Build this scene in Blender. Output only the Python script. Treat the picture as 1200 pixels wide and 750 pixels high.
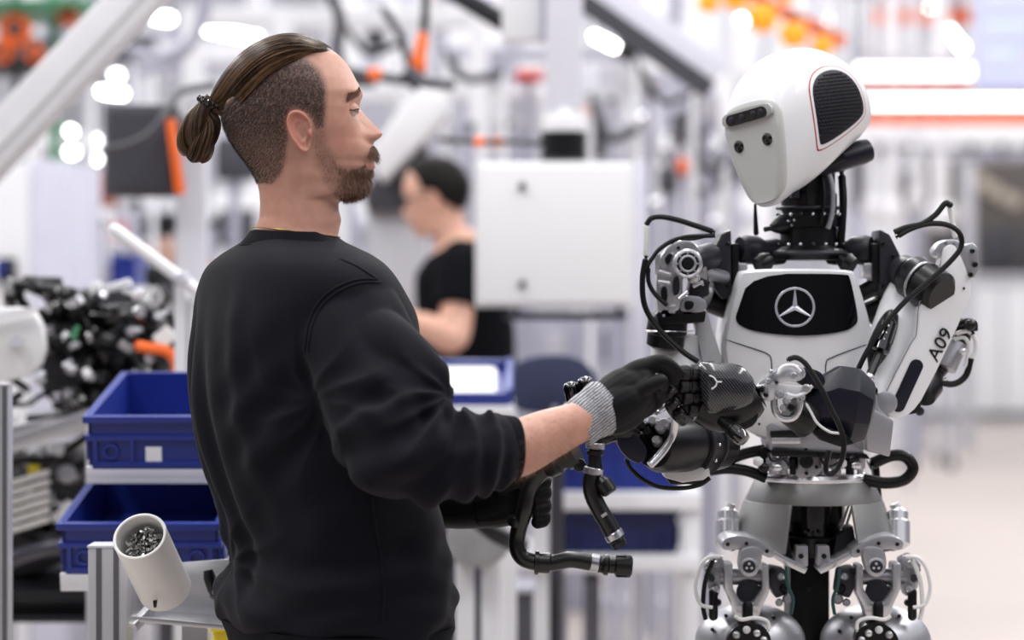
import bpy, bmesh, math, random
import numpy as np
from mathutils import Vector as V, Matrix, noise
from mathutils.bvhtree import BVHTree

for o in list(bpy.data.objects):
    bpy.data.objects.remove(o)
scene = bpy.context.scene
col = scene.collection

# ------------------------------------------------------------------ camera
F = 85.0 / 36.0 * 1200.0          # focal length in pixels of a 1200 px wide frame
HC = 1.42                          # camera height
HY = 350.0                         # pixel row of the horizon
cam_d = bpy.data.cameras.new('camera')
cam = bpy.data.objects.new('camera', cam_d)
col.objects.link(cam)
cam.location = (0, 0, HC)
cam.rotation_euler = (math.pi / 2, 0, 0)
cam_d.lens = 85
cam_d.sensor_width = 36
cam_d.sensor_fit = 'HORIZONTAL'
cam_d.shift_y = -(375 - HY) / 1200.0
cam_d.clip_end = 200
cam_d.dof.use_dof = True
cam_d.dof.focus_distance = 3.42
cam_d.dof.aperture_fstop = 2.3
scene.camera = cam

# ------------------------------------------------------------------ light
world = bpy.data.worlds.new('hall_light')
scene.world = world
world.use_nodes = True
bg = world.node_tree.nodes['Background']
bg.inputs[0].default_value = (0.93, 0.94, 1.0, 1)
bg.inputs[1].default_value = 0.56

def area_light(name, loc, size, energy, rot=(0, 0, 0), color=(1, 0.985, 0.96)):
    d = bpy.data.lights.new(name, 'AREA')
    d.shape = 'RECTANGLE'
    d.size, d.size_y = size
    d.energy = energy
    d.color = color
    o = bpy.data.objects.new(name, d)
    o.location = loc
    o.rotation_euler = rot
    col.objects.link(o)
    return o

# rows of ceiling luminaires of the hall
for x, e in ((-2.6, 125), (0.5, 72), (3.6, 125)):
    area_light('ceiling_light_row', (x, 4.0, 5.2), (0.5, 7.0), e)
for x in (-6, 0, 6):
    area_light('ceiling_light_row', (x, 17.0, 6.4), (0.6, 16.0), 400)

vs = scene.view_settings
vs.view_transform = 'Standard'
vs.look = 'None'
vs.gamma = 1
vs.use_curve_mapping = False
vs.exposure = 0.78

# ------------------------------------------------------------------ helpers
def P(px, py, Y):
    """point seen at pixel (px, py) of the photograph, Y metres in front of the camera"""
    return V(((px - 600.0) / F * Y, Y, HC - (py - HY) / F * Y))

def lin(c):
    c = c / 255.0
    return c / 12.92 if c <= 0.04045 else ((c + 0.055) / 1.055) ** 2.4

def srgb(r, g, b):
    return (lin(r), lin(g), lin(b), 1.0)

MATS = {}
def mat(name, rgb, rough=0.5, metal=0.0, var=0.06, scale=30.0, bump=0.0, bscale=200.0,
        coat=0.0, sheen=0.0, emit=None, strength=0.0, trans=0.0, sss=0.0, spec=0.5, stretch=None):
    if name in MATS:
        return MATS[name]
    m = bpy.data.materials.new(name)
    m.use_nodes = True
    nt = m.node_tree
    b = nt.nodes['Principled BSDF']
    c = srgb(*rgb)
    b.inputs['Roughness'].default_value = rough
    b.inputs['Metallic'].default_value = metal
    b.inputs['Coat Weight'].default_value = coat
    b.inputs['Coat Roughness'].default_value = 0.08
    b.inputs['Specular IOR Level'].default_value = spec
    b.inputs['Sheen Weight'].default_value = sheen
    b.inputs['Sheen Roughness'].default_value = 0.5
    b.inputs['Transmission Weight'].default_value = trans
    if sss:
        b.inputs['Subsurface Weight'].default_value = sss
        b.inputs['Subsurface Radius'].default_value = (0.012, 0.005, 0.003)
        b.inputs['Subsurface Scale'].default_value = 0.5
    tc = nt.nodes.new('ShaderNodeTexCoord')
    src = tc.outputs['Object']
    if stretch:
        mp = nt.nodes.new('ShaderNodeMapping')
        mp.inputs['Scale'].default_value = stretch
        nt.links.new(src, mp.inputs[0])
        src = mp.outputs[0]
    n = nt.nodes.new('ShaderNodeTexNoise')
    n.inputs['Scale'].default_value = scale
    n.inputs['Detail'].default_value = 4
    nt.links.new(src, n.inputs['Vector'])
    mx = nt.nodes.new('ShaderNodeMix')
    mx.data_type = 'RGBA'
    mx.inputs[6].default_value = tuple(max(0, x * (1 - var * 2)) for x in c[:3]) + (1,)
    mx.inputs[7].default_value = tuple(min(1, x * (1 + var * 2)) for x in c[:3]) + (1,)
    nt.links.new(n.outputs[0], mx.inputs[0])
    nt.links.new(mx.outputs[2], b.inputs['Base Color'])
    if bump:
        n2 = nt.nodes.new('ShaderNodeTexNoise')
        n2.inputs['Scale'].default_value = bscale
        n2.inputs['Detail'].default_value = 3
        nt.links.new(src, n2.inputs['Vector'])
        bp = nt.nodes.new('ShaderNodeBump')
        bp.inputs['Strength'].default_value = bump
        bp.inputs['Distance'].default_value = 0.002
        nt.links.new(n2.outputs[0], bp.inputs['Height'])
        nt.links.new(bp.outputs[0], b.inputs['Normal'])
    if emit:
        b.inputs['Emission Color'].default_value = srgb(*emit)
        b.inputs['Emission Strength'].default_value = strength
    MATS[name] = m
    return m

def catmull(pts, n):
    """resample a polyline of tuples through its points, n steps per span"""
    a = [np.array(p, float) for p in pts]
    if len(a) < 3:
        return [tuple(a[0] + (a[-1] - a[0]) * t / n) for t in range(n + 1)]
    a = [2 * a[0] - a[1]] + a + [2 * a[-1] - a[-2]]
    out = []
    for i in range(1, len(a) - 2):
        p0, p1, p2, p3 = a[i - 1:i + 3]
        for k in range(n):
            t = k / n
            out.append(tuple(0.5 * ((2 * p1) + (p2 - p0) * t + (2 * p0 - 5 * p1 + 4 * p2 - p3) * t * t
                                    + (3 * p1 - p0 - 3 * p2 + p3) * t ** 3)))
    out.append(tuple(a[-2]))
    return out

def chaikin(pts, n=2, closed=True):
    pts = [np.array(p, float) for p in pts]
    for _ in range(n):
        q = []
        m = len(pts)
        for i in range(m if closed else m - 1):
            a, b = pts[i], pts[(i + 1) % m]
            q += [a * .75 + b * .25, a * .25 + b * .75]
        if not closed:
            q = [pts[0]] + q + [pts[-1]]
        pts = q
    return [tuple(p) for p in pts]

def frame(d, up=None):
    d = V(d).normalized()
    u = V(up) if up else (V((0, 0, 1)) if abs(d.z) < 0.9 else V((1, 0, 0)))
    x = d.cross(u).normalized()
    y = x.cross(d).normalized()
    return x, y, d

class MB:
    def __init__(s):
        s.v = []
        s.f = []
    def add(s, v, f):
        k = len(s.v)
        s.v += [tuple(p) for p in v]
        s.f += [tuple(i + k for i in q) for q in f]
        return s
    def box(s, c, size, R=None):
        c = V(c)
        hx, hy, hz = (x / 2 for x in size)
        vs_ = []
        for x, y, z in ((-1, -1, -1), (1, -1, -1), (1, 1, -1), (-1, 1, -1), (-1, -1, 1), (1, -1, 1), (1, 1, 1), (-1, 1, 1)):
            p = V((x * hx, y * hy, z * hz))
            if R is not None:
                p = R @ p
            vs_.append(c + p)
        return s.add(vs_, [(0, 3, 2, 1), (4, 5, 6, 7), (0, 1, 5, 4), (1, 2, 6, 5), (2, 3, 7, 6), (3, 0, 4, 7)])
    def bb(s, x0, x1, y0, y1, z0, z1):
        return s.box(((x0 + x1) / 2, (y0 + y1) / 2, (z0 + z1) / 2), (abs(x1 - x0), abs(y1 - y0), abs(z1 - z0)))
    def beam(s, a, b, w, h, up=None):
        a, b = V(a), V(b)
        x, y, d = frame(b - a, up)
        q = [x * sx * w / 2 + y * sy * h / 2 for sx, sy in ((-1, -1), (1, -1), (1, 1), (-1, 1))]
        return s.add([a + k for k in q] + [b + k for k in q],
                     [(0, 1, 2, 3), (7, 6, 5, 4), (0, 4, 5, 1), (1, 5, 6, 2), (2, 6, 7, 3), (3, 7, 4, 0)])
    def loft(s, rings, cap=True):
        n = len(rings[0])
        vs_ = [p for r in rings for p in r]
        fs = []
        for i in range(len(rings) - 1):
            for j in range(n):
                a, b = i * n + j, i * n + (j + 1) % n
                fs.append((a, b, b + n, a + n))
        if cap:
            c0 = sum((V(p) for p in rings[0]), V()) / n
            c1 = sum((V(p) for p in rings[-1]), V()) / n
            k = len(vs_)
            vs_ += [tuple(c0), tuple(c1)]
            for j in range(n):
                fs.append((k, (j + 1) % n, j))
                m = (len(rings) - 1) * n
                fs.append((k + 1, m + j, m + (j + 1) % n))
        return s.add(vs_, fs)
    def lathe(s, a, b, prof, n=24, up=None, sx=1.0, sy=1.0):
        """prof: (distance from a towards b as a fraction, radius)"""
        a, b = V(a), V(b)
        x, y, d = frame(b - a, up)
        L = (b - a).length
        rings = []
        for t, r in prof:
            c = a + d * (t * L)
            rings.append([c + x * (sx * r * math.cos(2 * math.pi * j / n)) + y * (sy * r * math.sin(2 * math.pi * j / n)) for j in range(n)])
        return s.loft(rings)
    def cyl(s, a, b, r0, r1=None, n=20):
        r1 = r0 if r1 is None else r1
        return s.lathe(a, b, [(0, r0), (1, r1)], n)
    def pipe(s, a, b, ro, ri, n=32):
        a, b = V(a), V(b)
        x, y, d = frame(b - a)
        L = (b - a).length
        rings = []
        for t, r in ((0, ro), (1, ro), (1, ri), (0, ri)):
            c = a + d * (t * L)
            rings.append([c + x * (r * math.cos(2 * math.pi * j / n)) + y * (r * math.sin(2 * math.pi * j / n)) for j in range(n)])
        return s.loft(rings + [rings[0]], cap=False)
    def tube(s, pts, r, n=8, sub=6, disp=None, flat=None, up=None):
        """pts: 3D points or (point, radius) ; smooth tube through them"""
        if isinstance(pts[0][1], (int, float)) and len(pts[0]) == 2:
            q = [tuple(p) + (rr,) for p, rr in pts]
        else:
            q = [tuple(p) + (r,) for p in pts]
        q = catmull(q, sub)
        c = [V(p[:3]) for p in q]
        rad = [max(1e-4, p[3]) for p in q]
        m = len(c)
        rings = []
        prevx = None
        for i in range(m):
            d = (c[min(i + 1, m - 1)] - c[max(i - 1, 0)])
            d = d.normalized() if d.length > 1e-9 else V((0, 0, 1))
            if prevx is None:
                x, y, _ = frame(d, up)
            else:
                x = (prevx - d * prevx.dot(d)).normalized()
                y = d.cross(x)
            prevx = x
            ring = []
            for j in range(n):
                th = 2 * math.pi * j / n
                rr = rad[i]
                if disp:
                    rr += disp(i / (m - 1), th)
                fx, fy = flat if flat else (1, 1)
                ring.append(c[i] + x * (rr * fx * math.cos(th)) + y * (rr * fy * math.sin(th)))
            rings.append(ring)
        return s.loft(rings)
    def capsule(s, a, b, r0, r1, n=16):
        a, b = V(a), V(b)
        d = b - a
        L = max(d.length, 1e-6)
        pr = []
        for k in range(5):
            t = math.pi / 2 * k / 5
            pr.append((-r0 * math.cos(t) / L, max(1e-4, r0 * math.sin(t))))
        pr += [(0, r0), (1, r1)]
        for k in range(1, 6):
            t = math.pi / 2 * k / 5
            pr.append((1 + r1 * math.sin(t) / L, max(1e-4, r1 * math.cos(t))))
        return s.lathe(a, b, pr, n)
    def sphere(s, c, r, R=None, nu=20, nv=12):
        c = V(c)
        if isinstance(r, (int, float)):
            r = (r, r, r)
        rings = []
        for i in range(nv + 1):
            ph = math.pi * (0.004 + 0.992 * i / nv)
            ring = []
            for j in range(nu):
                th = 2 * math.pi * j / nu
                p = V((r[0] * math.sin(ph) * math.cos(th), r[1] * math.sin(ph) * math.sin(th), r[2] * math.cos(ph)))
                if R is not None:
                    p = R @ p
                ring.append(c + p)
            rings.append(ring)
        return s.loft(rings)
    def torus(s, c, axis, R, r, nu=32, nv=8, a0=0.0, a1=2 * math.pi, up=None, flat=1.0):
        x, y, d = frame(axis, up)
        c = V(c)
        full = abs(a1 - a0 - 2 * math.pi) < 1e-6
        rings = []
        for i in range(nu + (0 if full else 1)):
            t = a0 + (a1 - a0) * i / nu
            o = x * math.cos(t) + y * math.sin(t)
            rings.append([c + o * (R + r * math.cos(2 * math.pi * j / nv)) + d * (flat * r * math.sin(2 * math.pi * j / nv)) for j in range(nv)])
        if full:
            return s.loft(rings + [rings[0]], cap=False)
        return s.loft(rings)
    def prism(s, outline, vec):
        vec = V(vec)
        n = len(outline)
        a = [V(p) for p in outline]
        vs_ = a + [p + vec for p in a]
        fs = [tuple(range(n)), tuple(range(2 * n - 1, n - 1, -1))]
        for i in range(n):
            j = (i + 1) % n
            fs.append((i, j, j + n, i + n))
        return s.add(vs_, fs)
    def plate(s, outline_px, Y, thick, smooth=0):
        """outline given in photo pixels, standing at depth Y (number or function of px,py), real thickness going away"""
        if smooth:
            outline_px = chaikin(outline_px, smooth)
        pts = []
        for q in outline_px:
            yy = Y(q[0], q[1]) if callable(Y) else Y
            pts.append(P(q[0], q[1], yy))
        return s.prism(pts, (0, thick, 0))
    def build(s, name, m, parent=None, bevel=0.0, sharp=40, seg=2, smooth=True, label=None):
        return finish(name, s.v, s.f, m, parent, bevel, sharp, seg, smooth, label)

def finish(name, v, f, m, parent=None, bevel=0.0, sharp=40, seg=2, smooth=True, label=None):
    me = bpy.data.meshes.new(name)
    me.from_pydata([tuple(p) for p in v], [], f)
    bm = bmesh.new()
    bm.from_mesh(me)
    bmesh.ops.remove_doubles(bm, verts=bm.verts, dist=1e-6)
    bmesh.ops.recalc_face_normals(bm, faces=bm.faces)
    if bevel:
        ed = [e for e in bm.edges if len(e.link_faces) == 2 and e.calc_face_angle(0) > math.radians(28)]
        if ed:
            bmesh.ops.bevel(bm, geom=ed, offset=bevel, segments=seg, profile=0.6, affect='EDGES', clamp_overlap=True)
    bm.to_mesh(me)
    bm.free()
    if smooth:
        me.polygons.foreach_set('use_smooth', [True] * len(me.polygons))
        me.set_sharp_from_angle(angle=math.radians(sharp))
    me.materials.append(m)
    o = bpy.data.objects.new(name, me)
    col.objects.link(o)
    if parent is not None:
        attach(o, parent)
    if label:
        o['label'] = label
    return o

WORLD = {}
def attach(o, parent):
    o.parent = parent
    if parent.type == 'EMPTY':
        o.matrix_parent_inverse = Matrix.Translation(parent.location).inverted()

def T(name, label, cat, loc, group=None):
    o = bpy.data.objects.new(name, None)
    o.empty_display_size = 0.1
    o.location = loc
    col.objects.link(o)
    o['label'] = label
    o['category'] = cat
    if group:
        o['group'] = group
    return o

def tag(o, label, cat, group=None):
    o['label'] = label
    o['category'] = cat
    if group:
        o['group'] = group
    return o

def struct(o):
    o['kind'] = 'structure'
    return o

def copy_tree(o, loc, label=None, group=None):
    c = o.copy()
    col.objects.link(c)
    c.location = loc
    if label:
        c['label'] = label
    if group:
        c['group'] = group
    def rec(src, dst):
        for ch in [x for x in bpy.data.objects if x.parent == src]:
            k = ch.copy()
            col.objects.link(k)
            k.parent = dst
            rec(ch, k)
    rec(o, c)
    return c

def remesh(mb, voxel, smooth=3, factor=0.5):
    """fuse overlapping closed shells into one continuous surface"""
    me = bpy.data.meshes.new('tmp')
    me.from_pydata(mb.v, [], mb.f)
    bm = bmesh.new()
    bm.from_mesh(me)
    bmesh.ops.recalc_face_normals(bm, faces=bm.faces)
    bm.to_mesh(me)
    bm.free()
    ob = bpy.data.objects.new('tmp', me)
    col.objects.link(ob)
    md = ob.modifiers.new('r', 'REMESH')
    md.mode = 'VOXEL'
    md.voxel_size = voxel
    if smooth:
        sm = ob.modifiers.new('s', 'SMOOTH')
        sm.iterations = smooth
        sm.factor = factor
    dg = bpy.context.evaluated_depsgraph_get()
    r = bpy.data.meshes.new_from_object(ob.evaluated_get(dg))
    vv = [tuple(x.co) for x in r.vertices]
    ff = [tuple(p.vertices) for p in r.polygons]
    bpy.data.objects.remove(ob)
    bpy.data.meshes.remove(me)
    bpy.data.meshes.remove(r)
    out = MB()
    out.v, out.f = vv, ff
    return out

def interp(tab, x):
    return float(np.interp(x, [t[0] for t in tab], [t[1] for t in tab]))

def bvh_of(mb):
    return BVHTree.FromPolygons([V(p) for p in mb.v], mb.f)

def inpoly(px, py, poly):
    c = False
    n = len(poly)
    j = n - 1
    for i in range(n):
        xi, yi = poly[i]
        xj, yj = poly[j]
        if (yi > py) != (yj > py) and px < (xj - xi) * (py - yi) / (yj - yi) + xi:
            c = not c
        j = i
    return c

def polydist(px, py, poly):
    best = 1e9
    n = len(poly)
    for i in range(n):
        ax, ay = poly[i]
        bx_, by_ = poly[(i + 1) % n]
        dx, dy = bx_ - ax, by_ - ay
        t = max(0, min(1, ((px - ax) * dx + (py - ay) * dy) / (dx * dx + dy * dy + 1e-9)))
        best = min(best, math.hypot(ax + dx * t - px, ay + dy * t - py))
    return best

def text_mesh(body, size, extrude, mtx, name, m, parent, align='CENTER'):
    cu = bpy.data.curves.new('txt', 'FONT')
    cu.body = body
    cu.size = size
    cu.extrude = extrude
    cu.align_x = align
    cu.align_y = 'CENTER'
    ob = bpy.data.objects.new('txt', cu)
    col.objects.link(ob)
    dg = bpy.context.evaluated_depsgraph_get()
    me = bpy.data.meshes.new_from_object(ob.evaluated_get(dg))
    bpy.data.objects.remove(ob)
    me.transform(mtx)
    me.materials.clear()
    me.materials.append(m)
    o = bpy.data.objects.new(name, me)
    col.objects.link(o)
    attach(o, parent)
    return o

# ------------------------------------------------------------------ materials
white_paint = mat('white_paint', (226, 226, 230), 0.4, var=0.02, scale=6)
grey_paint = mat('grey_paint', (190, 190, 198), 0.45, var=0.03, scale=6)
lav_paint = mat('lavender_grey_paint', (165, 165, 180), 0.5, var=0.04, scale=5)
dark_paint = mat('dark_grey_paint', (62, 62, 70), 0.5, var=0.05, scale=8)
black_paint = mat('black_paint', (18, 18, 22), 0.45, var=0.08, scale=12, spec=.35)
orange_paint = mat('orange_paint', (240, 105, 30), 0.45, var=0.05, scale=8)
amber_paint = mat('amber_plastic', (250, 150, 35), 0.4, var=0.06, scale=8)
red_paint = mat('red_paint', (200, 50, 45), 0.45, var=0.05, scale=8)
green_paint = mat('green_paint', (70, 140, 100), 0.45, var=0.05, scale=8)
yellow_paint = mat('yellow_plastic', (240, 215, 50), 0.45, var=0.05, scale=8)
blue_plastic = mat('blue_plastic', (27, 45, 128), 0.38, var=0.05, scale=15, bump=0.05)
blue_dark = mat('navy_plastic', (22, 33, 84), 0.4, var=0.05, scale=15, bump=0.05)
alu = mat('aluminium', (200, 200, 204), 0.35, 0.85, var=0.05, scale=20, stretch=(1, 1, 20))
alu_matte = mat('aluminium_matte', (222, 222, 226), 0.5, 0.15, var=0.03, scale=20)
steel = mat('steel', (190, 190, 196), 0.28, 0.9, var=0.08, scale=40)
steel_dark = mat('steel_dark', (84, 84, 92), 0.35, 0.9, var=0.08, scale=40)
rubber = mat('black_rubber', (16, 16, 18), 0.42, var=0.12, scale=60, bump=0.06, bscale=300, spec=.35)
paper = mat('paper', (240, 240, 238), 0.7, var=0.02)
glass_dark = mat('dark_glass', (20, 22, 28), 0.08, var=0.02, coat=0.5)
lamp_white = mat('lamp_diffuser', (255, 255, 255), 0.5, emit=(255, 252, 246), strength=7.0)
# ================================================================== the hall
def floor_mat():
    m = mat('floor_coating', (178, 168, 162), 0.38, var=0.05, scale=1.2, bump=0.03, bscale=60)
    return m
struct(MB().bb(-16, 16, -9, 33, -0.12, 0).build('floor', floor_mat()))
struct(MB().bb(-16, 16, 33, 33.2, 0, 9).build('wall_back', mat('wall_paint', (205, 206, 214), 0.6, var=0.03, scale=0.6)))
hall_wall = mat('unseen_wall_grey', (120, 120, 128), .6, var=.12, scale=.5)  # unseen side walls, added to leave light from above and darken reflections
struct(MB().bb(-16.2, -16, -9, 33, 0, 6.5).build('wall_left', hall_wall))
struct(MB().bb(16, 16.2, -9, 33, 0, 6.5).build('wall_right', hall_wall))
struct(MB().bb(-16, 16, -9.2, -9, 0, 6.5).build('wall_front', mat('unseen_wall_dark', (70, 70, 78), .6, var=.2, scale=.5)))  # unseen dark wall behind the camera, added for darker reflections in glossy blacks
rnd = random.Random(11)

def bx(mb, x0, x1, y0, y1, Y, depth):
    """box whose camera-side face covers the pixel rectangle at depth Y"""
    a, b = P(x0, y1, Y), P(x1, y0, Y)
    return mb.bb(a.x, b.x, Y, Y + depth, a.z, b.z)

def ground(px, Y):
    return V(((px - 600) / F * Y, Y, 0))

def cabinet(label, x0, x1, y0, y1, Y, depth, body, cat='cabinet', name='machine_cabinet', door=None, seams=0, to_floor=False, handle=None, window=None, group=None):
    g = P((x0 + x1) / 2, y1, Y)
    t = T(name, label, cat, (g.x, Y + depth / 2, 0 if to_floor else g.z), group)
    yb = HY + HC * F / Y if to_floor else y1
    bx(MB(), x0, x1, y0, yb, Y, depth).build('body', body, t, bevel=0.012)
    if door:
        n = max(1, seams)
        for i in range(n):
            a = x0 + (x1 - x0) * (i + .04) / n
            b = x0 + (x1 - x0) * (i + .96) / n
            d = bx(MB(), a, b, y0 + 4, yb - 4, Y - 0.018, 0.02).build('door', door, t, bevel=0.006)
            if handle:
                bx(MB(), b - 9, b - 6, (y0 + yb) / 2 - 9, (y0 + yb) / 2 + 9, Y - 0.045, 0.03).build('handle', handle, d, bevel=0.004)
    if window:
        for w in window:
            bx(MB(), *w[:4], Y - 0.03, 0.035).build('window_pane', w[4], t, bevel=0.004)
    return t

def column(label, px, y0, w, Y, m, top=None, cat='post', name='steel_post', group=None, base=True):
    """a square post standing on the floor up to pixel row y0"""
    g = ground(px, Y)
    z1 = P(px, y0, Y).z
    t = T(name, label, cat, g, group)
    ww = w / F * Y
    MB().bb(g.x - ww / 2, g.x + ww / 2, Y, Y + ww, 0.012, z1).build('shaft', m, t, bevel=0.006)
    MB().bb(g.x - ww, g.x + ww, Y - ww / 2, Y + ww * 1.5, 0, 0.012).build('foot_plate', steel_dark, t)
    for s in (-.3, .3):
        MB().bb(g.x + s * ww - 0.004, g.x + s * ww + 0.004, Y - 0.002, Y + 0.004, 0.1, z1 - 0.02).build('slot', lav_paint, t)
    return t

def lamp(label, a, b, r, strength_mat=None, group=None, drop=1.6, cat='lamp'):
    """luminaire: housing, glowing diffuser, suspension rods"""
    a, b = V(a), V(b)
    mid = (a + b) / 2
    t = T('hall_lamp', label, cat, mid, group)
    MB().capsule(a, b, r, r, 16).build('diffuser', strength_mat or lamp_white, t)
    up = V((0, 0, r * 1.05))
    MB().beam(a + up * 1.0, b + up * 1.0 + V((0.001, 0, 0)), r * 2.0, r * .7).build('housing', grey_paint, t)
    for p in (a, b):
        MB().cyl(p + up, p + up + V((0, 0, drop)), 0.006, n=6).build('suspension_rod', steel_dark, t)
    return t

# ---------------------------------------------------------------- far right: partition, machines, light bars
t = T('guard_wall', 'long low white guard wall standing on the beige floor far back', 'partition', ground(1150, 28))
for i in range(5):
    x0 = 1052 + i * 62
    bx(MB(), x0 + 1, x0 + 61, 330, HY + HC * F / 28, 28, 0.08).build('panel', white_paint, t, bevel=0.01)
bx(MB(), 1050, 1364, 322, 331, 27.95, 0.18).build('top_rail', grey_paint, t, bevel=0.01)
bx(MB(), 1050, 1364, 483, 489, 27.95, 0.14).build('kick_rail', steel_dark, t, bevel=0.01)

t = T('press_machine', 'dark brown press machine with pale highlight discs behind the low white guard wall', 'machine', ground(1165, 29))
brown = mat('brown_grey_paint', (92, 84, 80), 0.5, var=0.15, scale=2)
bx(MB(), 1085, 1330, 180, 325, 29, 1.4).build('body', brown, t, bevel=0.03)
MB().bb(P(1085, 0, 29).x, P(1330, 0, 29).x, 29.05, 30.3, 0, P(0, 325, 29).z).build('base', dark_paint, t)
for i, (x, y, r) in enumerate(((1135, 200, 11), (1150, 213, 9), (1163, 222, 9), (1176, 230, 8), (1190, 236, 9), (1120, 250, 10), (1110, 300, 8))):
    MB().lathe(P(x, y, 28.9), P(x, y, 29.02), [(0, r / F * 29), (1, r / F * 29)], 20).build('highlight_disc', mat('highlight_beige', (190, 178, 165), 0.4), t, bevel=0.01)  # pale discs painted in place of the machine's out-of-focus highlights
for i in range(3):
    bx(MB(), 1100 + i * 50, 1140 + i * 50, 265, 318, 28.96, 0.1).build('hatch', dark_paint, t, bevel=0.02)

for i, (x, w, y0, y1) in enumerate(((1045, 18, 120, 255), (1102, 20, 115, 260), (1020, 10, 150, 250), (1072, 9, 140, 240))):
    Y = 16
    t = T('drop_pipe', ['thick white drop pipe with a rounded bell end beside the robot head', 'thickest white drop pipe with rounded bell end in front of the brown press',
                        'thin white drop pipe close to the robot head', 'thin white drop pipe between the two thick ones'][i], 'pipe', P(x, y1, Y))
    a, b = P(x, y1, Y), P(x, -150, Y)
    MB().cyl(a, b, w / 2 / F * Y, n=16).build('pipe', white_paint, t)
    MB().lathe(a + V((0, 0, -.05)), a + V((0, 0, .12)), [(0, w * .5 / F * Y), (.3, w * .85 / F * Y), (.8, w * .8 / F * Y), (1, w * .5 / F * Y)], 18).build('bell', white_paint, t)
    for k in (.2, .45):
        c = a.lerp(b, k)
        MB().cyl(c, c + V((0, 0, .04)), w * .62 / F * Y, n=16).build('collar', grey_paint, t)
t = T('conveyor_bridge', 'white overhead conveyor bridge running behind the white drop pipes', 'conveyor', P(1100, 190, 20))
bx(MB(), 985, 1300, 138, 172, 20, 0.5).build('side_beam', white_paint, t, bevel=0.02)
bx(MB(), 985, 1300, 176, 186, 20, 0.5).build('lower_rail', lav_paint, t, bevel=0.02)
for i in range(9):
    bx(MB(), 992 + i * 36, 998 + i * 36, 168, 180, 19.95, 0.08).build('bracket', steel_dark, t)
for x in (1003, 1290):
    MB().bb(P(x, 0, 20.2).x - .06, P(x, 0, 20.2).x + .06, 20.1, 20.25, 0, P(0, 186, 20).z).build('leg', lav_paint, t)

for i, (x0, x1, y, Y) in enumerate(((1010, 1146, 83, 15.0), (1000, 1290, 119, 14.0))):
    lamp(['shorter bright white light bar above the long one beside the robot head', 'longer bright white light bar below the shorter one beside the robot head'][i],
         P(x0, y, Y), P(x1, y, Y), 7.0 / F * Y, mat('bar_light', (255, 255, 255), .5, emit=(255, 255, 255), strength=3.2), drop=2.2)
    t = T('orange_beam', ['slim orange beam under the shorter light bar', 'orange beam just below the long light bar'][i], 'beam', P((x0 + x1) / 2, y + 18, Y + .35))
    bx(MB(), x0 - 40, x1 + (-8 if i == 0 else 60), y + (12 if i == 0 else 14), y + (19 if i == 0 else 25), Y + .3, 0.15).build('web', orange_paint if i else mat('rose_paint', (215, 120, 110), .5), t, bevel=0.008)
    bx(MB(), x0 - 40, x1 + (-8 if i == 0 else 60), y + (10 if i == 0 else 12), y + (12 if i == 0 else 14), Y + .26, 0.22).build('flange', orange_paint, t)
    for k in range(5):
        bx(MB(), x0 + 25 * k, x0 + 25 * k + 4, y + 4, y + 16, Y + .28, 0.05).build('clip', steel_dark, t)
t = T('orange_beam', 'orange roof beam above both light bars beside the bright display board', 'beam', P(1080, 20, 17))
bx(MB(), 1025, 1147, 13, 25, 17, 0.2).build('web', orange_paint, t, bevel=0.01)
bx(MB(), 1025, 1147, 10, 13, 16.95, 0.3).build('flange', orange_paint, t)

t = T('display_board', 'hanging pale lavender display board with faint lines of text', 'screen', P(1185, 50, 13.5))
bx(MB(), 1143, 1300, -70, 106, 13.5, 0.12).build('housing', grey_paint, t, bevel=0.01)
scr = bx(MB(), 1147, 1296, -66, 101, 13.48, 0.02).build('screen', mat('screen_glow', (90, 90, 120), .3, emit=(205, 208, 248), strength=0.62), t)
for i in range(13):
    y = -50 + i * 11
    n = 20 + rnd.random() * 90
    bx(MB(), 1156, 1160 + n, y, y + 2.5, 13.474, 0.008).build('text_line', mat('screen_ink_%d' % (i % 3), ((150, 160, 230), (190, 215, 190), (170, 170, 215))[i % 3], .4,
       emit=((150, 160, 230), (190, 215, 190), (170, 170, 215))[i % 3], strength=.45), scr)
for x in (1160, 1280):
    MB().cyl(P(x, -70, 13.55), P(x, -70, 13.55) + V((0, 0, 1.2)), .012, n=8).build('hanger', steel_dark, t)

# high-bay lamps that show as round spots of light
KS = .55
spot = mat('spot_lamp', (255, 255, 255), .5, emit=(255, 253, 248), strength=13.0)
for i, (x0, y0, x1, y1, Y, s, lab) in enumerate((
        (1090, 10, 1092, 10, 19, 5, 'small round lamp shining above the tilted lamp by the orange roof beam'),
        (1109, 30, 1128, 55, 17, 6, 'tilted oblong lamp shining above the light bars'),
        (974, 24, 977, 25, 19, 4, 'small round lamp shining behind the robot head beside the amber lamps'),
        (698, 43, 722, 55, 12, 7, 'oblong lamp shining under the long grey diagonal rail'),
        (738, 68, 741, 69, 13, 3.5, 'small round lamp just past the end of the oblong lamp'),
        (120, 107, 143, 110, 12, 7, 'oblong lamp shining above the dark control panel'),
        (135, 88, 140, 88, 13, 6, 'round lamp right above the oblong lamp over the control panel'),
        (183, 20, 198, 22, 13, 8, 'oblong lamp shining next to the top of the white leaning beam'),
        (238, 32, 300, 45, 14, 8, 'long lamp shining behind the hair of the man with the bun'),
        (82, 153, 84, 154, 14, 5, 'topmost round lamp left of the control panel'),
        (82, 178, 86, 178, 14.5, 6, 'lowest round lamp left of the control panel'),
        (110, 165, 112, 165, 15, 5, 'upper round lamp beside the edge of the control panel'),
        (110, 186, 113, 186, 15.5, 5, 'lower round lamp beside the edge of the control panel'),
        (410, 85, 428, 84, 16, 5, 'faint oblong lamp in front of the forehead of the man with the bun'),
        (868, 22, 872, 24, 16, 4, 'small round lamp among the amber lamps'))):
    lamp(lab, P(x0, y0, Y), P(x1, y1, Y), s * KS / F * Y, spot)

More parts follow.
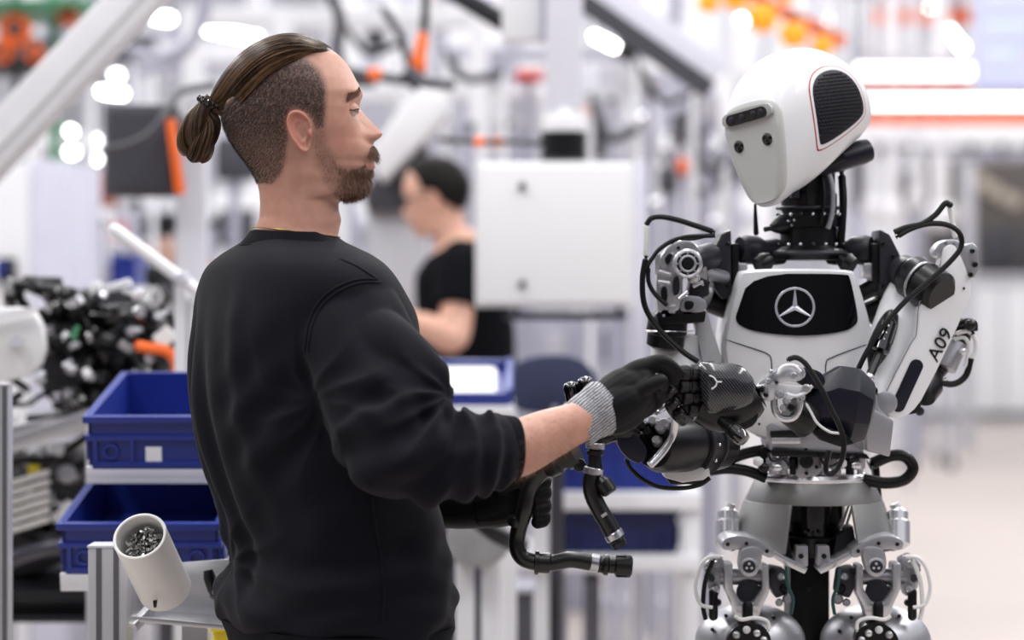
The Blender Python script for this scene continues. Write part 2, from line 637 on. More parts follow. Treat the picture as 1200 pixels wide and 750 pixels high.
# amber round signal lamps above the robot head
for i, (x, y, r) in enumerate(((830, 2, 14), (862, -3, 16), (893, 20, 19), (930, 40, 17), (964, 53, 13), (922, -8, 12))):
    Y = 9.5
    t = T('signal_lamp', ['round amber signal lamp close to the upper end of the orange sloping rail', 'amber signal lamp second from the upper end of the orange rail',
                          'largest round amber signal lamp at the middle of the orange rail', 'amber signal lamp right above the robot head on the orange rail',
                          'smallest amber signal lamp at the lower end of the orange rail', 'amber signal lamp mounted higher than the others above the orange rail'][i], 'lamp', P(x, y, Y), 'amber signal lamps over the robot')
    MB().sphere(P(x, y, Y), r / F * Y).build('lens', mat('amber_lens', (250, 150, 30), .35, var=.1, emit=(255, 150, 30), strength=.35), t)
    MB().cyl(P(x, y - r * .7, Y), P(x, y - r * 1.3, Y), r * .55 / F * Y, n=16).build('socket', dark_paint, t)
t = T('orange_rail', 'orange sloping rail carrying the amber signal lamps', 'rail', P(900, 0, 9.7))
MB().beam(P(800, -45, 9.7), P(990, 50, 9.7), .04, .05).build('bar', orange_paint, t, bevel=.006)
for k in range(6):
    MB().cyl(P(815 + 32 * k, -37 + 16 * k, 9.7), P(815 + 32 * k, -37 + 16 * k, 9.55), .014, n=8).build('bolt', steel, t)

# ---------------------------------------------------------------- rows of far machines (white, blurred)
far_labels = ['pale grey machine housing with {} at the back of the hall']
specs = [  # x0,x1,y0,Y,body, window list
    (0, 95, 205, 13, white_paint, 'a small blue and black switch box', [(2, 16, 300, 330, black_paint), (0, 6, 305, 325, blue_plastic)]),
    (96, 150, 250, 15, lav_paint, 'a brown louvred front', [(100, 146, 262, 285, red_paint)]),
    (152, 205, 235, 14, grey_paint, 'two dark square hatches', [(158, 176, 262, 300, dark_paint), (182, 200, 268, 306, black_paint)]),
    (247, 320, 225, 14, white_paint, 'one wide dark hatch behind the bearded man', [(255, 300, 245, 290, dark_paint)]),
    (395, 470, 235, 16, white_paint, 'a grey louvred hatch beside the dark sloping panel', [(410, 440, 255, 290, lav_paint)]),
    (600, 690, 372, 11, lav_paint, 'one grey louvre under the white control box', [(640, 662, 388, 420, grey_paint)]),
    (680, 770, 300, 13.5, white_paint, 'a dark grey louvred grille under the white control box', [(692, 722, 385, 424, steel_dark)]),
    (765, 840, 215, 14, white_paint, 'a plain front behind the silver shoulder of the robot', []),
    (835, 905, 225, 17, white_paint, 'two small grey plates behind the robot neck', [(845, 860, 250, 262, lav_paint), (870, 884, 250, 262, lav_paint)]),
    (990, 1060, 262, 21.5, white_paint, 'a lavender hatch beside the low guard wall', [(1005, 1040, 280, 316, lav_paint)]),
]
for x0, x1, y0, Y, body, d, wins in specs:
    cabinet('pale machine housing with ' + d, x0, x1, y0, 400, Y, 1.0, body, cat='machine', name='machine_housing', to_floor=True, window=wins)

# far gantry frames : posts and beams that read as pale verticals and horizontals
def gantry(label, xs, ys, Y, w, m, group=None, depth=0.12):
    g = ground(xs[0], Y)
    t = T('gantry_frame', label, 'frame', g, group)
    ww = w / F * Y
    ztop = P(0, ys[0], Y).z
    for x in xs:
        q = ground(x, Y)
        MB().bb(q.x - ww / 2, q.x + ww / 2, Y, Y + depth, 0, ztop + ww / 2).build('post', m, t, bevel=.008)
    for y in ys:
        z = P(0, y, Y).z
        MB().bb(ground(xs[0], Y).x, ground(xs[-1], Y).x, Y + .02, Y + depth - .02, z - ww / 2, z + ww / 2).build('crossbeam', m, t, bevel=.008)
    return t
gantry('white gantry frame of three posts behind the head of the man with the bun', (225, 330, 560), (20, 105, 330), 10, 24, white_paint)
gantry('lavender gantry frame of four posts behind the white control box', (515, 600, 730, 790), (-30, 62, 205), 13, 15, lav_paint)
gantry('pale grey gantry frame reaching behind the robot head', (705, 850, 985), (-60, 95, 185), 18, 20, grey_paint)
gantry('white gantry frame with wide bays over the far left machines', (-60, 35, 160, 300), (-40, 60, 165), 17, 16, white_paint)
gantry('pale grey gantry frame at the right beside the display board', (1065, 1135, 1280), (-60, 60), 23, 14, grey_paint)

# overhead cable trays and pipes
for i, (a, b, Y, w, h, m, lab) in enumerate((
        ((395, 45), (640, 70), 15, .16, .5, white_paint, 'broad white overhead duct above the dark haired worker'),
        ((690, 140), (860, 125), 15, .2, .35, white_paint, 'broad white overhead duct left of the robot head'),
        ((120, 60), (330, 40), 19, .2, .5, lav_paint, 'lavender overhead duct behind the hair of the man with the bun'),
        ((540, 110), (700, 118), 17, .2, .45, grey_paint, 'pale grey overhead duct behind the grey lifting column'),
        ((690, 20), (1000, 60), 21, .2, .9, white_paint, 'deep white roof duct behind the amber lamps'),
        ((-80, 15), (140, 10), 20, .2, 1.0, lav_paint, 'deep lavender roof duct in the far left corner'),
        ((380, 8), (660, 10), 22, .2, .9, grey_paint, 'deep pale grey roof duct high above the dark haired worker'),
        ((980, 55), (1300, 45), 24, .2, .6, lav_paint, 'lavender roof duct behind the light bars'),
        ((940, 205), (1080, 200), 22, .3, .6, white_paint, 'white low duct behind the black neck of the robot'))):
    t = T('overhead_duct', lab, 'duct', P((a[0] + b[0]) / 2, (a[1] + b[1]) / 2, Y))
    pa, pb = P(*a, Y), P(*b, Y)
    MB().beam(pa, pb, w, h, up=(0, 0, 1)).build('duct', m, t, bevel=.02)
    if i in (1, 3, 8):
        for c in (pa, pb):
            MB().bb(c.x - .04, c.x + .04, c.y + .04, c.y + .12, 0, c.z).build('leg', lav_paint, t)
    for k in range(1, 6):
        c = pa.lerp(pb, k / 6)
        d = (pb - pa).normalized() * .03
        MB().beam(c - d, c + d, w + .04, h + .05, up=(0, 0, 1)).build('joint_band', lav_paint if m is not lav_paint else grey_paint, t)

# white six-axis robots in the background
def arm_robot(label, pts, Y, m, r, joint=grey_paint, group=None):
    q = [P(x, y, Y) for x, y in pts]
    g = V((q[0].x, Y, 0))
    t = T('robot_arm', label, 'robot arm', g, group)
    MB().lathe(g, V((q[0].x, Y, q[0].z)), [(0, r * 2.2), (.04, r * 2.2), (.05, r * 1.5), (.9, r * 1.2), (1, r * 1.3)], 20).build('pedestal', m, t)
    for i in range(len(q) - 1):
        rr = r * (1 - .13 * i)
        MB().capsule(q[i], q[i + 1], rr, rr * .85, 14).build('link', m, t)
        MB().cyl(q[i + 1] + V((0, -rr * 1.15, 0)), q[i + 1] + V((0, rr * 1.15, 0)), rr * .95, n=18).build('joint', joint, t, bevel=.01)
    e = q[-1]
    MB().cyl(e, e + (q[-1] - q[-2]).normalized() * r * 1.5, r * .4, n=12).build('flange', black_paint, t)
    return t
arm_robot('white robot arm curling up behind the right edge of the white control box', ((772, 260), (740, 175), (705, 130), (720, 95)), 11, white_paint, .13)
arm_robot('white robot arm reaching down with a dark wrist left of the robot head', ((815, 290), (842, 200), (805, 150), (778, 195)), 12, white_paint, .11, dark_paint)
arm_robot('white robot arm folded above the dark haired worker', ((560, 300), (530, 130), (575, 80), (605, 110)), 13.8, white_paint, .12, lav_paint)

# scattered small boxes, motors and valves on the far frames (each countable)
cl = [  # x,y,w,h,Y,mat,label
    (805, 195, 24, 18, 9.6, orange_paint, 'small orange gearbox beside the robot arm left of the robot head'),
    (783, 210, 22, 30, 9.2, dark_paint, 'dark motor box under the small orange gearbox'),
    (845, 205, 30, 26, 13, dark_paint, 'dark motor box right beside the edge of the robot face'),
    (700, 165, 18, 40, 10, black_paint, 'black valve block beside the black bellows on the white control box'),
    (690, 130, 12, 14, 9.5, orange_paint, 'orange sensor beside the white dome on the white control box'),
    (620, 88, 34, 14, 10.3, red_paint, 'red valve block beside the grey lifting column'),
    (612, 125, 60, 44, 10.5, white_paint, 'white valve cabinet beside the grey lifting column'),
    (545, 95, 44, 40, 12.4, steel, 'round steel motor box on the lavender gantry'),
    (530, 140, 22, 60, 12.0, lav_paint, 'lavender switch box on the lavender gantry'),
    (470, 140, 20, 44, 13, grey_paint, 'pale grey switch box left of the lavender gantry'),
    (108, 222, 50, 40, 12.3, mat('rust_paint', (150, 85, 70), .6, var=.2, scale=3), 'rust coloured crate under the round lamps at the far left'),
    (25, 60, 60, 36, 12.4, dark_paint, 'dark motor box behind the white leaning beam'),
    (160, 55, 40, 30, 15, dark_paint, 'dark motor box next to the top of the white leaning beam'),
    (275, 185, 46, 50, 9, dark_paint, 'dark monitor back right behind the neck of the man with the bun'),
    (187, 262, 40, 26, 11, black_paint, 'black motor box under the dark control panel'),
    (195, 300, 30, 40, 10.4, mat('skin_beige_plastic', (200, 160, 145), .5), 'beige round cover box under the dark control panel'),
    (150, 300, 46, 40, 10, grey_paint, 'pale grey parts box behind the white slanted tube'),
    (110, 320, 40, 30, 9, lav_paint, 'lavender parts box behind the white slanted tube'),
    (725, 262, 20, 50, 12, lav_paint, 'lavender switch box right of the white control box'),
    (815, 250, 26, 40, 10.6, steel, 'steel valve box behind the cables of the robot shoulder'),
    (760, 95, 34, 26, 10.2, lav_paint, 'lavender motor box under the long grey diagonal rail'),
    (830, 130, 26, 40, 10.2, lav_paint, 'lavender motor box next to the robot face'),
    (1010, 215, 18, 60, 18, dark_paint, 'dark slot cabinet behind the black neck roll of the robot'),
    (1065, 225, 26, 50, 18, dark_paint, 'dark slot cabinet between the two thick drop pipes'),
    (440, 40, 26, 30, 14, dark_paint, 'dark motor box above the forehead of the man with the bun'),
    (510, 20, 22, 24, 12, yellow_paint, 'small yellow sensor box above the black hose with orange sleeves'),
    (660, 270, 10, 10, 9, dark_paint, 'tiny dark box hidden behind the white control box'),
]
for x, y, w, h, Y, m, lab in cl[:-1]:
    t = T('equipment_box', lab, 'equipment', P(x, y + h / 2, Y))
    bx(MB(), x - w / 2, x + w / 2, y - h / 2, y + h / 2, Y, w / F * Y * .8).build('case', m, t, bevel=.015)
    bx(MB(), x - w * .3, x + w * .3, y - h * .3, y + h * .25, Y - .012, .02).build('lid', grey_paint if m is not grey_paint else lav_paint if w > 30 else m, t, bevel=.006) if m in (white_paint, grey_paint, lav_paint) else \
        bx(MB(), x - w * .35, x + w * .35, y - h * .36, y + h * .3, Y - .012, .02).build('lid', m, t, bevel=.006)
    MB().cyl(P(x, y + h / 2 - 1, Y + .06), V((P(x, 0, Y + .06).x, Y + .06, 0)), .02, n=8).build('stand_post', lav_paint, t)

# thin cables and small coloured fittings between the far machines
rc = random.Random(21)
cab = [((404, 30), (432, 62), (470, 50), 'thin dark cable sagging above the white sloping machine cover'),
       ((520, 60), (548, 92), (590, 84), 'thin dark cable sagging beside the steel motor box'),
       ((692, 110), (712, 160), (748, 150), 'thin dark cable sagging beside the black bellows'),
       ((745, 70), (775, 118), (812, 108), 'thin dark cable sagging under the long grey diagonal rail'),
       ((812, 150), (826, 196), (850, 190), 'thin dark cable sagging next to the robot face plate'),
       ((108, 30), (140, 66), (180, 58), 'thin dark cable sagging behind the white leaning beam')]
for i, (a, b, c, lab) in enumerate(cab):
    Y = 8.55 + .05 * i
    t = T('sagging_cable', lab, 'cable', V((P(*a, Y).x, Y, 0)))
    MB().tube([P(*a, Y), P(*b, Y), P(*c, Y)], .013 + .004 * (i % 3), 8).build('cable', dark_paint if i % 3 else black_paint, t)
    for e in (a, c):
        q = P(*e, Y)
        MB().cyl(V((q.x, Y, 0)), q, .012, n=8).build('cable_post', white_paint, t)
fit_m = [('brown', mat('brown_fitting', (120, 92, 78), .5)), ('dark grey', dark_paint), ('orange', orange_paint), ('red', red_paint), ('steel', steel), ('black', black_paint), ('beige', mat('beige_fitting', (206, 188, 172), .5)), ('yellow', yellow_paint)]
spots_ = [(702, 196, 6), (716, 118, 5), (733, 225, 7), (752, 140, 6), (768, 240, 6), (791, 160, 7), (822, 225, 6), (838, 262, 7), (812, 120, 6), (850, 165, 5), (720, 275, 6), (412, 215, 6), (428, 268, 7), (446, 300, 8), (466, 322, 7), (488, 296, 6), (404, 320, 7), (508, 215, 6),
          (552, 150, 6), (596, 145, 5), (86, 240, 6), (98, 290, 7), (118, 262, 6), (140, 318, 7), (160, 240, 6), (176, 290, 7), (250, 262, 6)]
for i, (x, y, r) in enumerate(spots_):
    nm, m = fit_m[(i * 5 + i // 7) % 8] if i % 3 else fit_m[(1, 4, 5)[i % 9 // 3]]
    Y = 9.1 + rc.uniform(0, .75)
    t = T('pipe_fitting', 'small %s fitting on a slim post among the blurred far machines' % nm, 'fitting', V((P(x, y, Y).x, Y, 0)), 'small fittings among the far machines')
    c = P(x, y, Y)
    R_ = r / F * Y
    MB().lathe(c + V((-R_, 0, 0)), c + V((R_, 0, R_ * .3)), [(0, R_ * .6), (.2, R_ * .65), (.22, R_), (.7, R_), (.75, R_ * .7), (1, R_ * .7)], 14).build('fitting_body', m, t)
    MB().cyl(V((c.x, Y + R_, 0)), V((c.x, Y + R_ * .6, c.z)), .016, n=8).build('slim_post', lav_paint, t)

# ---------------------------------------------------------------- left background
t = T('leaning_beam', 'broad white beam leaning diagonally in the upper left', 'beam', ground(-118, 5.5))
MB().beam(P(-120, 296, 5.5), P(262, -110, 5.5), .10, .115, up=(0, 1, 0)).build('beam', alu_matte, t, bevel=.006)
MB().beam(P(-120, 296, 5.445), P(262, -110, 5.445), .014, .02, up=(0, 1, 0)).build('groove', alu_matte, t)
MB().bb(P(-135, 0, 5.5).x, P(-105, 0, 5.5).x, 5.47, 5.53, 0, P(0, 285, 5.5).z).build('post', alu_matte, t, bevel=.006)
t = T('hose_rack', 'green and black rack holding orange hose reels behind the leaning beam', 'rack', ground(40, 10))
for x, m, w in ((64, green_paint, 11), (18, black_paint, 6), (-40, green_paint, 11)):
    q = ground(x, 10)
    ww = w / F * 10
    MB().bb(q.x - ww / 2, q.x + ww / 2, 10, 10.05, 0, P(0, -60, 10).z).build('post', m, t, bevel=.004)
bx(MB(), -50, 70, 74, 82, 9.9, .35).build('shelf', black_paint, t, bevel=.004)
bx(MB(), -50, 104, -2, 6, 9.5, .75).build('shelf', green_paint, t, bevel=.004)
for i, (x, y, r) in enumerate(((18, 34, 20), (2, 60, 14), (40, 62, 12), (80, 19.5, 12))):
    tt = T('hose_reel', ['large orange hose reel on the black shelf', 'middle sized orange hose reel low on the black shelf', 'small orange hose reel at the green post', 'small orange hose reel right of the green post'][i], 'reel', P(x, y + r, 9.6))
    c = P(x, y, 9.6)
    R_ = r / F * 9.6
    MB().torus(c, (0, 1, .2), R_ * .68, R_ * .32, 24, 10).build('hose_coil', orange_paint, tt)
    MB().cyl(c + V((0, -.03, 0)), c + V((0, .06, 0)), R_ * .4, n=16).build('hub', dark_paint, tt)
t = T('wall_cabinet', 'tall pale cabinet with a lavender side standing at the left edge', 'cabinet', ground(35, 8.2))
bx(MB(), -70, 34, 190, HY + HC * F / 8.2, 8.2, .7).build('body', white_paint, t, bevel=.01)
bx(MB(), 34, 80, 188, HY + HC * F / 8.2, 8.22, .66).build('side_bay', mat('pale_lavender', (205, 205, 220), .5, var=.03), t, bevel=.01)
bx(MB(), -4, 14, 302, 332, 8.12, .09).build('switch_box', black_paint, t, bevel=.006)
bx(MB(), -6, 4, 306, 324, 8.08, .05).build('blue_switch', blue_plastic, t, bevel=.006)

t = T('operator_terminal', 'dark grey upright control panel on a white post behind the hair bun', 'panel', ground(226, 6.3))
bx(MB(), 122, 206, 122, 230, 6.2, .07).build('housing', mat('panel_grey', (70, 70, 78), .45, var=.04), t, bevel=.008)
bx(MB(), 130, 198, 131, 220, 6.192, .01).build('screen', mat('panel_front', (60, 60, 68), .35, var=.03), t)
MB().plate([(194, 140), (203, 138), (215, 226), (205, 228)], 6.15, .05).build('orange_edge', orange_paint, t, bevel=.004)
q = ground(226, 6.35)
MB().bb(q.x - .042, q.x + .036, 6.32, 6.40, 0, P(0, 112, 6.35).z).build('post', mat('pale_post', (212, 212, 222), .45, var=.02), t, bevel=.006)
MB().tube([P(206, 150, 6.25), P(220, 150, 6.3), P(226, 150, 6.34)], .018, 8).build('bracket_arm', steel_dark, t)
MB().bb(q.x - .05, q.x - .005, 6.28, 6.33, P(0, 140, 6.3).z, P(0, 112, 6.3).z).build('cap', white_paint, t, bevel=.006)
MB().tube([P(120, 176, 6.1), P(150, 170, 6.08), P(178, 155, 6.08), P(198, 128, 6.1), P(212, 108, 6.2), P(250, 100, 6.4)], .011, 8).build('grey_cable', dark_paint, t)
for pts, lab in (([(148, 60), (190, 66), (225, 48), (238, 5), (238, -40)], 'grey hanging hose curving beside the hair'),
                 ([(160, 85), (205, 70), (235, 30), (250, -30)], 'second grey hanging hose just inside the first curve'),
                 ([(380, -20), (398, 20), (395, 60), (408, 92), (440, 96)], 'dark hanging hose arching in front of the forehead')):
    tag(MB().tube([P(x, y, 8 + (.4 if 'second' in lab else 0)) for x, y in pts], .02, 8).build('hanging_hose', lav_paint if 'grey' in lab else dark_paint), lab, 'hose')

# slanted white tube frame and posts of the assembly rack
t = T('tube_stand', 'white tube stand with a slanted top tube behind the blue bins', 'stand', ground(216, 4.75))
MB().capsule(P(135, 270, 4.7), P(300, 392, 4.7), .0125, .0125, 14).build('slanted_tube', white_paint, t)
for x in (213, 229):
    q = ground(x, 4.75)
    MB().bb(q.x - .012, q.x + .012, 4.73, 4.76, 0, P(0, 335 + (x - 213) * .7, 4.75).z).build('post', alu_matte, t, bevel=.003)
MB().cyl(P(210, 322, 4.7), P(216, 332, 4.7), .017, n=12).build('clamp', grey_paint, t)
t = T('chair', 'black swivel chair with a red and white tag behind the slanted tube', 'chair', ground(195, 7.5))
bx(MB(), 168, 214, 310, 338, 7.5, .06).build('backrest', black_paint, t, bevel=.02)
bx(MB(), 165, 225, 395, 408, 7.1, .42).build('seat', black_paint, t, bevel=.02)
MB().cyl(ground(195, 7.3) + V((0, 0, .06)), V((ground(195, 7.3).x, 7.3, P(0, 405, 7.3).z)), .03, n=12).build('column', steel_dark, t)
MB().bb(ground(195, 7.3).x - .02, ground(195, 7.3).x + .02, 7.3, 7.55, P(0, 406, 7.3).z, P(0, 325, 7.3).z).build('back_bar', steel_dark, t)
for k in range(5):
    a = k * 2 * math.pi / 5
    c = ground(195, 7.3)
    MB().beam(c + V((0, 0, .06)), c + V((.28 * math.cos(a), .28 * math.sin(a), .03)), .04, .03).build('foot', black_paint, t)
t = T('sign_board', 'red sign board with a white field behind the shoulder of the man with the bun', 'sign', P(238, 332, 7))
bx(MB(), 205, 275, 309, 333, 7, .03).build('board', red_paint, t, bevel=.003)
bx(MB(), 212, 262, 313, 327, 6.99, .02).build('white_field', mat('pink_white', (240, 200, 200), .5), t)
t = T('work_table', 'white topped work table behind the slanted tube', 'table', ground(200, 7.8))
bx(MB(), 120, 330, 337, 352, 7.8, .8).build('tabletop', white_paint, t, bevel=.006)
for x, yy in ((125, 7.85), (325, 7.85), (125, 8.5), (325, 8.5)):
    q = ground(x, yy)
    MB().bb(q.x - .03, q.x + .03, yy, yy + .06, 0, P(0, 351, 7.8).z).build('leg', grey_paint, t)
# things on that table
for i, (x, w, h, m, lab) in enumerate(((150, 26, 40, blue_plastic, 'blue parts bin on the white topped work table'), (262, 30, 22, grey_paint, 'grey parts bin on the white topped work table'), (300, 28, 34, dark_paint, 'dark parts bin on the white topped work table'))):
    zt = P(0, 337, 7.8).z
    t = T('parts_bin', lab, 'bin', (P(x, 0, 8).x, 8, zt))
    c = P(x, 0, 8).x
    ww, hh = w / F * 8, h / F * 8
    mb = MB()
    mb.bb(c - ww / 2, c + ww / 2, 7.9, 8.2, zt + .001, zt + .01)
    for a in (-1, 1):
        mb.bb(c + a * ww / 2 - .004, c + a * ww / 2 + .004, 7.9, 8.2, zt + .005, zt + hh)
    mb.bb(c - ww / 2, c + ww / 2, 7.9, 7.91, zt + .005, zt + hh * .7)
    mb.bb(c - ww / 2, c + ww / 2, 8.19, 8.2, zt + .005, zt + hh)
    mb.build('tray', m, t)
    MB().bb(c - ww * .55, c + ww * .55, 7.885, 7.9, zt + hh * .6, zt + hh * .72).build('rim', m, t)

# ---------------------------------------------------------------- upper centre
t = T('lift_column', 'grey lifting column hanging over a white dome and black bellows', 'machine column', P(661, 187, 6.4))
bx(MB(), 640, 683, -160, 128, 6.35, .1).build('column', mat('pale_column', (214, 214, 224), .45, var=.02), t, bevel=.006)
bx(MB(), 588, 641, -60, 46, 6.4, .12).build('side_housing', white_paint, t, bevel=.008)
bx(MB(), 635, 640, -60, 46, 6.38, .02).build('seam', lav_paint, t)
MB().lathe(P(661, 156, 6.4), P(661, 118, 6.4), [(0, .058), (.25, .06), (.6, .056), (.85, .045), (1, .03)], 28).build('dome', white_paint, t)
MB().lathe(P(661, 188, 6.4), P(661, 154, 6.4), [(k / 10, .066 if k % 2 else .057) for k in range(11)], 28).build('bellows', black_paint, t)
MB().tube([P(640, 168, 6.4), P(600, 166, 6.4), P(560, 166, 6.45), P(515, 163, 6.6)], .008, 8).build('black_cable', black_paint, t)
for x in (562, 583):
    MB().cyl(P(x - 6, 166, 6.43), P(x + 6, 166, 6.43), .013, n=12).build('orange_sleeve', orange_paint, t)
t = T('dark_rail', 'short black diagonal rail at the top above the dark haired worker', 'rail', P(560, 15, 7))
MB().beam(P(515, -14, 7), P(592, 32, 7), .035, .03, up=(0, 1, 0)).build('bar', black_paint, t, bevel=.004)
MB().beam(P(515, -20, 7.01), P(592, 26, 7.01), .05, .012, up=(0, 1, 0)).build('strip', steel_dark, t)
t = T('long_rail', 'long grey diagonal rail with a dark lower edge above the control box', 'rail', P(750, 50, 7.5))
MB().beam(P(640, -46, 7.5), P(838, 92, 7.5), .12, .095, up=(0, 1, 0)).build('rail', mat('rail_grey', (214, 214, 226), .45, var=.03), t, bevel=.006)
MB().beam(P(630, -36, 7.45), P(832, 106, 7.45), .06, .022, up=(0, 1, 0)).build('dark_edge', dark_paint, t)
t = T('sloping_panel', 'white sloping machine cover with a dark panel behind the bearded face', 'machine cover', ground(475, 7.8))
MB().plate([(432, 178), (486, 104), (524, 112), (526, 132), (448, 214)], 7.6, .25).build('white_cover', white_paint, t, bevel=.01)
MB().plate([(428, 222), (484, 152), (500, 170), (500, 246), (428, 246)], 7.75, .2).build('dark_panel', dark_paint, t, bevel=.008)
MB().bb(P(430, 0, 7.8).x, P(500, 0, 7.8).x, 7.8, 8.1, 0, P(0, 246, 7.8).z).build('cabinet_base', grey_paint, t, bevel=.01)
t = T('media_hose', 'black hose bundle with orange sleeves hanging beside the forehead', 'hose', P(490, 95, 7))
MB().tube([P(499, -30, 7), P(498, 20, 7), P(493, 60, 7), P(488, 92, 7)], .013, 10).build('vertical_hose', black_paint, t)
MB().tube([P(448, 8, 7), P(465, 35, 7), P(476, 62, 7), P(484, 90, 7)], .013, 10).build('curved_hose', dark_paint, t)
MB().tube([P(395, 80, 7), P(430, 88, 7), P(460, 92, 7), P(486, 96, 7), P(530, 100, 7.1)], .015, 10).build('horizontal_hose', dark_paint, t)
MB().lathe(P(496, 38, 7), P(488, 88, 7), [(0, .012), (.1, .018), (.6, .02), (.8, .028), (1, .02)], 14).build('orange_sleeve', orange_paint, t)
MB().lathe(P(432, 86, 6.98), P(446, 89, 6.98), [(0, .02), (1, .02)], 14).build('orange_ring', orange_paint, t)
MB().lathe(P(476, 82, 6.97), P(494, 100, 6.97), [(0, .024), (1, .03)], 14).build('junction', steel_dark, t)

# white control box on a post
t = T('control_box', 'square white control box with two latches on a steel post', 'control box', ground(749, 6.55))
bx(MB(), 557, 742, 190, 360, 6.25, .26).build('body', mat('box_white', (232, 232, 234), .42, var=.01, scale=3), t, bevel=.008)
d = bx(MB(), 562, 737, 195, 355, 6.238, .02).build('door', mat('box_white', (232, 232, 234)), t, bevel=.004)
for y in (218, 333):
    MB().lathe(P(612, y, 6.222), P(612, y, 6.245), [(0, .009), (1, .011)], 16).build('latch', steel_dark, d)
    bx(MB(), 610, 614, y - 1.2, y + 1.2, 6.218, .006).build('slot', black_paint, d)
bx(MB(), 742, 757, 188, HY + HC * F / 6.52, 6.52, .06).build('post', mat('rail_grey', (196, 196, 210)), t, bevel=.006)
bx(MB(), 590, 735, 366, 375, 6.3, .05).build('rail', steel_dark, t, bevel=.004)
for x in (606, 726):
    bx(MB(), x - 3, x + 3, 358, 370, 6.33, .03).build('rail_bracket', steel_dark, t)

# shelf rack with blue bins behind the hoses
t = T('bin_rack', 'white steel rack carrying blue bins behind the hanging hoses', 'rack', ground(722, 6.3))
for x in (634, 811):
    for yy in (6.1, 6.44):
        q = ground(x, 6.1)
        MB().bb(q.x - .022, q.x + .022, yy, yy + .045, 0, P(0, 572, 6.1).z).build('post', white_paint, t, bevel=.004)
for y0, y1 in ((577, 598), (651, 670)):
    bx(MB(), 600, 822, y0, y1, 6.08, .42).build('shelf', white_paint, t, bevel=.004)

def bin_box(name, label, x0, x1, y0, y1, Y, depth, m, group=None, card=None, tilt=0.0, ribs=5):
    """open stackable bin: pixel rectangle of the front face, depth in metres, tilt raises the rear"""
    a, b = P(x0, y1, Y), P(x1, y0, Y)
    W, H = b.x - a.x, b.z - a.z
    t = T(name, label, 'bin', (a.x + W / 2, Y + depth / 2, a.z))
    R = Matrix.Rotation(tilt, 3, 'X')
    O = V((a.x + W / 2, Y, a.z))
    def L(mb):
        mb.v = [tuple(O + R @ V(p)) for p in mb.v]
        return mb
    w = .006
    mb = MB()
    hw = W / 2 - .008
    mb.bb(-hw, hw, .008, depth - .008, 0, .006)
    mb.bb(-hw, hw, .008, .008 + w, .003, H)
    mb.bb(-hw, hw, depth - .008 - w, depth - .008, .003, H)
    mb.bb(-hw, -hw + w, .008, depth - .008, .003, H)
    mb.bb(hw - w, hw, .008, depth - .008, .003, H)
    L(mb).build('body', m, t)
    mb = MB()
    for z0, z1, o in ((H - .012, H, 0), (H - .042, H - .032, .002)):
        mb.bb(-W / 2 + o, W / 2 - o, o, .012, z0, z1)
        mb.bb(-W / 2 + o, W / 2 - o, depth - .012, depth - o, z0, z1)
        mb.bb(-W / 2 + o, -W / 2 + .012, 0.01, depth - .01, z0, z1)
        mb.bb(W / 2 - .012, W / 2 - o, 0.01, depth - .01, z0, z1)
    L(mb).build('rim', m, t, bevel=.002)
    for k in range(ribs):
        x = -hw + .012 + (2 * hw - .024) * k / (ribs - 1)
        if card and abs(k - (ribs - 1) / 2) < .6:
            continue
        L(MB().bb(x - .003, x + .003, .001, .009, .012, H - .036)).build('rib', m, t)
    for s in (-1, 1):
        for k in range(4):
            y = .03 + (depth - .06) * k / 3
            L(MB().bb(s * hw, s * (hw + .007), y - .003, y + .003, .012, H - .036)).build('rib', m, t)
    L(MB().bb(-hw * .96, hw * .96, .002, .009, 0.0, .014)).build('foot_rim', m, t, bevel=.002)
    for s in (-1, 1):
        L(MB().torus((s * hw * .72, .004, H * .33), (0, 1, 0), .011, .003, 20, 6)).build('drain_ring', m, t)
    if card:
        L(MB().bb(card[0] * W - .013, card[0] * W + .013, .0035, .0075, H * card[1], H * card[2])).build('label_card', paper, t)
    return t
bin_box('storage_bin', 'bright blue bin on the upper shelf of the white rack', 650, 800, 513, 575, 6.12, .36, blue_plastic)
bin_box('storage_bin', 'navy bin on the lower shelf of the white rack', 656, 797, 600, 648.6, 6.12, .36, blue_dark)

# tray with paper on a small table behind the sleeve
t = T('side_table', 'small steel table behind the sleeve of the man with the bun', 'table', ground(545, 5.4))
bx(MB(), 480, 602, 476, 489, 5.25, .5).build('tabletop', alu_matte, t, bevel=.004)
for x, yy in ((484, 5.27), (597, 5.27), (484, 5.7), (597, 5.7)):
    q = ground(x, 5.27)
    MB().bb(q.x - .016, q.x + .016, yy, yy + .03, 0, P(0, 488, 5.25).z).build('leg', alu_matte, t)
tz = P(0, 476, 5.25).z
t = T('document_tray', 'blue tray holding white sheets on the small steel table', 'tray', (P(552, 0, 5.5).x, 5.5, tz))
x0, x1 = P(506, 0, 5.28).x, P(597, 0, 5.28).x
R = Matrix.Rotation(math.radians(14), 3, 'X')
def tl(mb):
    o = V(((x0 + x1) / 2, 5.28, tz + .002))
    mb.v = [tuple(o + R @ V(p)) for p in mb.v]
    return mb
W = (x1 - x0)
tl(MB().bb(-W / 2, W / 2, 0, .26, 0, .012)).build('base', blue_plastic, t, bevel=.003)
tl(MB().bb(-W / 2, W / 2, -.012, 0, -.002, .03)).build('front_lip', blue_plastic, t, bevel=.003)
for s in (-1, 1):
    tl(MB().bb(s * W / 2 - .008, s * W / 2 + .008, 0, .26, 0, .035)).build('side_lip', blue_plastic, t, bevel=.003)
tl(MB().bb(-W / 2, W / 2, .25, .265, 0, .03)).build('rear_lip', blue_plastic, t, bevel=.003)
MB().bb(x0 + .02, x1 - .02, 5.5, 5.53, tz, tz + .056).build('rear_support', blue_dark, t)
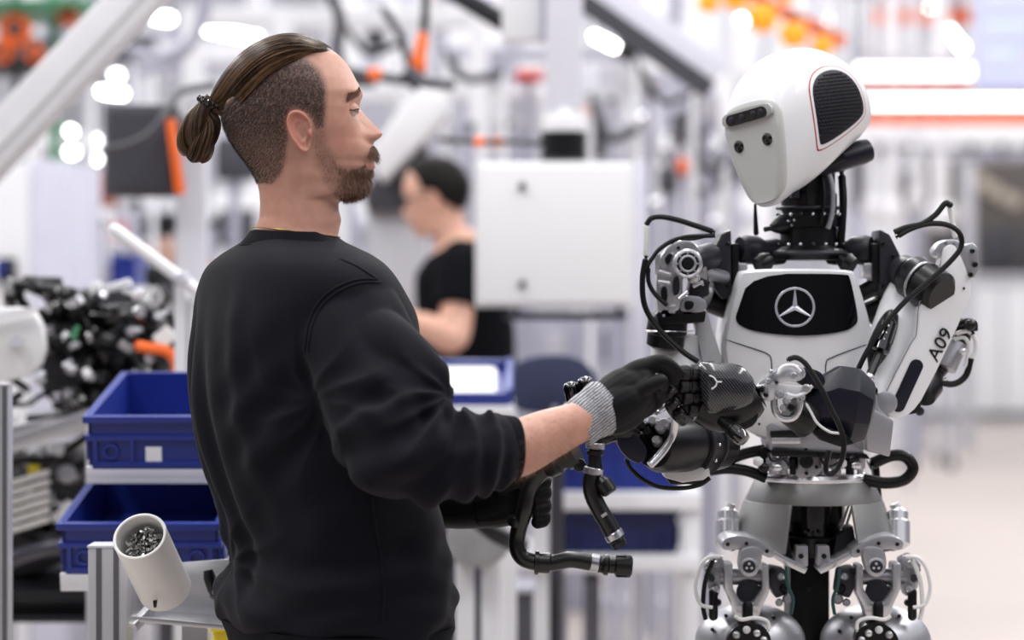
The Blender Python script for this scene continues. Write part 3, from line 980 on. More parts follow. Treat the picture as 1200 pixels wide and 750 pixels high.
tt = T('paper_stack', 'white printed sheets lying in the blue tray', 'paper', (P(545, 0, 5.4).x, 5.4, tz + .05))
for k in range(3):
    tl(MB().bb(-W / 2 + .014 + .004 * k, W / 2 - .03 - .003 * k, .035 + .003 * k, .24, .013 + .002 * k, .0145 + .002 * k)).build('sheet', paper, tt)
t = T('office_chair', 'dark navy swivel chair with a curved backrest behind the glove', 'chair', ground(645, 6.0))
navy = mat('navy_fabric', (44, 50, 78), .8, var=.1, scale=60)
MB().plate([(596, 446), (606, 420), (668, 414), (700, 434), (704, 484), (596, 486)], 5.95, .07, smooth=2).build('backrest', navy, t, bevel=.01)
bx(MB(), 612, 692, 500, 520, 5.55, .42).build('seat', navy, t, bevel=.02)
c = ground(652, 5.78)
MB().cyl(c + V((0, 0, .07)), V((c.x, c.y, P(0, 518, 5.6).z)), .018, n=12).build('column', steel_dark, t)
MB().beam(V((c.x, 5.95, P(0, 515, 5.6).z)), V((c.x, 6.0, P(0, 450, 5.95).z)), .05, .02).build('back_bar', steel_dark, t)
for k in range(5):
    a = .3 + k * 2 * math.pi / 5
    MB().beam(c + V((0, 0, .07)), c + V((.28 * math.cos(a), .28 * math.sin(a), .03)), .04, .03).build('foot', black_paint, t)

# machine parts low behind the man's hip
t = T('fixture_stand', 'grey machine fixture stand with dark rods beside the hip of the man with the bun', 'fixture', ground(565, 5.0))
MB().plate([(520, 640), (528, 600), (560, 592), (590, 612), (600, 640), (585, 662), (540, 668)], 4.95, .2, smooth=1).build('casting', mat('cast_grey', (150, 150, 152), .5, .3, var=.1), t, bevel=.01)
MB().tube([P(500, 590, 4.8), P(545, 600, 4.8), P(580, 625, 4.8), P(612, 640, 4.85)], .018, 10).build('dark_rod', black_paint, t)
for x in (545, 575):
    q = ground(x, 5.05)
    MB().bb(q.x - .02, q.x + .02, 5.03, 5.07, 0, P(0, 655, 5.05).z).build('leg', alu_matte, t, bevel=.003)
MB().plate([(590, 575), (600, 567), (616, 568), (612, 584), (596, 588)], 4.9, .05, smooth=1).build('yellow_cap', yellow_paint, t, bevel=.004)
bx(MB(), 586, 600, 586, 600, 4.92, .1).build('cap_bracket', steel_dark, t)
MB().beam(P(590, 600, 4.97), P(575, 640, 4.97), .02, .02).build('strut', steel_dark, t)
for x, m, w, y0, lab in ((660, lav_paint, 10, 672, 'slim lavender post under the white bin rack'), (694, steel_dark, 20, 672, 'thick dark post under the white bin rack'), (622, grey_paint, 14, 665, 'pale post left under the white bin rack')):
    column(lab, x, y0, w, 6.35, m, name='floor_post')
bx_ = T('floor_box', 'dark box standing on the floor beside the fixture stand', 'box', ground(606, 5.6))
bx(MB(), 590, 625, 694, HY + HC * F / 5.6, 5.6, .2).build('body', dark_paint, bx_, bevel=.006)
bx(MB(), 588, 627, 688, 696, 5.59, .22).build('lid', lav_paint, bx_, bevel=.004)
# trolley far right behind the robot
t = T('trolley', 'pale grey trolley with slim legs far behind the robot hip', 'trolley', ground(1095, 20))
bx(MB(), 1068, 1125, 400, 412, 20, .6).build('tray', grey_paint, t, bevel=.01)
for x in (1070, 1116):
    for yy in (20, 20.55):
        q = ground(x, 20)
        MB().bb(q.x - .02, q.x + .02, yy, yy + .04, .08, P(0, 411, 20).z).build('leg', lav_paint, t)
        MB().cyl((q.x - .02, yy + .02, .06), (q.x + .02, yy + .02, .06), .06, n=12).build('wheel', dark_paint, t)
# ================================================================== left: engine unit, bins, screw tube
t = T('engine_unit', 'engine unit tangled in black hoses on the steel trolley behind the blue bins', 'engine', P(110, 480, 5.0))
cast = mat('cast_aluminium', (178, 178, 182), .38, .8, var=.12, scale=30)
blackp = mat('moulded_black', (18, 18, 21), .36, var=.1, scale=20, spec=.4)
MB().plate([(50, 352), (95, 336), (150, 338), (188, 372), (200, 430), (196, 474), (60, 479), (40, 440)], 5.0, .38, smooth=1).build('block', mat('engine_dark', (50, 50, 55), .45, .4, var=.2, scale=20), t, bevel=.012)
rr = random.Random(5)
RGL = mat('glossy_hose_black', (12, 12, 14), .16, var=.1, scale=20)
for k in range(11):
    x, y = rr.uniform(45, 190), rr.uniform(335, 470)
    w, h = rr.uniform(10, 26), rr.uniform(10, 26)
    bx(MB(), x - w / 2, x + w / 2, y - h / 2, y + h / 2, 4.9 + rr.uniform(-.04, .06), .14).build('housing_cover', rr.choice((blackp, blackp, blackp, RGL, steel_dark, cast)), t, bevel=.008)
for k in range(46):
    x, y = rr.uniform(20, 185), rr.uniform(335, 470)
    pts = [P(x, y, 4.86)]
    a = rr.uniform(0, 6.28)
    for q in range(4):
        a += rr.uniform(-.9, .9)
        x += 22 * math.cos(a)
        y += 18 * math.sin(a)
        x, y = min(max(x, 12), 202), min(max(y, 330), 474)
        pts.append(P(x, y, 4.86 + rr.uniform(-.06, .05)))
    MB().tube(pts, rr.uniform(.005, .014), 8, 5).build('hose', rr.choice((rubber, blackp, RGL)), t)
for k in range(44):
    p = P(rr.uniform(45, 190), rr.uniform(340, 470), 4.82)
    d = V((rr.uniform(-1, 1), rr.uniform(-.4, .4), rr.uniform(-1, 1))).normalized() * .016
    MB().cyl(p - d * .6, p + d * .6, rr.uniform(.005, .011), n=14).build('clamp', rr.choice((steel, steel, cast, white_paint)), t, bevel=.001)
for pts, r, m, nm in (([(158, 405), (176, 408), (196, 412), (206, 425), (207, 442)], .011, orange_paint, 'orange_cable'),
                      ([(92, 382), (88, 390), (86, 398)], .005, green_paint, 'green_cable')):
    MB().tube([P(x, y, 4.78) for x, y in pts], r, 8).build(nm, m, t)
MB().plate([(178, 395), (194, 382), (208, 394), (192, 408)], 4.78, .02).build('white_tag', paper, t)
MB().plate([(102, 334), (116, 328), (120, 345), (106, 350)], 4.84, .03).build('white_clip', white_paint, t, bevel=.004)
MB().plate([(120, 335), (150, 326), (154, 334), (124, 344)], 4.84, .03).build('white_clip', white_paint, t, bevel=.004)

t = T('engine_trolley', 'steel trolley with slanted rails carrying the engine unit', 'trolley', ground(110, 5.1))
MB().beam(P(-40, 520, 4.85), P(215, 440, 4.85) + V((0, 0, -.06)), .05, .04).build('rail', alu, t, bevel=.003)
MB().beam(P(-40, 540, 4.75), P(130, 480, 4.75), .03, .03).build('rail', alu, t, bevel=.003)
bx(MB(), 30, 220, 486, 500, 4.9, .5).build('deck', steel_dark, t, bevel=.004)
for x, yy in ((-42, 4.95), (214, 4.95), (-42, 5.35), (214, 5.35)):
    q = ground(x, 4.95)
    MB().bb(q.x - .02, q.x + .02, yy, yy + .04, .09, P(0, 499, 4.9).z).build('leg', alu_matte, t)
    MB().cyl((q.x - .02, yy + .02, .05), (q.x + .02, yy + .02, .05), .05, n=16).build('wheel', blackp, t)
bx(MB(), -45, 220, 692, 702, 4.85, .55).build('lower_deck', black_paint, t, bevel=.004)
bx(MB(), -45, 220, 722, 730, 4.85, .55).build('lower_deck', black_paint, t, bevel=.004)
t = T('cover_part', 'pale moulded cover standing at the left edge in front of the engine unit', 'cover', P(10, 440, 4.6))
MB().plate([(-60, 372), (20, 356), (48, 372), (52, 420), (30, 446), (-60, 450)], 4.6, .05, smooth=1).build('shell', mat('milky_plastic', (222, 222, 222), .35, var=.04, scale=8), t, bevel=.01)
MB().beam(P(-60, 385, 4.58), P(44, 362, 4.58), .012, .012).build('edge_rib', white_paint, t)
MB().cyl(P(20, 400, 4.57), P(20, 400, 4.61), .012, n=16).build('clip', grey_paint, t)
t = T('gearbox_unit', 'cast gearbox with ribbed housing on the lower deck behind the blue bins', 'gearbox', P(60, 690, 5.0))
MB().plate([(-30, 545), (40, 520), (95, 540), (110, 600), (95, 655), (20, 677), (-26, 677)], 5.05, .3, smooth=1).build('housing', mat('cast_dark', (96, 94, 96), .45, .6, var=.2, scale=18), t, bevel=.012)
for k in range(6):
    MB().beam(P(2, 570 + 11 * k, 4.84), P(58, 553 + 11 * k, 4.84), .02, .012).build('rib', mat('cast_pale', (205, 203, 200), .45, .3, var=.06), t, bevel=.003)
for k in range(18):
    x, y = rr.uniform(0, 105), rr.uniform(520, 655)
    MB().cyl(P(x, y, 4.9), P(x + rr.uniform(-8, 8), y + rr.uniform(-8, 8), 5.06), rr.uniform(.012, .03), n=16).build('boss', rr.choice((steel, cast, blackp, blackp, white_paint)), t, bevel=.003)
for k in range(4):
    y = 510 + 30 * k
    MB().tube([P(-20, y + 60, 4.9), P(20, y + 30, 4.88), P(60, y + 28, 4.9), P(105, y, 4.95)], rr.uniform(.006, .012), 8).build('hose', rubber, t)
bx(MB(), 32, 44, 545, 556, 4.88, .04).build('yellow_tag', yellow_paint, t, bevel=.003)
MB().tube([P(0, 668, 4.88), P(25, 652, 4.87), P(70, 640, 4.86), P(110, 645, 4.9)], .022, 10).build('shaft_tube', steel_dark, t)

# aluminium workstation frame and bins
prof = mat('extruded_aluminium', (206, 206, 210), .38, .55, var=.03, scale=10)
def profile_post(label, px, y0, wpx, Y):
    g = ground(px, Y)
    t = T('aluminium_post', label, 'post', g)
    w = wpx / F * Y
    z1 = P(0, y0, Y).z
    MB().bb(g.x - w / 2, g.x + w / 2, Y, Y + w, .02, z1).build('profile', prof, t, bevel=.002)
    for s in (-.22, .22):
        MB().bb(g.x + s * w - .004, g.x + s * w + .004, Y - .0012, Y + .004, .03, z1 - .001).build('groove', mat('groove_shadow_grey', (96, 96, 102), .5, .4), t)
    MB().bb(g.x - w * .52, g.x + w * .52, Y - .001, Y + w * 1.02, z1, z1 + .003).build('end_cap', grey_paint, t)
    MB().cyl((g.x, Y + w / 2, 0), (g.x, Y + w / 2, .022), w * .4, n=16).build('levelling_foot', blackp, t)
    return t
profile_post('wide aluminium profile post in front of the lower blue bin', 126, 642, 46, 3.62)
profile_post('slim aluminium post cut by the left edge of the view', 1, 452, 20, 3.9)
t = T('flow_rack', 'aluminium rack with slanted shelves holding the two blue bins', 'rack', ground(170, 4.2))
tilt = math.radians(9)
def shelf(x0, x1, y, Y, depth):
    a = P(x0, y, Y)
    b = P(x1, y, Y)
    R = Matrix.Rotation(tilt, 3, 'X')
    o = V(((a.x + b.x) / 2, Y, a.z))
    W = (b.x - a.x)
    for nm, bb in (('shelf_lip', (-W / 2, W / 2, -.012, -.004, -.012, .012)), ('shelf_deck', (-W / 2, W / 2, -.012, depth, -.018, -.0065))):
        mb = MB().bb(*bb)
        mb.v = [tuple(o + R @ V(p)) for p in mb.v]
        mb.build(nm, alu_matte, t, bevel=.002)
shelf(102, 312, 553, 4.0, .44)
shelf(72, 290, 678, 3.88, .44)
for x, yy in ((308, 4.02), (308, 4.4), (110, 4.45)):
    q = ground(x, yy)
    MB().bb(q.x - .015, q.x + .015, yy, yy + .03, 0, P(0, 560, 4.0).z + .06).build('leg', prof, t, bevel=.002)
bin_box('storage_bin', 'blue open bin with a small white card on the upper slanted shelf', 98, 298, 487, 551, 3.985, .40, blue_plastic, card=(-.09, .05, .42), tilt=tilt)
bin_box('storage_bin', 'blue open bin behind the screw tube on the lower slanted shelf', 67, 262, 612, 675, 3.865, .40, blue_plastic, tilt=tilt)

# screw tube on its plate
t = T('tube_bracket', 'aluminium angle plate with a black lever beside the screw tube', 'bracket', P(215, 728, 3.66))
MB().plate([(153, 664), (272, 655), (292, 660), (292, 735), (153, 722)], 3.69, .008).build('plate', alu, t, bevel=.001)
MB().lathe(P(244, 668, 3.63), P(250, 698, 3.63), [(0, .007), (.3, .0095), (.8, .007), (1, .004)], 14).build('lever', blackp, t)
MB().cyl(P(250, 698, 3.63), P(250, 698, 3.665), .006, n=12).build('lever_pin', steel, t)
MB().plate([(153, 722), (292, 735), (292, 741), (153, 728)], 3.60, .09).build('lower_flange', alu, t, bevel=.001)
MB().beam(P(156, 735, 3.6), P(186, 704, 3.64), .014, .014).build('slanted_bar', prof, t, bevel=.001)
q = ground(228, 3.7)
MB().bb(q.x - .02, q.x + .02, 3.70, 3.74, 0, P(0, 726, 3.68).z).build('post', prof, t, bevel=.002)
MB().cyl(P(262, 690, 3.625), P(262, 690, 3.66), .018, n=20).build('white_knob', white_paint, t, bevel=.003)

A = P(164, 629, 3.47)
AX = (P(193, 690, 3.575) - A).normalized()
LT = (P(193, 690, 3.575) - A).length
t = T('screw_tube', 'short white plastic tube filled with screws clamped to the aluminium plate', 'tube', A + AX * LT)
pvc = mat('white_pvc', (228, 227, 224), .35, var=.02, scale=20)
MB().pipe(A, A + AX * LT, .0395, .035, 40).build('tube_wall', pvc, t)
MB().lathe(A + AX * (LT * .45), A + AX * LT, [(0, .0352), (1, .0352)], 32).build('bottom', mat('pvc_inner', (170, 170, 172), .5), t)
MB().torus(A, AX, .0372, .0026, 40, 8).build('rim', pvc, t)
x_, y_, _ = frame(AX)
MB().plate([(179, 704), (184, 703), (183, 712), (180, 712)], 3.51, .006).build('black_mark', blackp, t)
# loose screws resting on the filling
mb = MB()
mb.lathe((0, 0, 0), (0, 0, .0035), [(0, .0050), (.7, .0058), (1, .0045)], 8)
mb.cyl((0, 0, -.009), (0, 0, 0), .0026, n=6)
scr0 = None
for k in range(56):
    ph = k * 2.39996
    rad_ = .0255 * math.sqrt((k + .5) / 56)
    base = A + AX * (LT * .24 - .010 * (rad_ * math.sin(ph) / .0315)) + x_ * (rad_ * math.cos(ph)) + y_ * (rad_ * math.sin(ph))
    if scr0 is None:
        scr0 = mb.build('screw', rr.choice((steel, steel_dark)), None)
        scr0.data.materials[0] = mat('screw_steel', (150, 148, 146), .22, 1.0, var=.2, scale=300)
        s = scr0
    else:
        s = scr0.copy()
        col.objects.link(s)
    s.rotation_euler = (rr.uniform(-.9, .9) - .7, rr.uniform(-1.1, 1.1), rr.uniform(0, 6.28))
    s.location = base - AX * rr.uniform(.002, .012)
    tag(s, 'small steel screw lying in the white plastic tube', 'screw', 'screws in the white tube')
# yellow cap near hip
t = T('yellow_case', 'yellow case on the floor frame beside the hip of the man with the bun', 'case', ground(262, 3.8))
bx(MB(), 248, 300, 738, 775, 3.8, .12).build('body', yellow_paint, t, bevel=.01)
bx(MB(), 246, 302, 733, 741, 3.79, .14).build('lid', yellow_paint, t, bevel=.004)
q = ground(270, 3.85)
MB().bb(q.x - .05, q.x + .05, 3.81, 3.9, 0, P(0, 775, 3.8).z).build('stand', dark_paint, t)
# ================================================================== the humanoid robot
YR = 3.70
RW = mat('robot_white', (226, 226, 229), .32, var=.01, scale=8, coat=.25)
RFACE = mat('robot_face_grey', (192, 193, 191), .34, var=.01, scale=8)
RBLK = mat('robot_black', (13, 13, 16), .34, var=.1, scale=40, spec=.35)
RGLOSS = mat('robot_gloss_black', (5, 5, 8), .05, var=.02, coat=1.0)
RDARK = mat('robot_dark_grey', (44, 44, 52), .42, .2, var=.06, scale=40, spec=.4)
RNAVY = mat('robot_navy_shell', (22, 22, 36), .36, var=.04, scale=30, bump=.04, bscale=500, spec=.3)
RSIL = mat('robot_silver', (216, 216, 220), .27, .75, var=.05, scale=60)
RSIL2 = mat('robot_machined_grey', (176, 176, 182), .36, .65, var=.05, scale=40)
RHIP = mat('robot_hip_grey', (150, 149, 148), .40, .6, var=.04, scale=25)
RCAB = mat('robot_cable', (10, 10, 12), .42, var=.1, scale=40, spec=.3)
RRED = mat('robot_red_line', (176, 40, 30), .4, var=.02)
RWC = mat('robot_white_cable', (225, 225, 225), .4, var=.02)

robot = T('humanoid_robot', 'white and black humanoid robot with helmet head and bare metal hips', 'robot', ground(945, 3.78))
def q(x, y, dy=0.0):
    return P(x, y, YR + dy)
def px(n, Y=YR):
    return n / F * Y
def part(mb, name, m, bevel=0.0, parent=None, sharp=40, label=None):
    return mb.build(name, m, parent or robot, bevel=bevel, sharp=sharp, label=label)
def bolt(x, y, dy, r=.0035, m=None, parent=None, nm='bolt'):
    c = q(x, y, dy)
    return part(MB().lathe(c, c + V((0, .006, 0)), [(0, r * .7), (.25, r), (1, r)], 10), nm, m or RSIL, parent=parent)

# ---------------------------------------------------------------- chest shell (front is a curved height field)
cx = q(934, 400).x
cz = q(934, 400).z
def chestY(x, z):
    dx = x - cx
    dz = z - cz
    return 3.585 + dx * dx / .36 + max(0, dz) ** 2 * .4 + max(0, -dz - .03) ** 2 * 2.2
def chest_panel(outline, off, thick, name, m, parent, rim=.0, rings=(1, .97, .9, .75, .5, .25)):
    pts = [q(x, y, -.08) for x, y in outline]
    c = sum(pts, V()) / len(pts)
    mb = MB()
    front = []
    n = len(pts)
    back = [V((p.x, chestY(p.x, p.z) + off + thick, p.z)) for p in pts]
    rr_ = []
    rr_.append(back)
    if rim:
        rr_.append([V((p.x, chestY(p.x, p.z) + off + rim, p.z)) for p in pts])
    for k, s in enumerate(rings):
        ring = []
        for p in pts:
            u = c + (p - c) * (s if not (rim and k == 0) else (1 - rim * .6 / (p - c).length))
            ring.append(V((u.x, chestY(u.x, u.z) + off, u.z)))
        rr_.append(ring)
    mb.loft(rr_)
    return mb.build(name, m, parent, sharp=50)
shell_out = chaikin([(872, 315), (995, 315), (1003, 322), (1026, 398), (1020, 440), (1040, 480), (1040, 524), (884, 524), (858, 462), (850, 425), (848, 395), (864, 322)], 2)
shell = chest_panel(shell_out, 0, .17, 'chest_shell', RW, robot, rim=.012)
win_out = chaikin([(878, 321), (990, 321), (994, 325), (1004, 372), (1001, 381), (985, 389), (935, 394), (885, 389), (866, 382), (861, 374), (863, 366)], 2)
win = chest_panel(win_out, -.0025, .006, 'chest_window', RGLOSS, shell, rings=(1, .97, .85, .6, .3))
def on_chest(x, y, off=-.004):
    p = q(x, y, -.09)
    return V((p.x, chestY(p.x, p.z) + off, p.z))
emb = mat('emblem_silver', (214, 218, 228), .22, .55, var=.02)
ec = on_chest(929, 360, -.0055)
er = px(21.5)
part(MB().torus(ec, (0, 1, 0), er, .0019, 48, 8, flat=.8), 'emblem_ring', emb, parent=win)
mb = MB()
for k in range(3):
    a = math.pi / 2 + k * 2 * math.pi / 3
    d = V((math.cos(a), 0, math.sin(a)))
    s = V((-d.z, 0, d.x))
    tip = ec + d * er
    l, r_ = ec + s * .0036 + d * .002, ec - s * .0036 + d * .002
    top = ec + V((0, -.0016, 0))
    bk = V((0, .002, 0))
    tl_, tr_ = tip + s * .0007, tip - s * .0007
    mb.add([l, r_, tl_, tr_, top, tip + V((0, -.0005, 0)), l + bk, r_ + bk, tip + bk],
           [(4, 0, 2, 5), (4, 5, 3, 1), (0, 6, 8, 2), (1, 3, 8, 7), (2, 8, 3), (2, 3, 5)])
part(mb, 'emblem_star', emb, parent=win)
for pts in ([(851, 398), (872, 405), (890, 411), (897, 414), (902, 420), (903, 440)], [(1018, 403), (990, 412), (972, 419), (966, 424), (965, 445)]):
    part(MB().tube([on_chest(x, y, -.0002) for x, y in pts], .0009, 6), 'panel_seam', RBLK, parent=shell)
bolt(890, 497, -.105, .002, RBLK, shell, 'screw')
# back of the torso
mb = MB()
part(mb.plate([(872, 330), (1000, 330), (1020, 400), (1010, 500), (890, 505), (856, 420)], 3.76, .14, smooth=1), 'back_shell', RBLK, .01)

# ---------------------------------------------------------------- neck
nb = q(948, 303, .0)
neck = part(MB().lathe(q(948, 305, .02), q(948, 180, .02), [(0, .058), (.06, .060), (.10, .056), (.13, .045), (.30, .044), (.31, .049), (.42, .049), (.43, .043), (.62, .043), (.63, .040), (1, .040)], 36), 'neck_column', RBLK)
part(MB().torus(q(948, 297, .02), (0, 0, 1), .0585, .004, 40, 8), 'neck_base_ring', RDARK, parent=neck)
part(MB().torus(q(948, 244, .02), (0, 0, 1), .049, .0025, 40, 8), 'neck_ring', RDARK, parent=neck)
for k in range(9):
    a = math.pi + math.pi * (k + .5) / 9
    for y, r_ in ((287, .056), (252, .050)):
        c = q(948, y, .02) + V((r_ * math.cos(a), r_ * math.sin(a), 0))
        part(MB().sphere(c, .0028, nu=8, nv=6), 'screw', RSIL if (k + y) % 3 else RDARK, parent=neck)
for x, y in ((927, 252), (931, 258), (924, 259), (928, 264)):
    bolt(x, y, -.032, .002, RSIL, neck, 'screw')
part(MB().plate([(927, 202), (937, 202), (937, 232), (927, 232)], 3.665, .02), 'neck_bracket', RDARK, .002)
part(MB().plate([(944, 190), (954, 190), (955, 240), (946, 240)], 3.668, .02), 'neck_bracket', RBLK, .002)
part(MB().tube([q(966, 195, -.02), q(972, 205, -.025), q(976, 225, -.028), q(975, 250, -.03), q(970, 268, -.03)], .004, 8), 'neck_cable', RSIL2)
part(MB().tube([q(962, 200, -.02), q(966, 230, -.03), q(962, 262, -.035)], .0025, 8), 'neck_cable', RCAB)
part(MB().tube([q(986, 200, .01), q(988, 240, .0), q(985, 290, .0)], .006, 8), 'neck_cable', RCAB)
part(MB().lathe(q(904, 267, -.01), q(922, 262, .0), [(0, .006), (.3, .011), (.6, .015), (1, .015)], 18), 'neck_motor', RBLK)
part(MB().cyl(q(896, 269, -.015), q(905, 267, -.01), .004, n=10), 'motor_pin', RDARK)
part(MB().capsule(q(885, 240, -.02), q(886, 273, -.02), .0022, .0042, 10), 'antenna', RBLK)

# ---------------------------------------------------------------- head
H = robot
yaw = math.radians(180 + 42)     # forward direction in the XY plane (towards image left and camera)
hc = P(937, 150, 3.64)
fwd0 = V((-math.sin(math.radians(46)), -math.cos(math.radians(46)), 0))
left0 = V((0, 0, 1)).cross(fwd0)           # the robot's own left (image right)
up0 = V((0, 0, 1))
pitch = math.radians(7)
roll = math.radians(9)
Rp = Matrix.Rotation(pitch, 3, left0)       # positive pitch tips the face downwards
fwd = Rp @ fwd0
up = Rp @ up0
Rr = Matrix.Rotation(-roll, 3, fwd)
lft = Rr @ left0
up = Rr @ up
if lft.z < 0:
    Rr = Matrix.Rotation(roll, 3, fwd)
    lft = Rr @ left0
    up = Rr @ (Rp @ up0)
def hl(x, y, z):
    return hc + fwd * x + lft * y + up * z
# sections from face to back of head: x, z_top, z_bottom, half width top, half width bottom, exponent
secs = [(.108, .036, -.112, .056, .030, 3.2), (.1085, .040, -.117, .059, .033, 3.0), (.106, .045, -.121, .062, .036, 2.9), (.098, .060, -.121, .067, .042, 2.7),
        (.085, .078, -.117, .073, .050, 2.5), (.065, .096, -.108, .079, .060, 2.4), (.040, .110, -.096, .083, .070, 2.3),
        (.010, .1185, -.080, .086, .077, 2.3), (-.02, .119, -.066, .086, .080, 2.3), (-.05, .110, -.052, .083, .079, 2.3),
        (-.075, .094, -.042, .077, .074, 2.25), (-.095, .072, -.034, .068, .066, 2.2), (-.108, .047, -.026, .053, .052, 2.2), (-.116, .020, -.014, .030, .030, 2.1), (-.118, .008, -.004, .010, .010, 2)]
def sgn(v, e):
    return math.copysign(abs(v) ** (2 / e), v)
def sec_at(x):
    xs = [s[0] for s in secs]
    return x
secs = [(s[0], s[1], s[2] + .011 * min(1, max(0, (s[0] - .02) / .05))) + s[3:] for s in secs]
tab = catmull([s for s in secs], 4)
rings = []
NA = 64
for s in tab:
    x, zt, zb, wt, wb, e = s
    ring = []
    for j in range(NA):
        a = 2 * math.pi * j / NA
        u, w = sgn(math.cos(a), e), sgn(math.sin(a), e)
        z = (zt + zb) / 2 + w * (zt - zb) / 2
        y = u * (wb + (wt - wb) * (w + 1) / 2)
        ring.append((x, y, z))
    rings.append(ring)
hm = MB().loft(rings)
bv = bvh_of(hm)
hm.v = [tuple(hl(*p)) for p in hm.v]
head = part(hm, 'head_shell', RW, sharp=60)
def hray(o, d):
    r = bv.ray_cast(V(o), V(d))
    return r[0]
def head_panel(outline, axis, off, name, m, parent, rings=(1, .985, .9, .7, .45, .2), thick=.004):
    """outline in local 2D, projected on the head along the axis ('x' = from the front, 'y' = from its left side)"""
    o2 = [np.array(p) for p in outline]
    c = sum(o2) / len(o2)
    rr_ = []
    for k, s in enumerate((1,) + tuple(rings)):
        ring = []
        for p in o2:
            w = c + (p - c) * s
            if axis == 'x':
                h = hray((.3, w[0], w[1]), (-1, 0, 0))
                h = h if h else V((.108, w[0], w[1]))
                h = V((h.x + (off if k else off - thick), h.y, h.z))
            else:
                sg = 1 if axis == 'y' else -1
                h = hray((w[0], .3 * sg, w[1]), (0, -sg, 0))
                h = h if h else V((w[0], .08 * sg, w[1]))
                h = V((h.x, h.y + sg * (off if k else off - thick), h.z))
            ring.append(hl(*h))
        rr_.append(ring)
    return MB().loft(rr_).build(name, m, parent, sharp=50)
# grey face plate
face_o = chaikin([(-.053, .036), (-.03, .046), (.03, .046), (.053, .036), (.057, .010), (.048, -.060), (.036, -.100), (.020, -.114), (-.020, -.114), (-.036, -.100), (-.048, -.060), (-.057, .010)], 2)
face_o = [(p[0], p[1] if p[1] > 0 else p[1] * .905) for p in face_o]
face = head_panel(face_o, 'x', .0035, 'face_plate', RFACE, head, thick=.010)
# dark camera bar in its brow recess
brow = [hl(.1155, y, z) for y, z in chaikin([(-.047, .016), (.047, .016), (.050, .030), (.040, .039), (-.040, .039), (-.050, .030)], 2)]
part(MB().prism(brow, fwd * -.006), 'brow_panel', mat('brow_grey', (172, 173, 172), .36), .001, parent=face)
bar = []
for k in range(24):
    a = 2 * math.pi * k / 24
    bar.append(hl(.1175, math.copysign(.031, math.cos(a)) + .0085 * math.cos(a), .026 + .0085 * math.sin(a)))
bar_o = part(MB().prism(bar, fwd * -.006), 'camera_bar', RGLOSS, parent=face)
for y in (-.028, -.008, .015, .03):
    part(MB().lathe(hl(.119, y, .026), hl(.1165, y, .026), [(0, .0035), (.4, .0055), (1, .0055)], 18), 'lens', RDARK, parent=bar_o)
for y in (-.029, .027):
    e = part(MB().lathe(hl(.1145, y, -.014), hl(.1085, y, -.014), [(0, .006), (.3, .0092), (1, .0095)], 24), 'eye_camera', RGLOSS, parent=face)
    part(MB().torus(hl(.1145, y, -.014), fwd, .0055, .001, 20, 6), 'lens_ring', RDARK, parent=e)
# side vents (both sides)
for ax in ('y', 'Y'):
    vent_o = [(p[0] * 1.08 + .018, p[1] - .004) for p in chaikin([(.030, .032), (.024, .056), (.006, .072), (-.022, .077), (-.050, .068), (-.068, .042), (-.074, .010), (-.066, .000), (-.03, -.016), (.020, -.034), (.028, -.030)], 2)]
    red_o = [((p[0] - .012) * 1.13 + .0125, (p[1] - .02) * 1.15 + .02) for p in vent_o]
    rim_o = [((p[0] - .012) * 1.09 + .0125, (p[1] - .02) * 1.115 + .02) for p in vent_o]
    sg = 1 if ax == 'y' else -1
    vent = head_panel(red_o, ax, .0006, 'vent_red_line', RRED, head, rings=(1, .97, .9))
    head_panel(rim_o, ax, .0012, 'vent_rim', RW, head, rings=(1, .97, .9))
    vp = head_panel(vent_o, ax, .0018, 'vent_panel', RNAVY, head)
    mb = MB()
    for i in range(-15, 12):
        for j in range(-6, 16):
            x, z = i * .0052 + (.0026 if j % 2 else 0), j * .0052 + .002
            if inpoly(x, z, vent_o) and polydist(x, z, vent_o) > .003:
                h = hray((x, .3 * sg, z), (0, -sg, 0))
                if h:
                    c = hl(h.x, h.y + .0018 * sg, h.z)
                    mb.lathe(c, c + lft * sg * .0012, [(0, .0023), (1, .0014)], 6)
    o = part(mb, 'vent_mesh', RBLK, parent=vp)
    o['kind'] = 'stuff'
# roll under the back of the head, and underside block
part(MB().lathe(P(955, 196, 3.67), P(1020, 175, 3.70), [(0, .012), (.15, .017), (.5, .0185), (.85, .0195), (.96, .0175), (1, .010)], 28), 'head_bearing_roll', RNAVY)
part(MB().beam(P(925, 205, 3.69), P(985, 178, 3.69), .07, .03), 'head_mount', RBLK, .006)
part(MB().tube([hl(.012, 0, .1188), hl(.04, 0, .1103), hl(.07, 0, .0925), hl(.095, 0, .0645)], .0005, 6), 'crown_seam', mat('seam_grey', (170, 170, 175), .5), parent=head)

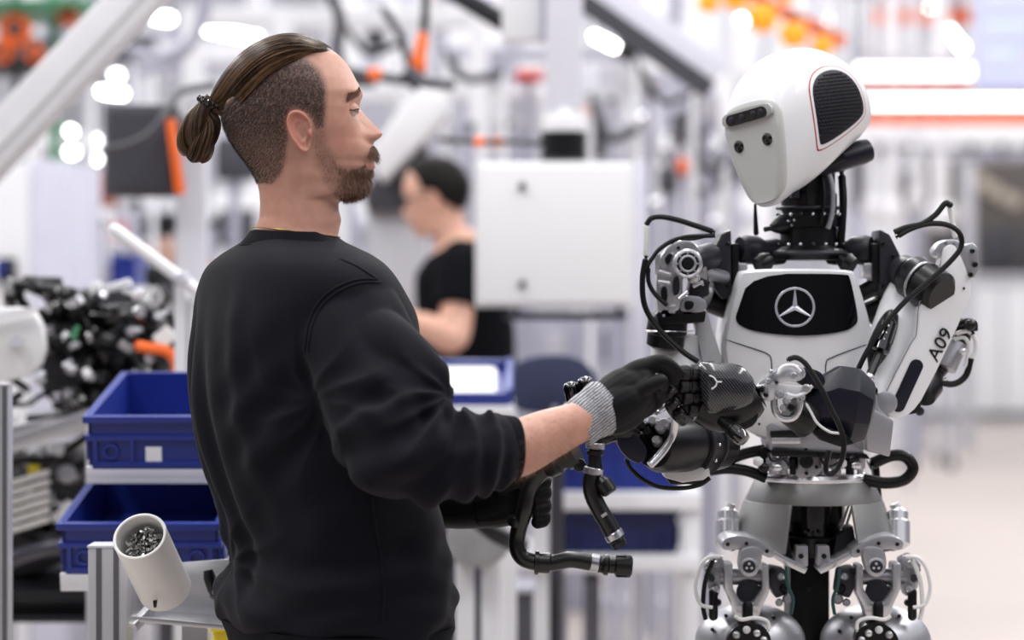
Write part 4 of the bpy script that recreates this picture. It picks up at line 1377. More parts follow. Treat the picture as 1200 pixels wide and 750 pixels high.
# ---------------------------------------------------------------- collar bones
for s, lab in ((-1, 'r'), (1, 'l')):
    def m_(x):
        return 943 + (x - 943) * (1 if s < 0 else -1) + (0 if s < 0 else 2)
    part(MB().lathe(q(m_(918), 296, .03), q(m_(866), 292, .0), [(0, .018), (.2, .021), (.45, .017), (.6, .022), (.9, .0225), (1, .019)], 22), 'collar_actuator', RDARK)
    part(MB().lathe(q(m_(903), 303, -.03), q(m_(888), 312, -.04), [(0, .010), (.5, .016), (1, .013)], 18), 'collar_knuckle', RBLK)
    part(MB().plate([(m_(845), 274), (m_(857), 268), (m_(858), 345), (m_(847), 352), (m_(836), 337), (m_(832), 300)], 3.655, .09), 'shoulder_block', RDARK, .006)
    part(MB().plate([(m_(858), 285), (m_(866), 285), (m_(866), 330), (m_(858), 335)], 3.66, .06), 'shoulder_spacer', RBLK, .003)
    part(MB().plate([(m_(864), 308), (m_(876), 308), (m_(876), 326), (m_(864), 326)], 3.665, .05), 'alloy_link', RSIL, .003)
    part(MB().cyl(q(m_(828), 350, .0), q(m_(872), 368, .02), .019, n=18), 'lower_strut', RBLK, .003)
    part(MB().cyl(q(m_(850), 330, -.02), q(m_(882), 345, .0), .013, n=18), 'lower_strut', RBLK, .003)
    for x, y in ((841, 300), (842, 320), (853, 285), (853, 335)):
        bolt(m_(x), y, -.05, .0028, RBLK)

# ---------------------------------------------------------------- robot's right shoulder and arm (image left)
ra = RSIL
part(MB().plate([(779, 292), (790, 283), (806, 280), (819, 289), (828, 308), (830, 330), (822, 338), (808, 318), (800, 322), (800, 352), (792, 372), (772, 374), (768, 340), (771, 310)], 3.60, .035, smooth=1), 'shoulder_bracket', ra, .003)
part(MB().cyl(P(806, 309, 3.57), P(806, 309, 3.68), px(14.5), n=32), 'shoulder_rotor', RDARK, .003)
part(MB().torus(P(806, 309, 3.57), (0, 1, 0), px(14.5), .0032, 32, 8), 'rotor_ring', RSIL)
part(MB().torus(P(806, 309, 3.566), (0, 1, 0), px(8.5), .0022, 28, 8), 'rotor_ring', RSIL2)
for k in range(8):
    bolt(806 + 11.5 * math.cos(k * .785), 309 + 11.5 * math.sin(k * .785), -.136, .0016, RSIL)
for o_, m_ in (([(774, 338), (781, 334), (783, 352), (776, 356)], RBLK), ([(778, 304), (784, 296), (789, 299), (783, 312)], RBLK), ([(788, 326), (796, 322), (797, 344), (789, 348)], RDARK), ([(802, 352), (814, 353), (812, 362), (803, 364)], RBLK), ([(784, 358), (793, 356), (792, 366), (783, 368)], RSIL)):
    part(MB().plate(o_, 3.592, .012, smooth=1), 'cutout_shade_and_insert', m_, .001)  # dark plates paint the shade in bracket cutouts; the silver one is metal
for a_, b_ in (((772, 318), (786, 322)), ((771, 330), (785, 332)), ((796, 350), (806, 342)), ((812, 336), (824, 330))):
    part(MB().cyl(P(a_[0], a_[1], 3.588), P(b_[0], b_[1], 3.588), .0028, n=10), 'link_rod', RSIL)
part(MB().cyl(P(806, 309, 3.562), P(806, 309, 3.58), px(5.5), n=20), 'rotor_hub', RBLK, .001)
part(MB().cyl(P(822, 318, 3.62), P(850, 325, 3.66), .010, n=16), 'shoulder_shaft', RSIL2, .002)
part(MB().lathe(P(815, 306, 3.6), P(832, 300, 3.64), [(0, .012), (.3, .02), (1, .02)], 20), 'shoulder_gear', RDARK)
part(MB().plate([(812, 313), (830, 318), (832, 346), (818, 352), (806, 345)], 3.61, .06), 'shoulder_gearbox', RDARK, .004)
part(MB().plate([(800, 345), (826, 348), (830, 364), (806, 372), (796, 368)], 3.60, .07, smooth=1), 'lower_bracket', RSIL2, .003)
part(MB().plate([(768, 368), (776, 360), (828, 364), (826, 378), (772, 382)], 3.60, .09), 'arm_collar', RBLK, .004)
part(MB().lathe(P(783, 370, 3.63), P(779, 408, 3.64), [(0, .026), (.15, .030), (.5, .031), (.55, .0285), (.9, .0285), (1, .02)], 28), 'arm_motor', RBLK)
part(MB().torus(P(781, 388, 3.635), (0, 0, 1), .030, .002, 28, 6), 'motor_band', RSIL)
arm_r = part(MB().tube([(P(790, 388, 3.67), .036), (P(792, 420, 3.67), .037), (P(800, 460, 3.65), .036), (P(815, 500, 3.62), .030)], .03, 24, 6), 'upper_arm_shell', RW)
part(MB().plate([(812, 372), (828, 362), (846, 420), (848, 470), (830, 470), (822, 420)], 3.66, .03), 'inner_arm_link', RW, .004)
for x, y in ((781, 312), (776, 336), (781, 356), (789, 298), (795, 290), (818, 300), (824, 316), (778, 370), (790, 366), (812, 360)):
    bolt(x, y, -.105, .0026, rnd.choice((RSIL2, RBLK, RSIL)))
part(MB().sphere(P(813, 325, 3.585), .010), 'ball_joint', RSIL)
part(MB().cyl(P(813, 325, 3.585), P(830, 332, 3.60), .004, n=10), 'tie_rod', RBLK)
part(MB().plate([(767, 300), (774, 296), (776, 320), (768, 322)], 3.60, .02), 'side_tab', RSIL, .002)
# cables
for pts, r_, nm, m in (
        ([(838, 272), (820, 266), (795, 258), (775, 254), (763, 256), (757, 264)], .0042, 'shoulder_cable', RCAB),
        ([(757, 302), (756, 315), (762, 306), (775, 290), (800, 278), (838, 276)], .0034, 'shoulder_cable', RCAB),
        ([(757, 300), (753, 325), (754, 352), (762, 372), (778, 392), (800, 412), (818, 424)], .0042, 'shoulder_cable', RCAB),
        ([(760, 312), (760, 330), (768, 345), (782, 358)], .0034, 'shoulder_cable', RCAB),
        ([(785, 286), (795, 280), (812, 280), (830, 276)], .0026, 'shoulder_cable', RCAB)):
    part(MB().tube([P(x, y, 3.575) for x, y in pts], r_, 8), nm, m)
part(MB().capsule(P(757.5, 266, 3.575), P(757, 298, 3.575), .0042, .0042, 12), 'cable_sleeve', RWC)

# forearm of that arm: black motor pack with silver yoke, hand behind the man's glove
fa, fb = P(838, 520, 3.52), P(745, 512, 3.36)
part(MB().lathe(P(846, 518, 3.54), P(766, 523, 3.38), [(0, .028), (.08, .040), (.3, .042), (.32, .044), (.5, .044), (.52, .040), (.9, .038), (1, .030)], 32), 'forearm_motor', RBLK)
part(MB().torus(P(806, 520, 3.46), P(846, 518, 3.54) - P(766, 523, 3.38), .0445, .003, 36, 8), 'motor_band', RDARK)
part(MB().torus(P(822, 519, 3.49), P(846, 518, 3.54) - P(766, 523, 3.38), .043, .003, 36, 8), 'motor_band', RDARK)
for k in range(12):
    d = (P(846, 518, 3.54) - P(766, 523, 3.38)).normalized()
    x_, y_, _ = frame(d)
    a = 2 * math.pi * k / 12
    c = P(811, 520, 3.47) + (x_ * math.cos(a) + y_ * math.sin(a)) * .0455
    part(MB().sphere(c, .0025, nu=8, nv=6), 'screw', RSIL)
part(MB().tube([P(768, 482, 3.33), P(780, 476, 3.34), P(790, 488, 3.36), P(788, 510, 3.37), P(776, 530, 3.36), P(762, 545, 3.35)], .006, 10), 'wrist_yoke', RSIL)
part(MB().plate([(722, 508), (735, 500), (752, 515), (760, 530), (752, 545), (738, 540), (724, 525)], 3.34, .05, smooth=1), 'wrist_housing', RNAVY, .004)
for k, (x, y) in enumerate(((764, 492), (772, 500), (758, 505), (768, 515), (777, 495), (752, 498))):
    part(MB().lathe(P(x, y, 3.35), P(x + 5, y + 4, 3.40), [(0, .005), (.5, .009), (1, .007)], 12), 'wrist_gear', (RSIL, RSIL2, RBLK)[k % 3])
part(MB().plate([(776, 548), (800, 545), (832, 548), (832, 562), (800, 566), (778, 560)], 3.44, .06), 'forearm_cradle', RW, .006)
part(MB().plate([(780, 560), (828, 562), (826, 568), (786, 568)], 3.45, .04), 'cradle_base', RBLK, .002)
part(MB().tube([P(x, y, 3.42) for x, y in ((733, 537), (740, 550), (755, 563), (775, 571), (800, 572), (820, 568), (832, 560))], .0032, 8), 'forearm_cable', RCAB)
part(MB().tube([P(830, 505, 3.50), P(838, 485, 3.55), P(838, 462, 3.58), P(830, 440, 3.62)], .026, 16), 'elbow_joint', RBLK)
# hidden hand: palm behind the glove, two finger tips showing above the glove cuff
part(MB().tube([(P(745, 512, 3.37), .022), (P(722, 500, 3.36), .03), (P(702, 490, 3.36), .030), (P(690, 484, 3.36), .022)], .02, 16, flat=(1, .7)), 'right_palm', RBLK)
for (x0, y0, x1, y1, x2, y2, r_) in ((694, 482, 690, 468, 684, 442, .0120), (684, 488, 673, 474, 667, 448, .0108), (704, 480, 704, 466, 700, 452, .009), (700, 500, 684, 498, 676, 486, .008)):
    f = part(MB().capsule(P(x0, y0, 3.35), P(x1, y1, 3.34), r_, r_ * .95), 'right_finger', RBLK)
    part(MB().lathe(P(x1, y1 - 2, 3.335), P(x2, y2, 3.33), [(0, r_ * .7), (.08, r_), (.8, r_ * .95), (.93, r_ * .8), (1, r_ * .45)], 14), 'fingertip', RGLOSS, parent=f)
    part(MB().sphere(P(x1, y1, 3.335), r_ * 1.05, nu=12, nv=8), 'knuckle', RBLK, parent=f)
part(MB().tube([(P(720, 508, 3.35), .01), (P(705, 514, 3.34), .009), (P(694, 506, 3.34), .008)], .01, 10), 'right_thumb', RBLK)

# ---------------------------------------------------------------- robot's left arm (image right)
tube_arm = part(MB().tube([(P(1078, 322, 3.67), .034), (P(1062, 358, 3.65), .038), (P(1047, 400, 3.625), .038), (P(1032, 440, 3.60), .034), (P(1025, 470, 3.58), .028)], .03, 28, 6), 'upper_arm_shell', RW)
part(MB().tube([(P(1047, 365, 3.610), .001), (P(1044, 372, 3.592), .012), (P(1036, 392, 3.582), .0165), (P(1028, 412, 3.574), .016), (P(1022, 432, 3.566), .006)], .01, 16), 'arm_slot', RBLK)
pa, pb = P(1044, 374, 3.568), P(1031, 413, 3.552)
pist = part(MB().lathe(pa, pb, [(0, .006), (.1, .011), (.7, .0115), (.72, .014), (.95, .014), (1, .009)], 20), 'piston', RGLOSS)
part(MB().cyl(pb, P(1019, 441, 3.525), .0065, n=14), 'piston_rod', RBLK, parent=pist)
part(MB().sphere(P(1018, 443, 3.524), .0085, nu=14, nv=8), 'rod_end', RSIL, parent=pist)
for k in range(3):
    c = pa.lerp(pb, .2 + .2 * k) + V((-.002, -.011, 0))
    part(MB().sphere(c, .002, nu=8, nv=6), 'screw', RSIL, parent=pist)
def armY(x, y):
    return 3.545 + (x - 1033) * .0006
pan_o = [(1104, 292), (1117, 284), (1126, 298), (1138, 330), (1137, 352), (1084, 464), (1068, 485), (1048, 492), (1036, 484), (1034, 468), (1068, 402), (1074, 392), (1078, 352), (1096, 352)]
pan = part(MB().plate(chaikin(pan_o, 1), armY, .045), 'arm_side_panel', RW, .006)
st = []
for k in range(20):
    a = 2 * math.pi * k / 20
    ax, ay = (1053, 472) if math.sin(a) > 0 else (1073, 430)
    # stadium around the axis (1053,472)-(1073,430)
    ux, uy = .43, -.90
    vx, vy = .90, .43
    st.append((0, 0))
st = []
for k in range(13):
    a = math.pi * k / 12
    st.append((1074 + 8 * (.9 * math.cos(a) + .43 * math.sin(a)), 429 + 8 * (.43 * math.cos(a) - .9 * math.sin(a))))
for k in range(13):
    a = math.pi + math.pi * k / 12
    st.append((1053 + 8 * (.9 * math.cos(a) + .43 * math.sin(a)), 475 + 8 * (.43 * math.cos(a) - .9 * math.sin(a))))
part(MB().plate(st, lambda x, y: armY(x, y) - .002, .01), 'dark_inlay', RNAVY, .001, parent=pan)
# printed unit code
c = P(1102, 404, 3.545 + (1102 - 1033) * .0006 - .0016)
ux = (P(1116, 386, 3.612) - P(1098, 420, 3.604)).normalized()
nrm = V((.46, -1, 0)).normalized()
nrm = (nrm - ux * nrm.dot(ux)).normalized()
uy = nrm.cross(ux)
mtx = Matrix(((ux.x, uy.x, nrm.x, c.x), (ux.y, uy.y, nrm.y, c.y), (ux.z, uy.z, nrm.z, c.z), (0, 0, 0, 1)))
text_mesh('A09', .031, .0006, mtx, 'unit_code', RBLK, pan)
part(MB().lathe(P(1066, 322, 3.63), P(1104, 346, 3.58), [(0, .030), (.1, .034), (.35, .034), (.36, .030), (.45, .030), (.46, .034), (.9, .033), (1, .026)], 32), 'shoulder_motor', RBLK)
part(MB().torus(P(1079, 330, 3.61), P(1104, 346, 3.58) - P(1066, 322, 3.63), .031, .0025, 32, 8), 'motor_band', RSIL)
part(MB().lathe(P(1058, 318, 3.66), P(1068, 324, 3.63), [(0, .026), (1, .028)], 28), 'shoulder_flange', RDARK, .002)
part(MB().plate([(1094, 293), (1103, 283), (1112, 280), (1124, 281), (1127, 290), (1116, 300), (1100, 303)], 3.60, .05, smooth=1), 'shoulder_cap', RSIL, .004)
part(MB().plate([(1126, 288), (1140, 284), (1147, 290), (1149, 312), (1143, 326), (1132, 328), (1126, 314)], 3.61, .05), 'end_bracket', RSIL2, .004)
for x, y, r_ in ((1140, 294, .004), (1143, 310, .0045), (1138, 322, .004), (1108, 285, .004), (1118, 286, .0035), (1117, 320, .002), (1130, 338, .002)):
    bolt(x, y, -.10, r_, RBLK)
part(MB().capsule(P(1113, 243, 3.60), P(1119, 276, 3.60), .0042, .0042, 12), 'cable_sleeve', RWC)
for pts, r_ in (([(1113, 241), (1108, 238), (1096, 252), (1080, 262), (1062, 266), (1048, 272)], .0042),
                ([(1050, 278), (1068, 268), (1090, 262), (1112, 264), (1125, 274), (1126, 290), (1112, 308), (1088, 330), (1060, 354), (1034, 384), (1016, 412), (1004, 436), (999, 444)], .0040)):
    part(MB().tube([P(x, y, 3.545) for x, y in pts], r_, 8), 'shoulder_cable', RCAB)
part(MB().sphere(P(1113, 240, 3.59), .005, nu=10, nv=8), 'cable_elbow', RCAB)
# rear linkage behind that arm
part(MB().lathe(P(1128, 378, 3.68), P(1092, 440, 3.66), [(0, .018), (.2, .024), (.6, .022), (1, .016)], 20), 'rear_actuator', RBLK)
part(MB().lathe(P(1088, 440, 3.66), P(1082, 466, 3.63), [(0, .022), (.5, .026), (1, .018)], 20), 'rear_actuator', RBLK)
part(MB().cyl(P(1122, 402, 3.66), P(1108, 432, 3.65), .0165, n=18), 'rear_cylinder', RSIL2, .002)
for k, (pts, m, r_) in enumerate((([(1118, 392), (1134, 388), (1143, 398), (1142, 415), (1130, 430)], RWC, .0035), ([(1115, 398), (1130, 396), (1136, 408), (1132, 424)], RWC, .003),
                     ([(1120, 380), (1132, 376), (1142, 378), (1143, 388)], RCAB, .004), ([(1100, 448), (1118, 450), (1132, 440), (1138, 420)], RCAB, .005),
                     ([(1084, 470), (1090, 462), (1096, 452), (1110, 444)], RSIL, .003), ([(1126, 384), (1136, 384), (1140, 392)], RCAB, .004))):
    part(MB().tube([P(x, y, 3.645) for x, y in pts], r_, 8), 'rear_cable', m)
for x, y, r_, m in ((1137, 381, .009, RBLK), (1084, 452, .008, RBLK), (1095, 455, .007, RSIL), (1072, 472, .009, RBLK), (1128, 412, .006, RSIL), (1078, 482, .007, RDARK)):
    part(MB().sphere(P(x, y, 3.635), r_, nu=12, nv=8), 'rear_fitting', m)
part(MB().plate([(1066, 486), (1076, 484), (1086, 460), (1090, 440), (1082, 438), (1070, 470)], 3.62, .02), 'elbow_lever', RBLK, .002)

# elbow bracket and forearm
brk = part(MB().plate([(1012, 446), (1026, 452), (1030, 478), (1048, 494), (1043, 535), (1012, 528), (1004, 470)], 3.52, .10), 'elbow_bracket', RSIL2, .006)
part(MB().plate([(1014, 474), (1048, 493), (1043, 536), (1016, 528)], 3.495, .05), 'bracket_cover', RSIL2, .004)
part(MB().cyl(P(1024, 458, 3.505), P(1024, 458, 3.53), .006, n=16), 'pivot', RBLK, .001, parent=brk)
part(MB().cyl(P(1038, 472, 3.535), P(1038, 472, 3.60), .017, n=24), 'elbow_pin', RSIL2, .003)
for pts in ([(1104, 292), (1095, 352), (1078, 353), (1074, 391), (1067, 403), (1040, 456), (1035, 470)],):
    part(MB().tube([P(x, y, armY(x, y) - .0005) for x, y in pts], .0008, 6, 3), 'panel_edge_shadow', mat('edge_shadow_grey', (120, 120, 126), .5), parent=pan)  # grey tube drawn as the shadow line along the panel's edge
# faceted navy forearm shell: loft of octagonal sections from elbow to wrist
def fsec(x, y, Y, rx, ry, rot=0.0):
    c = P(x, y, Y)
    r_ = []
    for k in range(8):
        a = math.pi / 8 + k * math.pi / 4 + rot
        r_.append(c + V((.20 * rx * math.sin(a), rx * math.cos(a) * .98, ry * math.sin(a))))
    return r_
part(MB().loft([fsec(1022, 482, 3.42, .022, .022), fsec(1018, 482, 3.42, .040, .044), fsec(1000, 476, 3.415, .047, .058), fsec(976, 470, 3.41, .046, .054),
                fsec(955, 474, 3.40, .040, .043), fsec(936, 478, 3.39, .032, .032), fsec(930, 478, 3.39, .020, .020)]), 'forearm_shell', RNAVY, .006, sharp=18)
part(MB().lathe(P(952, 498, 3.37), P(925, 478, 3.36), [(0, .018), (.2, .024), (.9, .023), (1, .018)], 22), 'forearm_motor', RBLK)
part(MB().plate([(928, 432), (938, 430), (962, 434), (970, 448), (958, 458), (940, 452), (930, 444)], 3.345, .03, smooth=2), 'wrist_guard', RNAVY, .004)
part(MB().plate([(950, 505), (968, 500), (990, 508), (1002, 520), (985, 524), (962, 516)], 3.36, .03), 'lower_guard', RBLK, .003)
# silver wrist
wr = part(MB().plate([(884, 462), (886, 450), (900, 440), (914, 430), (928, 425), (942, 430), (946, 440), (936, 448), (920, 446), (910, 452), (906, 464)], 3.335, .03, smooth=1), 'wrist_link', RSIL, .003)
part(MB().plate([(896, 455), (905, 448), (925, 452), (948, 452), (952, 460), (930, 462), (904, 470), (890, 470)], 3.32, .02, smooth=1), 'wrist_link', RW, .002)
part(MB().plate([(884, 452), (900, 450), (902, 466), (886, 468)], 3.315, .03), 'wrist_block', RSIL, .003)
part(MB().tube([P(x, y, 3.325) for x, y in ((908, 458), (907, 474), (911, 486), (920, 491), (931, 488), (937, 476), (938, 458))], .0052, 10), 'wrist_loop', RSIL)
part(MB().tube([P(x, y, 3.32) for x, y in ((912, 438), (918, 430), (930, 429), (938, 436))], .003, 8), 'wrist_arc', RW)
part(MB().tube([P(x, y, 3.31) for x, y in ((920, 461), (932, 464), (944, 460), (952, 452))], .0025, 8), 'wrist_rod', RW)
part(MB().tube([P(x, y, 3.31) for x, y in ((944, 472), (950, 482), (958, 496), (972, 506), (984, 508))], .0018, 8), 'wire', RWC)
for x, y, r_, m in ((892, 456, .005, RBLK), (900, 446, .004, RSIL), (914, 462, .006, RSIL2), (922, 470, .006, RSIL), (918, 478, .005, RSIL2), (930, 440, .005, RSIL2), (898, 463, .0035, RBLK), (940, 466, .005, RSIL), (945, 455, .006, RSIL2), (904, 436, .004, RSIL), (928, 478, .006, RBLK), (910, 448, .003, RBLK)):
    part(MB().lathe(P(x, y, 3.305), P(x, y, 3.335), [(0, r_ * .6), (.15, r_), (1, r_)], 14), 'wrist_joint', m)
part(MB().tube([P(x, y, 3.30) for x, y in ((922, 422), (932, 419), (942, 424), (952, 438), (964, 458), (974, 480), (984, 500), (989, 520), (986, 540), (977, 554), (969, 554), (968, 545), (972, 528))], .0038, 8), 'forearm_cable', RCAB)

# left hand : carbon back plate, curled fingers, thumb
carbon = bpy.data.materials.new('carbon_weave')
carbon.use_nodes = True
nt = carbon.node_tree
b = nt.nodes['Principled BSDF']
tc = nt.nodes.new('ShaderNodeTexCoord')
mp = nt.nodes.new('ShaderNodeMapping')
mp.inputs['Rotation'].default_value = (0, math.radians(38), 0)
wv = nt.nodes.new('ShaderNodeTexWave')
wv.wave_type = 'BANDS'
wv.bands_direction = 'X'
wv.inputs['Scale'].default_value = 95
wv.inputs['Distortion'].default_value = .3
cr = nt.nodes.new('ShaderNodeValToRGB')
cr.color_ramp.elements[0].position = .42
cr.color_ramp.elements[0].color = srgb(14, 14, 16)
cr.color_ramp.elements[1].position = .58
cr.color_ramp.elements[1].color = srgb(62, 62, 68)
nt.links.new(tc.outputs['Object'], mp.inputs[0])
nt.links.new(mp.outputs[0], wv.inputs[0])
nt.links.new(wv.outputs[0], cr.inputs[0])
nt.links.new(cr.outputs[0], b.inputs['Base Color'])
b.inputs['Roughness'].default_value = .22
b.inputs['Coat Weight'].default_value = .45
b.inputs['Coat Roughness'].default_value = .05
hand_o = chaikin([(816, 424), (840, 425), (868, 427), (877, 436), (885, 446), (886, 466), (880, 476), (862, 483), (832, 487), (824, 480), (820, 452)], 1)
YH = 3.27
hc2 = P(848, 456, YH)
mb = MB()
pts = [P(x, y, YH + .02) for x, y in hand_o]
rings = [[p + V((0, .035, 0)) for p in pts], pts]
for s, d in ((.97, -.007), (.88, -.013), (.7, -.018), (.4, -.021), (.15, -.022)):
    rings.append([V((hc2.x + (p.x - hc2.x) * s, YH + .02 + d, hc2.z + (p.z - hc2.z) * s)) for p in pts])
mb.loft(rings)
hand = part(mb, 'hand_back', carbon, sharp=55)
for pts in ([(831, 440), (836, 442), (840, 447)], [(840, 447), (839, 452), (834, 456)], [(839, 447.5), (843, 447.5), (846, 447.5)]):
    part(MB().tube([P(x, y, YH - .0022 if x < 838 else YH - .0030) for x, y in pts], .0011, 6), 'hand_mark', RWC, parent=hand)
part(MB().tube([(P(890, 462, YH + .04), .02), (P(870, 472, YH + .04), .032), (P(845, 478, YH + .045), .034), (P(822, 470, YH + .045), .03)], .02, 18), 'palm', RBLK)
part(MB().plate([(832, 484), (862, 482), (882, 472), (890, 484), (886, 498), (868, 506), (846, 498)], YH + .02, .05, smooth=1), 'palm_heel', RBLK, .004)
# finger: knuckle block, middle segment, tip (curled towards the camera-left, closing on the handed part)
fing = [(812, 437, 794, 437, 784, 450, 786, 462, .0112), (812, 452, 793, 452, 782, 463, 786, 474, .0112), (816, 466, 797, 466, 786, 475, 791, 485, .0108), (822, 480, 804, 480, 794, 487, 800, 494, .0100)]
for k, (x0, y0, x1, y1, x2, y2, x3, y3, r_) in enumerate(fing):
    Y0 = YH + .012 + .004 * k
    f = part(MB().lathe(P(x0 + 8, y0, Y0 + .01), P(x1 + 2, y1, Y0), [(0, r_ * .8), (.15, r_), (.45, r_ * 1.02), (.5, r_ * .86), (.56, r_ * .86), (.62, r_), (.95, r_ * .98), (1, r_ * .8)], 12), 'finger', RBLK, sharp=25)
    part(MB().cyl(P(x1, y1, Y0 - .001 - r_ * .0), P(x1, y1, Y0 + .022), r_ * .8, n=14), 'knuckle_pin', RDARK, .001, parent=f)
    part(MB().lathe(P(x1 - 1, y1, Y0), P(x2, y2, Y0 + .006), [(0, r_ * .75), (.1, r_ * .92), (.5, r_ * .78), (.9, r_ * .88), (1, r_ * .7)], 12), 'finger_middle', RBLK, parent=f)
    part(MB().capsule(P(x2, y2, Y0 + .008), P(x3, y3, Y0 + .026), r_ * .82, r_ * .66, 12), 'finger_tip', RBLK, parent=f)
    part(MB().lathe(P(x1 - 3, y1 + 4, Y0 - r_ * .75), P(x2 + 1, y2 - 3, Y0 - r_ * .55 + .006), [(0, .001), (.2, .0026), (.8, .0026), (1, .001)], 8), 'finger_pad', RGLOSS, parent=f)
th = part(MB().lathe(P(846, 492, YH + .02), P(866, 510, YH - .002), [(0, .009), (.5, .0095), (.6, .012), (.68, .0125), (.7, .011), (.76, .011), (.8, .0125), (1, .0122)], 18), 'thumb', RBLK)
part(MB().lathe(P(864, 508, YH), P(873, 517, YH - .008), [(0, .0115), (.6, .011), (.9, .0095), (1, .005)], 18), 'thumb_tip', RGLOSS, parent=th)

# ---------------------------------------------------------------- waist
part(MB().plate([(898, 500), (906, 490), (950, 497), (1010, 520), (1014, 534), (960, 532), (902, 528)], 3.61, .12), 'waist_frame', RSIL2, .004)
part(MB().plate([(903, 505), (945, 503), (945, 512), (903, 512)], 3.60, .02), 'waist_slot', RBLK, .001)
part(MB().plate([(905, 513), (938, 513), (938, 520), (905, 520)], 3.598, .02), 'waist_insert', RSIL, .001)
part(MB().plate([(905, 526), (1016, 532), (1020, 538), (905, 535)], 3.60, .10), 'waist_beam', RBLK, .002)
part(MB().cyl(P(945, 541, 3.62), P(945, 541, 3.74), px(20), n=28), 'waist_motor', RSIL2, .003)
part(MB().cyl(P(945, 541, 3.60), P(945, 541, 3.63), px(8), n=24), 'motor_bore', RBLK, .001)
for k in range(6):
    a = k * math.pi / 3 + .5
    bolt(945 + 14 * math.cos(a), 541 + 14 * math.sin(a), -.092, .0028, RBLK)
for i, (x, w) in enumerate(((905, 7), (918, 8), (929, 6), (966, 7), (980, 9), (996, 8), (1008, 6))):
    part(MB().lathe(P(x, 531, 3.62), P(x, 556, 3.62), [(0, px(w) * .7), (.2, px(w) * .7), (.25, px(w)), (.7, px(w)), (.75, px(w) * .6), (1, px(w) * .6)], 16), 'waist_actuator', (RSIL, RSIL2, RBLK)[i % 3])
for i, (x, y) in enumerate(((888, 541), (1003, 545), (895, 548), (986, 543), (910, 548), (1000, 538))):
    part(MB().lathe(P(x - 5, y, 3.60), P(x + 6, y, 3.60), [(0, .004), (.3, .007), (.7, .007), (1, .004)], 12), 'waist_fitting', (RW, RSIL, RBLK)[i % 3])
part(MB().tube([P(x, y, 3.595) for x, y in ((900, 530), (905, 540), (918, 538), (925, 546))], .002, 8), 'waist_wire', RNAVY)
part(MB().tube([P(x, y, 3.595) for x, y in ((960, 530), (964, 542), (975, 546), (990, 536))], .002, 8), 'waist_wire', RCAB)
for pts, r_ in (([(826, 546), (850, 540), (872, 532), (896, 527)], .0085), ([(828, 552), (852, 549), (876, 552), (898, 560)], .0085), ([(1018, 545), (1045, 534), (1062, 536), (1070, 549), (1060, 562), (1038, 566), (1012, 562)], .0090)):
    part(MB().tube([P(x, y, 3.66) for x, y in pts], r_, 12), 'waist_hose', RCAB)
part(MB().plate([(1022, 538), (1030, 538), (1036, 610), (1028, 612)], 3.70, .02), 'rear_strut', RBLK, .002)
part(MB().plate([(893, 524), (903, 524), (900, 556), (890, 552)], 3.64, .03), 'side_strut', RBLK, .002)
# ring base and hip cover
def ell(x0, x1, y, Y, dep, n=40):
    a, b = P(x0, y, Y), P(x1, y, Y)
    c = (a + b) / 2
    return [c + V(((b.x - a.x) / 2 * math.cos(2 * math.pi * k / n), dep * math.sin(2 * math.pi * k / n), 0)) for k in range(n)]
part(MB().loft([ell(892, 1016, 561, 3.70, .085), ell(890, 1018, 558, 3.70, .087), ell(893, 1015, 554, 3.70, .084), ell(900, 1008, 552, 3.70, .075)]), 'waist_ring', RSIL)
def arcband(x0a, x1a, ya, x0b, x1b, yb, Y, dep, th_, t0, t1, n=24):
    """curved sheet cover between two elliptical arcs, with thickness"""
    o, i_ = [], []
    rows = []
    for f in (0, .5, 1):
        a, b = P(x0a + (x0b - x0a) * f, ya + (yb - ya) * f, Y), P(x1a + (x1b - x1a) * f, ya + (yb - ya) * f, Y)
        c = (a + b) / 2
        rx = (b.x - a.x) / 2
        d = dep[0] + (dep[1] - dep[0]) * f
        rows.append(([c + V((rx * math.cos(t0 + (t1 - t0) * k / n), d * math.sin(t0 + (t1 - t0) * k / n), 0)) for k in range(n + 1)],
                     [c + V(((rx - th_) * math.cos(t0 + (t1 - t0) * k / n), (d - th_) * math.sin(t0 + (t1 - t0) * k / n), 0)) for k in range(n + 1)]))
    mb = MB()
    rings = []
    for k in range(n + 1):
        rings.append([rows[0][0][k], rows[1][0][k], rows[2][0][k], rows[2][1][k], rows[1][1][k], rows[0][1][k]])
    return mb.loft(rings)
part(arcband(884, 1022, 561, 872, 1034, 586, 3.72, (.105, .115), .006, math.pi, 2 * math.pi), 'hip_cover', RHIP, .0015)
part(arcband(872, 1034, 585, 852, 1052, 640, 3.72, (.115, .135), .006, math.pi, math.pi * 1.36), 'hip_flank', RHIP, .0015)
part(arcband(872, 1034, 585, 852, 1052, 640, 3.72, (.115, .135), .006, math.pi * 1.64, 2 * math.pi), 'hip_flank', RHIP, .0015)
part(MB().lathe(P(953, 580, 3.72), P(953, 636, 3.72), [(0, .05), (.55, .05), (.56, .046), (.9, .046), (1, .036)], 32), 'hip_core', RGLOSS)
part(MB().lathe(P(953, 628, 3.70), P(953, 652, 3.70), [(0, .05), (.5, .044), (1, .03)], 28), 'hip_lower_core', RBLK)
for k in range(3):
    bolt(945 + 8 * k, 624 + 2 * (k % 2), -.04, .003, RDARK)
